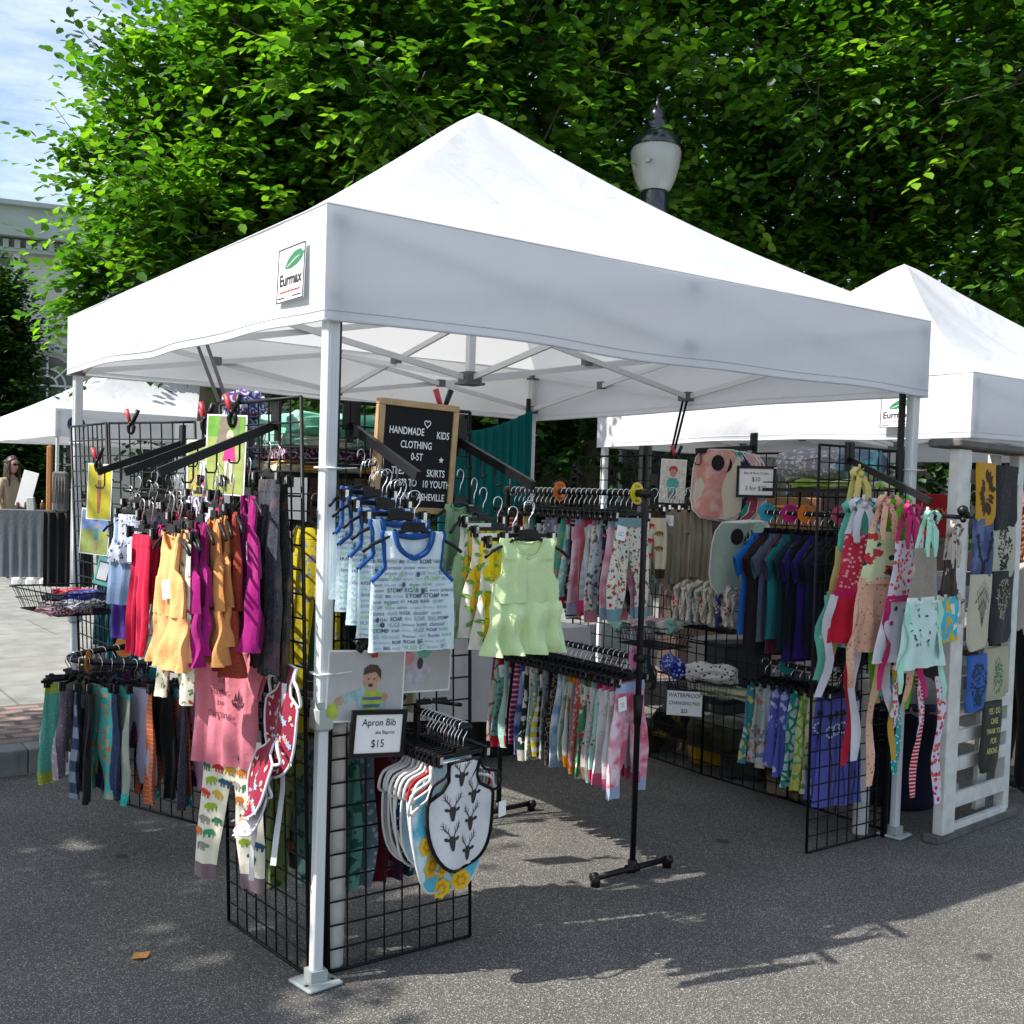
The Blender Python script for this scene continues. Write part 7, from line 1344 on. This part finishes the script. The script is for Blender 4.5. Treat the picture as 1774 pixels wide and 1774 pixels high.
mb = MB(); mb.grid([[(-.1+1.2*i/40, .02-.006*math.sin(i*.5)*v, .7-.62*v) for i in range(41)] for v in (1, .66, .33, 0)]); CRM = fab('plain', 'c4a494')
for tx, x, z, s in (('& TOWELS', .2, .5, .1), ('GOODS', .12, .39, .1)): q = text_mb(tx, s, .004, 1, sx=.8); q.xform(Matrix.Translation((x, .008, z))); mb.merge(q)
for x, z, r_ in ((.02,.3,.06), (.17,.29,.05), (.08,.27,.05)): q = place_mb(ell(r_, r_*.8), x, z); q.xform(Matrix.Translation((0,.007,0))); mb.merge(q, 2)
for x, m_ in ((-.04, 3), (.1, 1)): 
    if m_ == 3: mb.box((x,.008,.16), (.07,.002,.07), 3)
    else: mb.tube([(x-.03,.007,.13),(x+.03,.007,.13),(x+.03,.007,.19),(x-.03,.007,.19),(x-.03,.007,.13)], .003, 4, 1); mb.tube([(x+.014*math.cos(a),.007,.16+.014*math.sin(a)) for a in [math.pi*i/6 for i in range(13)]], .003, 4, 1)
obj('drape', mb, [CRM, INK, colm('drapeorange', 'c84a20'), mat('navy_print2', (.02,.03,.1), .5)], pt)
mb = MB(); mb.box((0,0,0), (.42,.03,.26), bev=.004); mb2 = text_mb('easy', .1, .0, 1); mb2.xform(Matrix.Translation((0,-.027,.03))); mb.merge(mb2)
tag(obj('red_banner', mb, [fab('plain', '8c1620'), colm('banneryellow', 'b06a1c')], None, W(1612, 6.6, 1.5), R(-35)), 'red banner with orange script behind the ladder post', 'banner')
mb = MB(); mb.box((0,0,0), (.55,.04,.34), bev=.01); mb.tube([(-.25,-.025,-.14),(-.15,-.025,.1),(.15,-.025,.11),(.25,-.025,-.12)], .009, 6, 1)
tag(obj('wooden_tray', mb, [mat('orange_board', (.22,.11,.04), .6, noise=.3, nscale=6), mat('orange_line', (.6,.25,.04), .5)], None, W(1340, 6.6, 1.42), R(-35)), 'brown board with an orange outline seen through the right hand panels', 'board')
# red crates/frames and rugs seen through: pale boxes under the neighbouring canopy
for i, (x, y, w_, h_, hx) in enumerate([(4.6, 2.6, .5, .5, '1a1a1c'), (5.2, 2.2, .6, .7, '2c2c2e'), (5.9, 1.9, .5, .8, '242220'), (4.9, 3.3, .7, .9, '3a2e28')]):
    mb = MB(); mb.box((0,0,h_/2), (w_,.4,h_), bev=.01); mb.box((0,0,h_+.012), (w_+.03,.43,.024), bev=.004); tag(obj('storage_box', mb, colm('box%d' % i, hx), None, (x, y, 0), R(20*i)), ['low black', 'charcoal', 'tall dark grey', 'dark brown'][i]+' lidded box under the neighbouring canopy', 'storage box', 'boxes under the neighbouring canopy')
for i, (x, y, w_, h_) in enumerate([(1.75, 2.3, .5, .6), (2.35, 2.35, .5, .55), (1.1, 2.3, .55, .9), (.75, 2.0, .3, .5)]):
    mb = MB(); mb.box((0,0,h_/2), (w_,.38,h_), bev=.012); mb.box((0,0,h_+.012), (w_+.03,.41,.024), bev=.004); mb.box((0,-.195,h_*.8), (.14,.012,.03), bev=.003); tag(obj('storage_box', mb, colm('blackbox', '0b0b0c', .5), None, (x, y, 0), R(4*i-4)), ['black storage box under the white cloth, left', 'black storage box under the white cloth, right', 'tall black storage box left of the white clothed table', 'small black storage box behind the corner rails'][i], 'storage box', 'black boxes at the back of the stall')
# ================================================================== PEOPLE
def person(label, loc, rz, pose, skin, top, bottom, hairm, hair='long', sc=1.0, arm=None, glasses=False):
    t = thing('person', label, 'person', loc, rz); t.scale = (sc, sc, sc)
    J = {'pel': (0,0,.95,.15), 'wai': (0,0,1.08,.13), 'che': (0,.0,1.3,.155), 'nek': (0,.01,1.46,.06), 'nk2': (0,-.01,1.53,.052),
         'shl': (-.16,0,1.41,.065), 'shr': (.16,0,1.41,.065), 'ell': (-.2,.02,1.13,.046), 'elr': (.2,.02,1.13,.046), 'wrl': (-.2,-.12,.9,.03), 'wrr': (.2,-.1,.9,.03), 'hal': (-.19,-.17,.85,.028), 'har': (.19,-.15,.85,.028),
         'hpl': (-.09,0,.9,.105), 'hpr': (.09,0,.9,.105), 'knl': (-.1,-.02,.5,.068), 'knr': (.1,-.02,.5,.068), 'anl': (-.1,.02,.09,.04), 'anr': (.1,.02,.09,.04), 'tol': (-.11,-.13,.035,.035), 'tor': (.11,-.13,.035,.035)}
    if arm: J.update(arm)
    E = [('pel','wai'),('wai','che'),('che','nek'),('nek','nk2'),('che','shl'),('che','shr'),('shl','ell'),('shr','elr'),('ell','wrl'),('elr','wrr'),('wrl','hal'),('wrr','har'),('pel','hpl'),('pel','hpr'),('hpl','knl'),('hpr','knr'),('knl','anl'),('knr','anr'),('anl','tol'),('anr','tor')]
    ks = list(J); V = [J[k][:3] for k in ks]; rad = [J[k][3] for k in ks]; ed = [(ks.index(a), ks.index(b)) for a, b in E]
    for s_, w_ in ((-1, 'hal'), (1, 'har')):   # five fingers rooted in the palm
        hx, hy, hz = J[w_][:3]
        for q in range(5):
            i0 = len(V); fx = (q-1.5)*.014; thumb = q == 4
            a = (hx+(s_*-.03 if thumb else 0), hy-.012+(0 if thumb else fx), hz-.03+(.02 if thumb else 0)); b = (a[0]+(s_*-.012 if thumb else 0), a[1]-.01, a[2]-.03); V += [a, b]; rad += [.009, .007]; ed += [(ks.index(w_), i0), (i0, i0+1)]
    me = bpy.data.meshes.new('body'); me.from_pydata(V, ed, []); o = bpy.data.objects.new('body', me); COL.objects.link(o); o.parent = t
    md = o.modifiers.new('s', 'SKIN'); sv = me.skin_vertices[0].data
    for i, r_ in enumerate(rad): sv[i].radius = (r_, r_*.8 if i < 5 else r_)
    sv[0].use_root = True; sb = o.modifiers.new('u', 'SUBSURF'); sb.levels = 2; sb.render_levels = 2
    dg = bpy.context.evaluated_depsgraph_get(); me2 = bpy.data.meshes.new_from_object(o.evaluated_get(dg)); o.modifiers.clear(); o.data = me2
    # head, one surface with nose, brow and chin
    hd = MB(); n1, n2 = 20, 24
    for j in range(n1+1):
        th_ = math.pi*j/n1
        for k in range(n2):
            ph_ = 2*math.pi*k/n2; x = .075*math.sin(th_)*math.cos(ph_); y = .095*math.sin(th_)*math.sin(ph_); z = .12*math.cos(th_)
            if z < 0: x *= 1+z*1.8; y *= 1+z*.9
            fr = math.exp(-((x/.014)**2+((z+.015)/.022)**2)) if y < 0 else 0; y -= .02*fr
            ey = math.exp(-(((abs(x)-.03)/.014)**2+((z-.012)/.012)**2)) if y < 0 else 0; y += .008*ey
            hd.v.append((x, y-.02, z+1.64))
    for j in range(n1):
        for k in range(n2): hd.f.append([j*n2+k, (j+1)*n2+k, (j+1)*n2+(k+1)%n2, j*n2+(k+1)%n2]); hd.m.append(0); hd.sm.append(True)
    b = len(me2.vertices); 
    bm_v = [tuple(v.co) for v in me2.vertices]+hd.v; bm_f = [list(p.vertices) for p in me2.polygons]+[[i+b for i in f] for f in hd.f]
    fm = []
    for f in bm_f:
        c = [sum(bm_v[i][a] for i in f)/len(f) for a in range(3)]
        z = c[2]; ax = abs(c[0]); clothed_arm = ax > .2 and z < 1.3
        fm.append(0 if (z > 1.47 or (ax > .165 and z < 1.36 and z > .75)) else (1 if z > .98 else (2 if z > .09 else 3)))
    m3 = MB(); m3.v = bm_v; m3.f = bm_f; m3.m = fm; m3.sm = [True]*len(bm_f); bpy.data.objects.remove(o)
    for s_ in (-1, 1): 
        m3.lathe([(.002,-.02),(.014,-.012),(.016,0),(.012,.012),(.002,.018)], (s_*.076, -.01, 1.64), 8, 0)
        m3.lathe([(.001,-.006),(.006,-.003),(.006,.003),(.001,.006)], (s_*.03, -.1, 1.652), 8, 3)
    m3.tube([(-.022,-.103,1.585),(0,-.112,1.582),(.022,-.103,1.585)], .0045, 6, 4)
    obj('body', m3, [skin, top, bottom, INK, mat('lips', (.35,.1,.09), .5)], t)
    hm = MB(); rg = random.Random(3)
    for j in range(11):
        for k in range(25):
            ph_ = math.pi*(.5+(k/24-.5)*(2.0 if j < 5 else 1.5 if j == 5 else 1.36)); th_ = math.pi*.62*j/10; lump = 1+.05*math.sin(7*ph_+3*th_)
            hm.v.append((.088*lump*math.sin(th_)*math.cos(ph_), .108*lump*math.sin(th_)*math.sin(ph_)-.012, 1.645+.135*lump*math.cos(th_)))
    for j in range(10):
        for k in range(24): hm.f.append([j*25+k, (j+1)*25+k, (j+1)*25+k+1, j*25+k+1]); hm.m.append(0); hm.sm.append(True)
    N = 90 if hair == 'curly' else 40
    for k in range(N):
        ph_ = math.pi*(-.15+1.3*rg.random()); r_ = .085; x, y = r_*math.cos(ph_), .1*math.sin(ph_)-.01; z = rg.uniform(1.62, 1.72); ln = rg.uniform(.2, .34) if hair == 'long' else rg.uniform(.16, .3); w_ = .012 if hair == 'long' else .05
        hm.tube([(x*(1+.9*w_*10*v*(1 if hair == 'curly' else .25))+w_*.5*math.sin(v*16+k), y*(1+.4*v)+w_*.5*math.cos(v*14+k), z-ln*v) for v in [i/10 for i in range(11)]], [.016]*9+[.012, .005], 5)
    obj('hair', hm, hairm, t)
    if glasses:
        g_ = MB()
        for s_ in (-1, 1): g_.box((s_*.032,-.118,1.652), (.05,.008,.034), bev=.003); g_.bar((s_*.057,-.115,1.655),(s_*.077,-.01,1.655),.004,.006)
        g_.bar((-.01,-.119,1.656),(.01,-.119,1.656),.004,.005); obj('sunglasses', g_, BLK, t)
    return t
SKN = mat('skin', (.42, .24, .17), .5, noise=.06, nscale=14)
px = W(18, 15.6, .14)
person('woman with long dark hair and sunglasses behind the grey draped counter', px, R(25), None, SKN, fab('plain', 'a89a80'), fab('plain', '2a2c34'), mat('dark_hair', (.03,.018,.012), .5, noise=.3, nscale=40), 'long', .98, glasses=True)
person('woman with curly red hair at the right picture edge, seen from behind', W(1776, 5.9, 0), R(60), None, SKN, fab('plain', 'b8b4b0'), fab('plain', '0c0c0e'), mat('curly_red_hair', (.14,.035,.012), .6, noise=.4, nscale=40), 'curly', .93)
# ---------------------------------------------------------------- far left stall
cx = W(48, 15, .14)
ct = thing('draped_counter', 'counter draped in grey cloth under the far left canopy', 'counter', cx, R(-25)); mb = MB(); mb.box((0,0,.98), (.78,.5,.03)); obj('countertop', mb, WOOD, ct)
mb = MB(); rows = []
for j in range(9): v = j/8; rows.append([(-.4+.8*i/60, -.26-.02*v-.012*v*math.sin(i*.7), 1.0-.9*v) for i in range(61)])
mb.grid(rows[::-1]); mb.grid([[(-.4,-.26+.5*k,1.0), (.4,-.26+.5*k,1.0)] for k in (0, 1)]); mb.grid([[(.4,-.26+.5*i/10+.01*math.sin(i), 1.0-.9*v) for i in range(11)] for v in (1, .5, 0)]); obj('drape', mb, fab('heather', '60666c', '555a60'), ct)
for k in range(4): mb = MB(); mb.box((0,0,.05), (.1,.2,.1), bev=.02); tag(obj('white_box', mb, PAP, None, W(30+24*k, 14.7, .14), R(-25)), 'white box on the ground below the grey drape, %s from the left' % ['first','second','third','fourth'][k], 'box', 'white boxes below the far counter')
dr = MB(); rows = []
for j in range(13):
    v = j/12; rows.append([(-.3+.6*i/40, .03*math.sin(i*.9)*(1-.6*math.sin(math.pi*v)), 1.0-.96*v) for i in range(41)])
dr.grid(rows[::-1]); tag(obj('black_drape', dr, fab('plain', '0e0f14'), None, W(118, 14.2, .14), R(-20)), 'black drape gathered beside the grey counter', 'drape')
for nm, lb, px_, d_, z_, dim, m_, tl in (('white_card', 'tilted white card standing on the far counter', 45, 15, 1.42, (.2,.01,.5), PAP, 14), ('wooden_post', 'orange brown wooden board standing on the far counter', 84, 15, 1.55, (.07,.08,.95), mat('orange_wood', (.35,.14,.04), .5), 0), ('dark_rack', 'dark jewellery rack beside the wooden board', 103, 14.9, 1.4, (.2,.12,.55), DWD, 0), ('grey_bag', 'small grey card holder on the far counter', 52, 14.8, 1.22, (.1,.05,.2), GREYP, -4)):
    mb = MB(); mb.box((0,0,0), dim, bev=min(dim)*.2); 
    if nm == 'dark_rack':
        for k in range(5): mb.tube([(-.08+.04*k,-.075,.2),(-.08+.04*k,-.08,-.15)], .006, 5)
    o = tag(obj(nm, mb, m_, None, W(px_, d_, z_)), lb, nm.replace('_', ' ')); o.rotation_euler = (0, R(tl), R(-30))
for k in range(6):
    mb = MB(); mb.lathe([(.02,0),(.03,.01),(.03,.08),(.012,.1),(.012,.13)], n=10); tag(obj('bottle', mb, mat('amber_glass', (.12,.06,.03), .2), None, W(30+14*k, 15, 1.15)), 'small brown bottle on the far counter, %s from the left' % ['first','second','third','fourth','fifth','sixth'][k], 'bottle', 'bottles on the far counter')
# fallen leaf
mb = MB(); mb.add([(-.03,0,.004),(-.015,.022,.014),(.012,.026,.008),(.034,.004,.016),(.014,-.02,.006),(-.014,-.024,.012),(0,0,.004)], [(0,1,6),(1,2,6),(2,3,6),(3,4,6),(4,5,6),(5,0,6)], 0, True); mb.tube([(.03,.0,.012),(.05,.01,.006)], .001, 4)
tag(obj('fallen_leaf', mb, mat('dry_leaf', (.42,.2,.05), .7, noise=.3, nscale=60, trans=.2), None, (-.4, .47, 0)), 'dry orange leaf lying on the road', 'leaf')
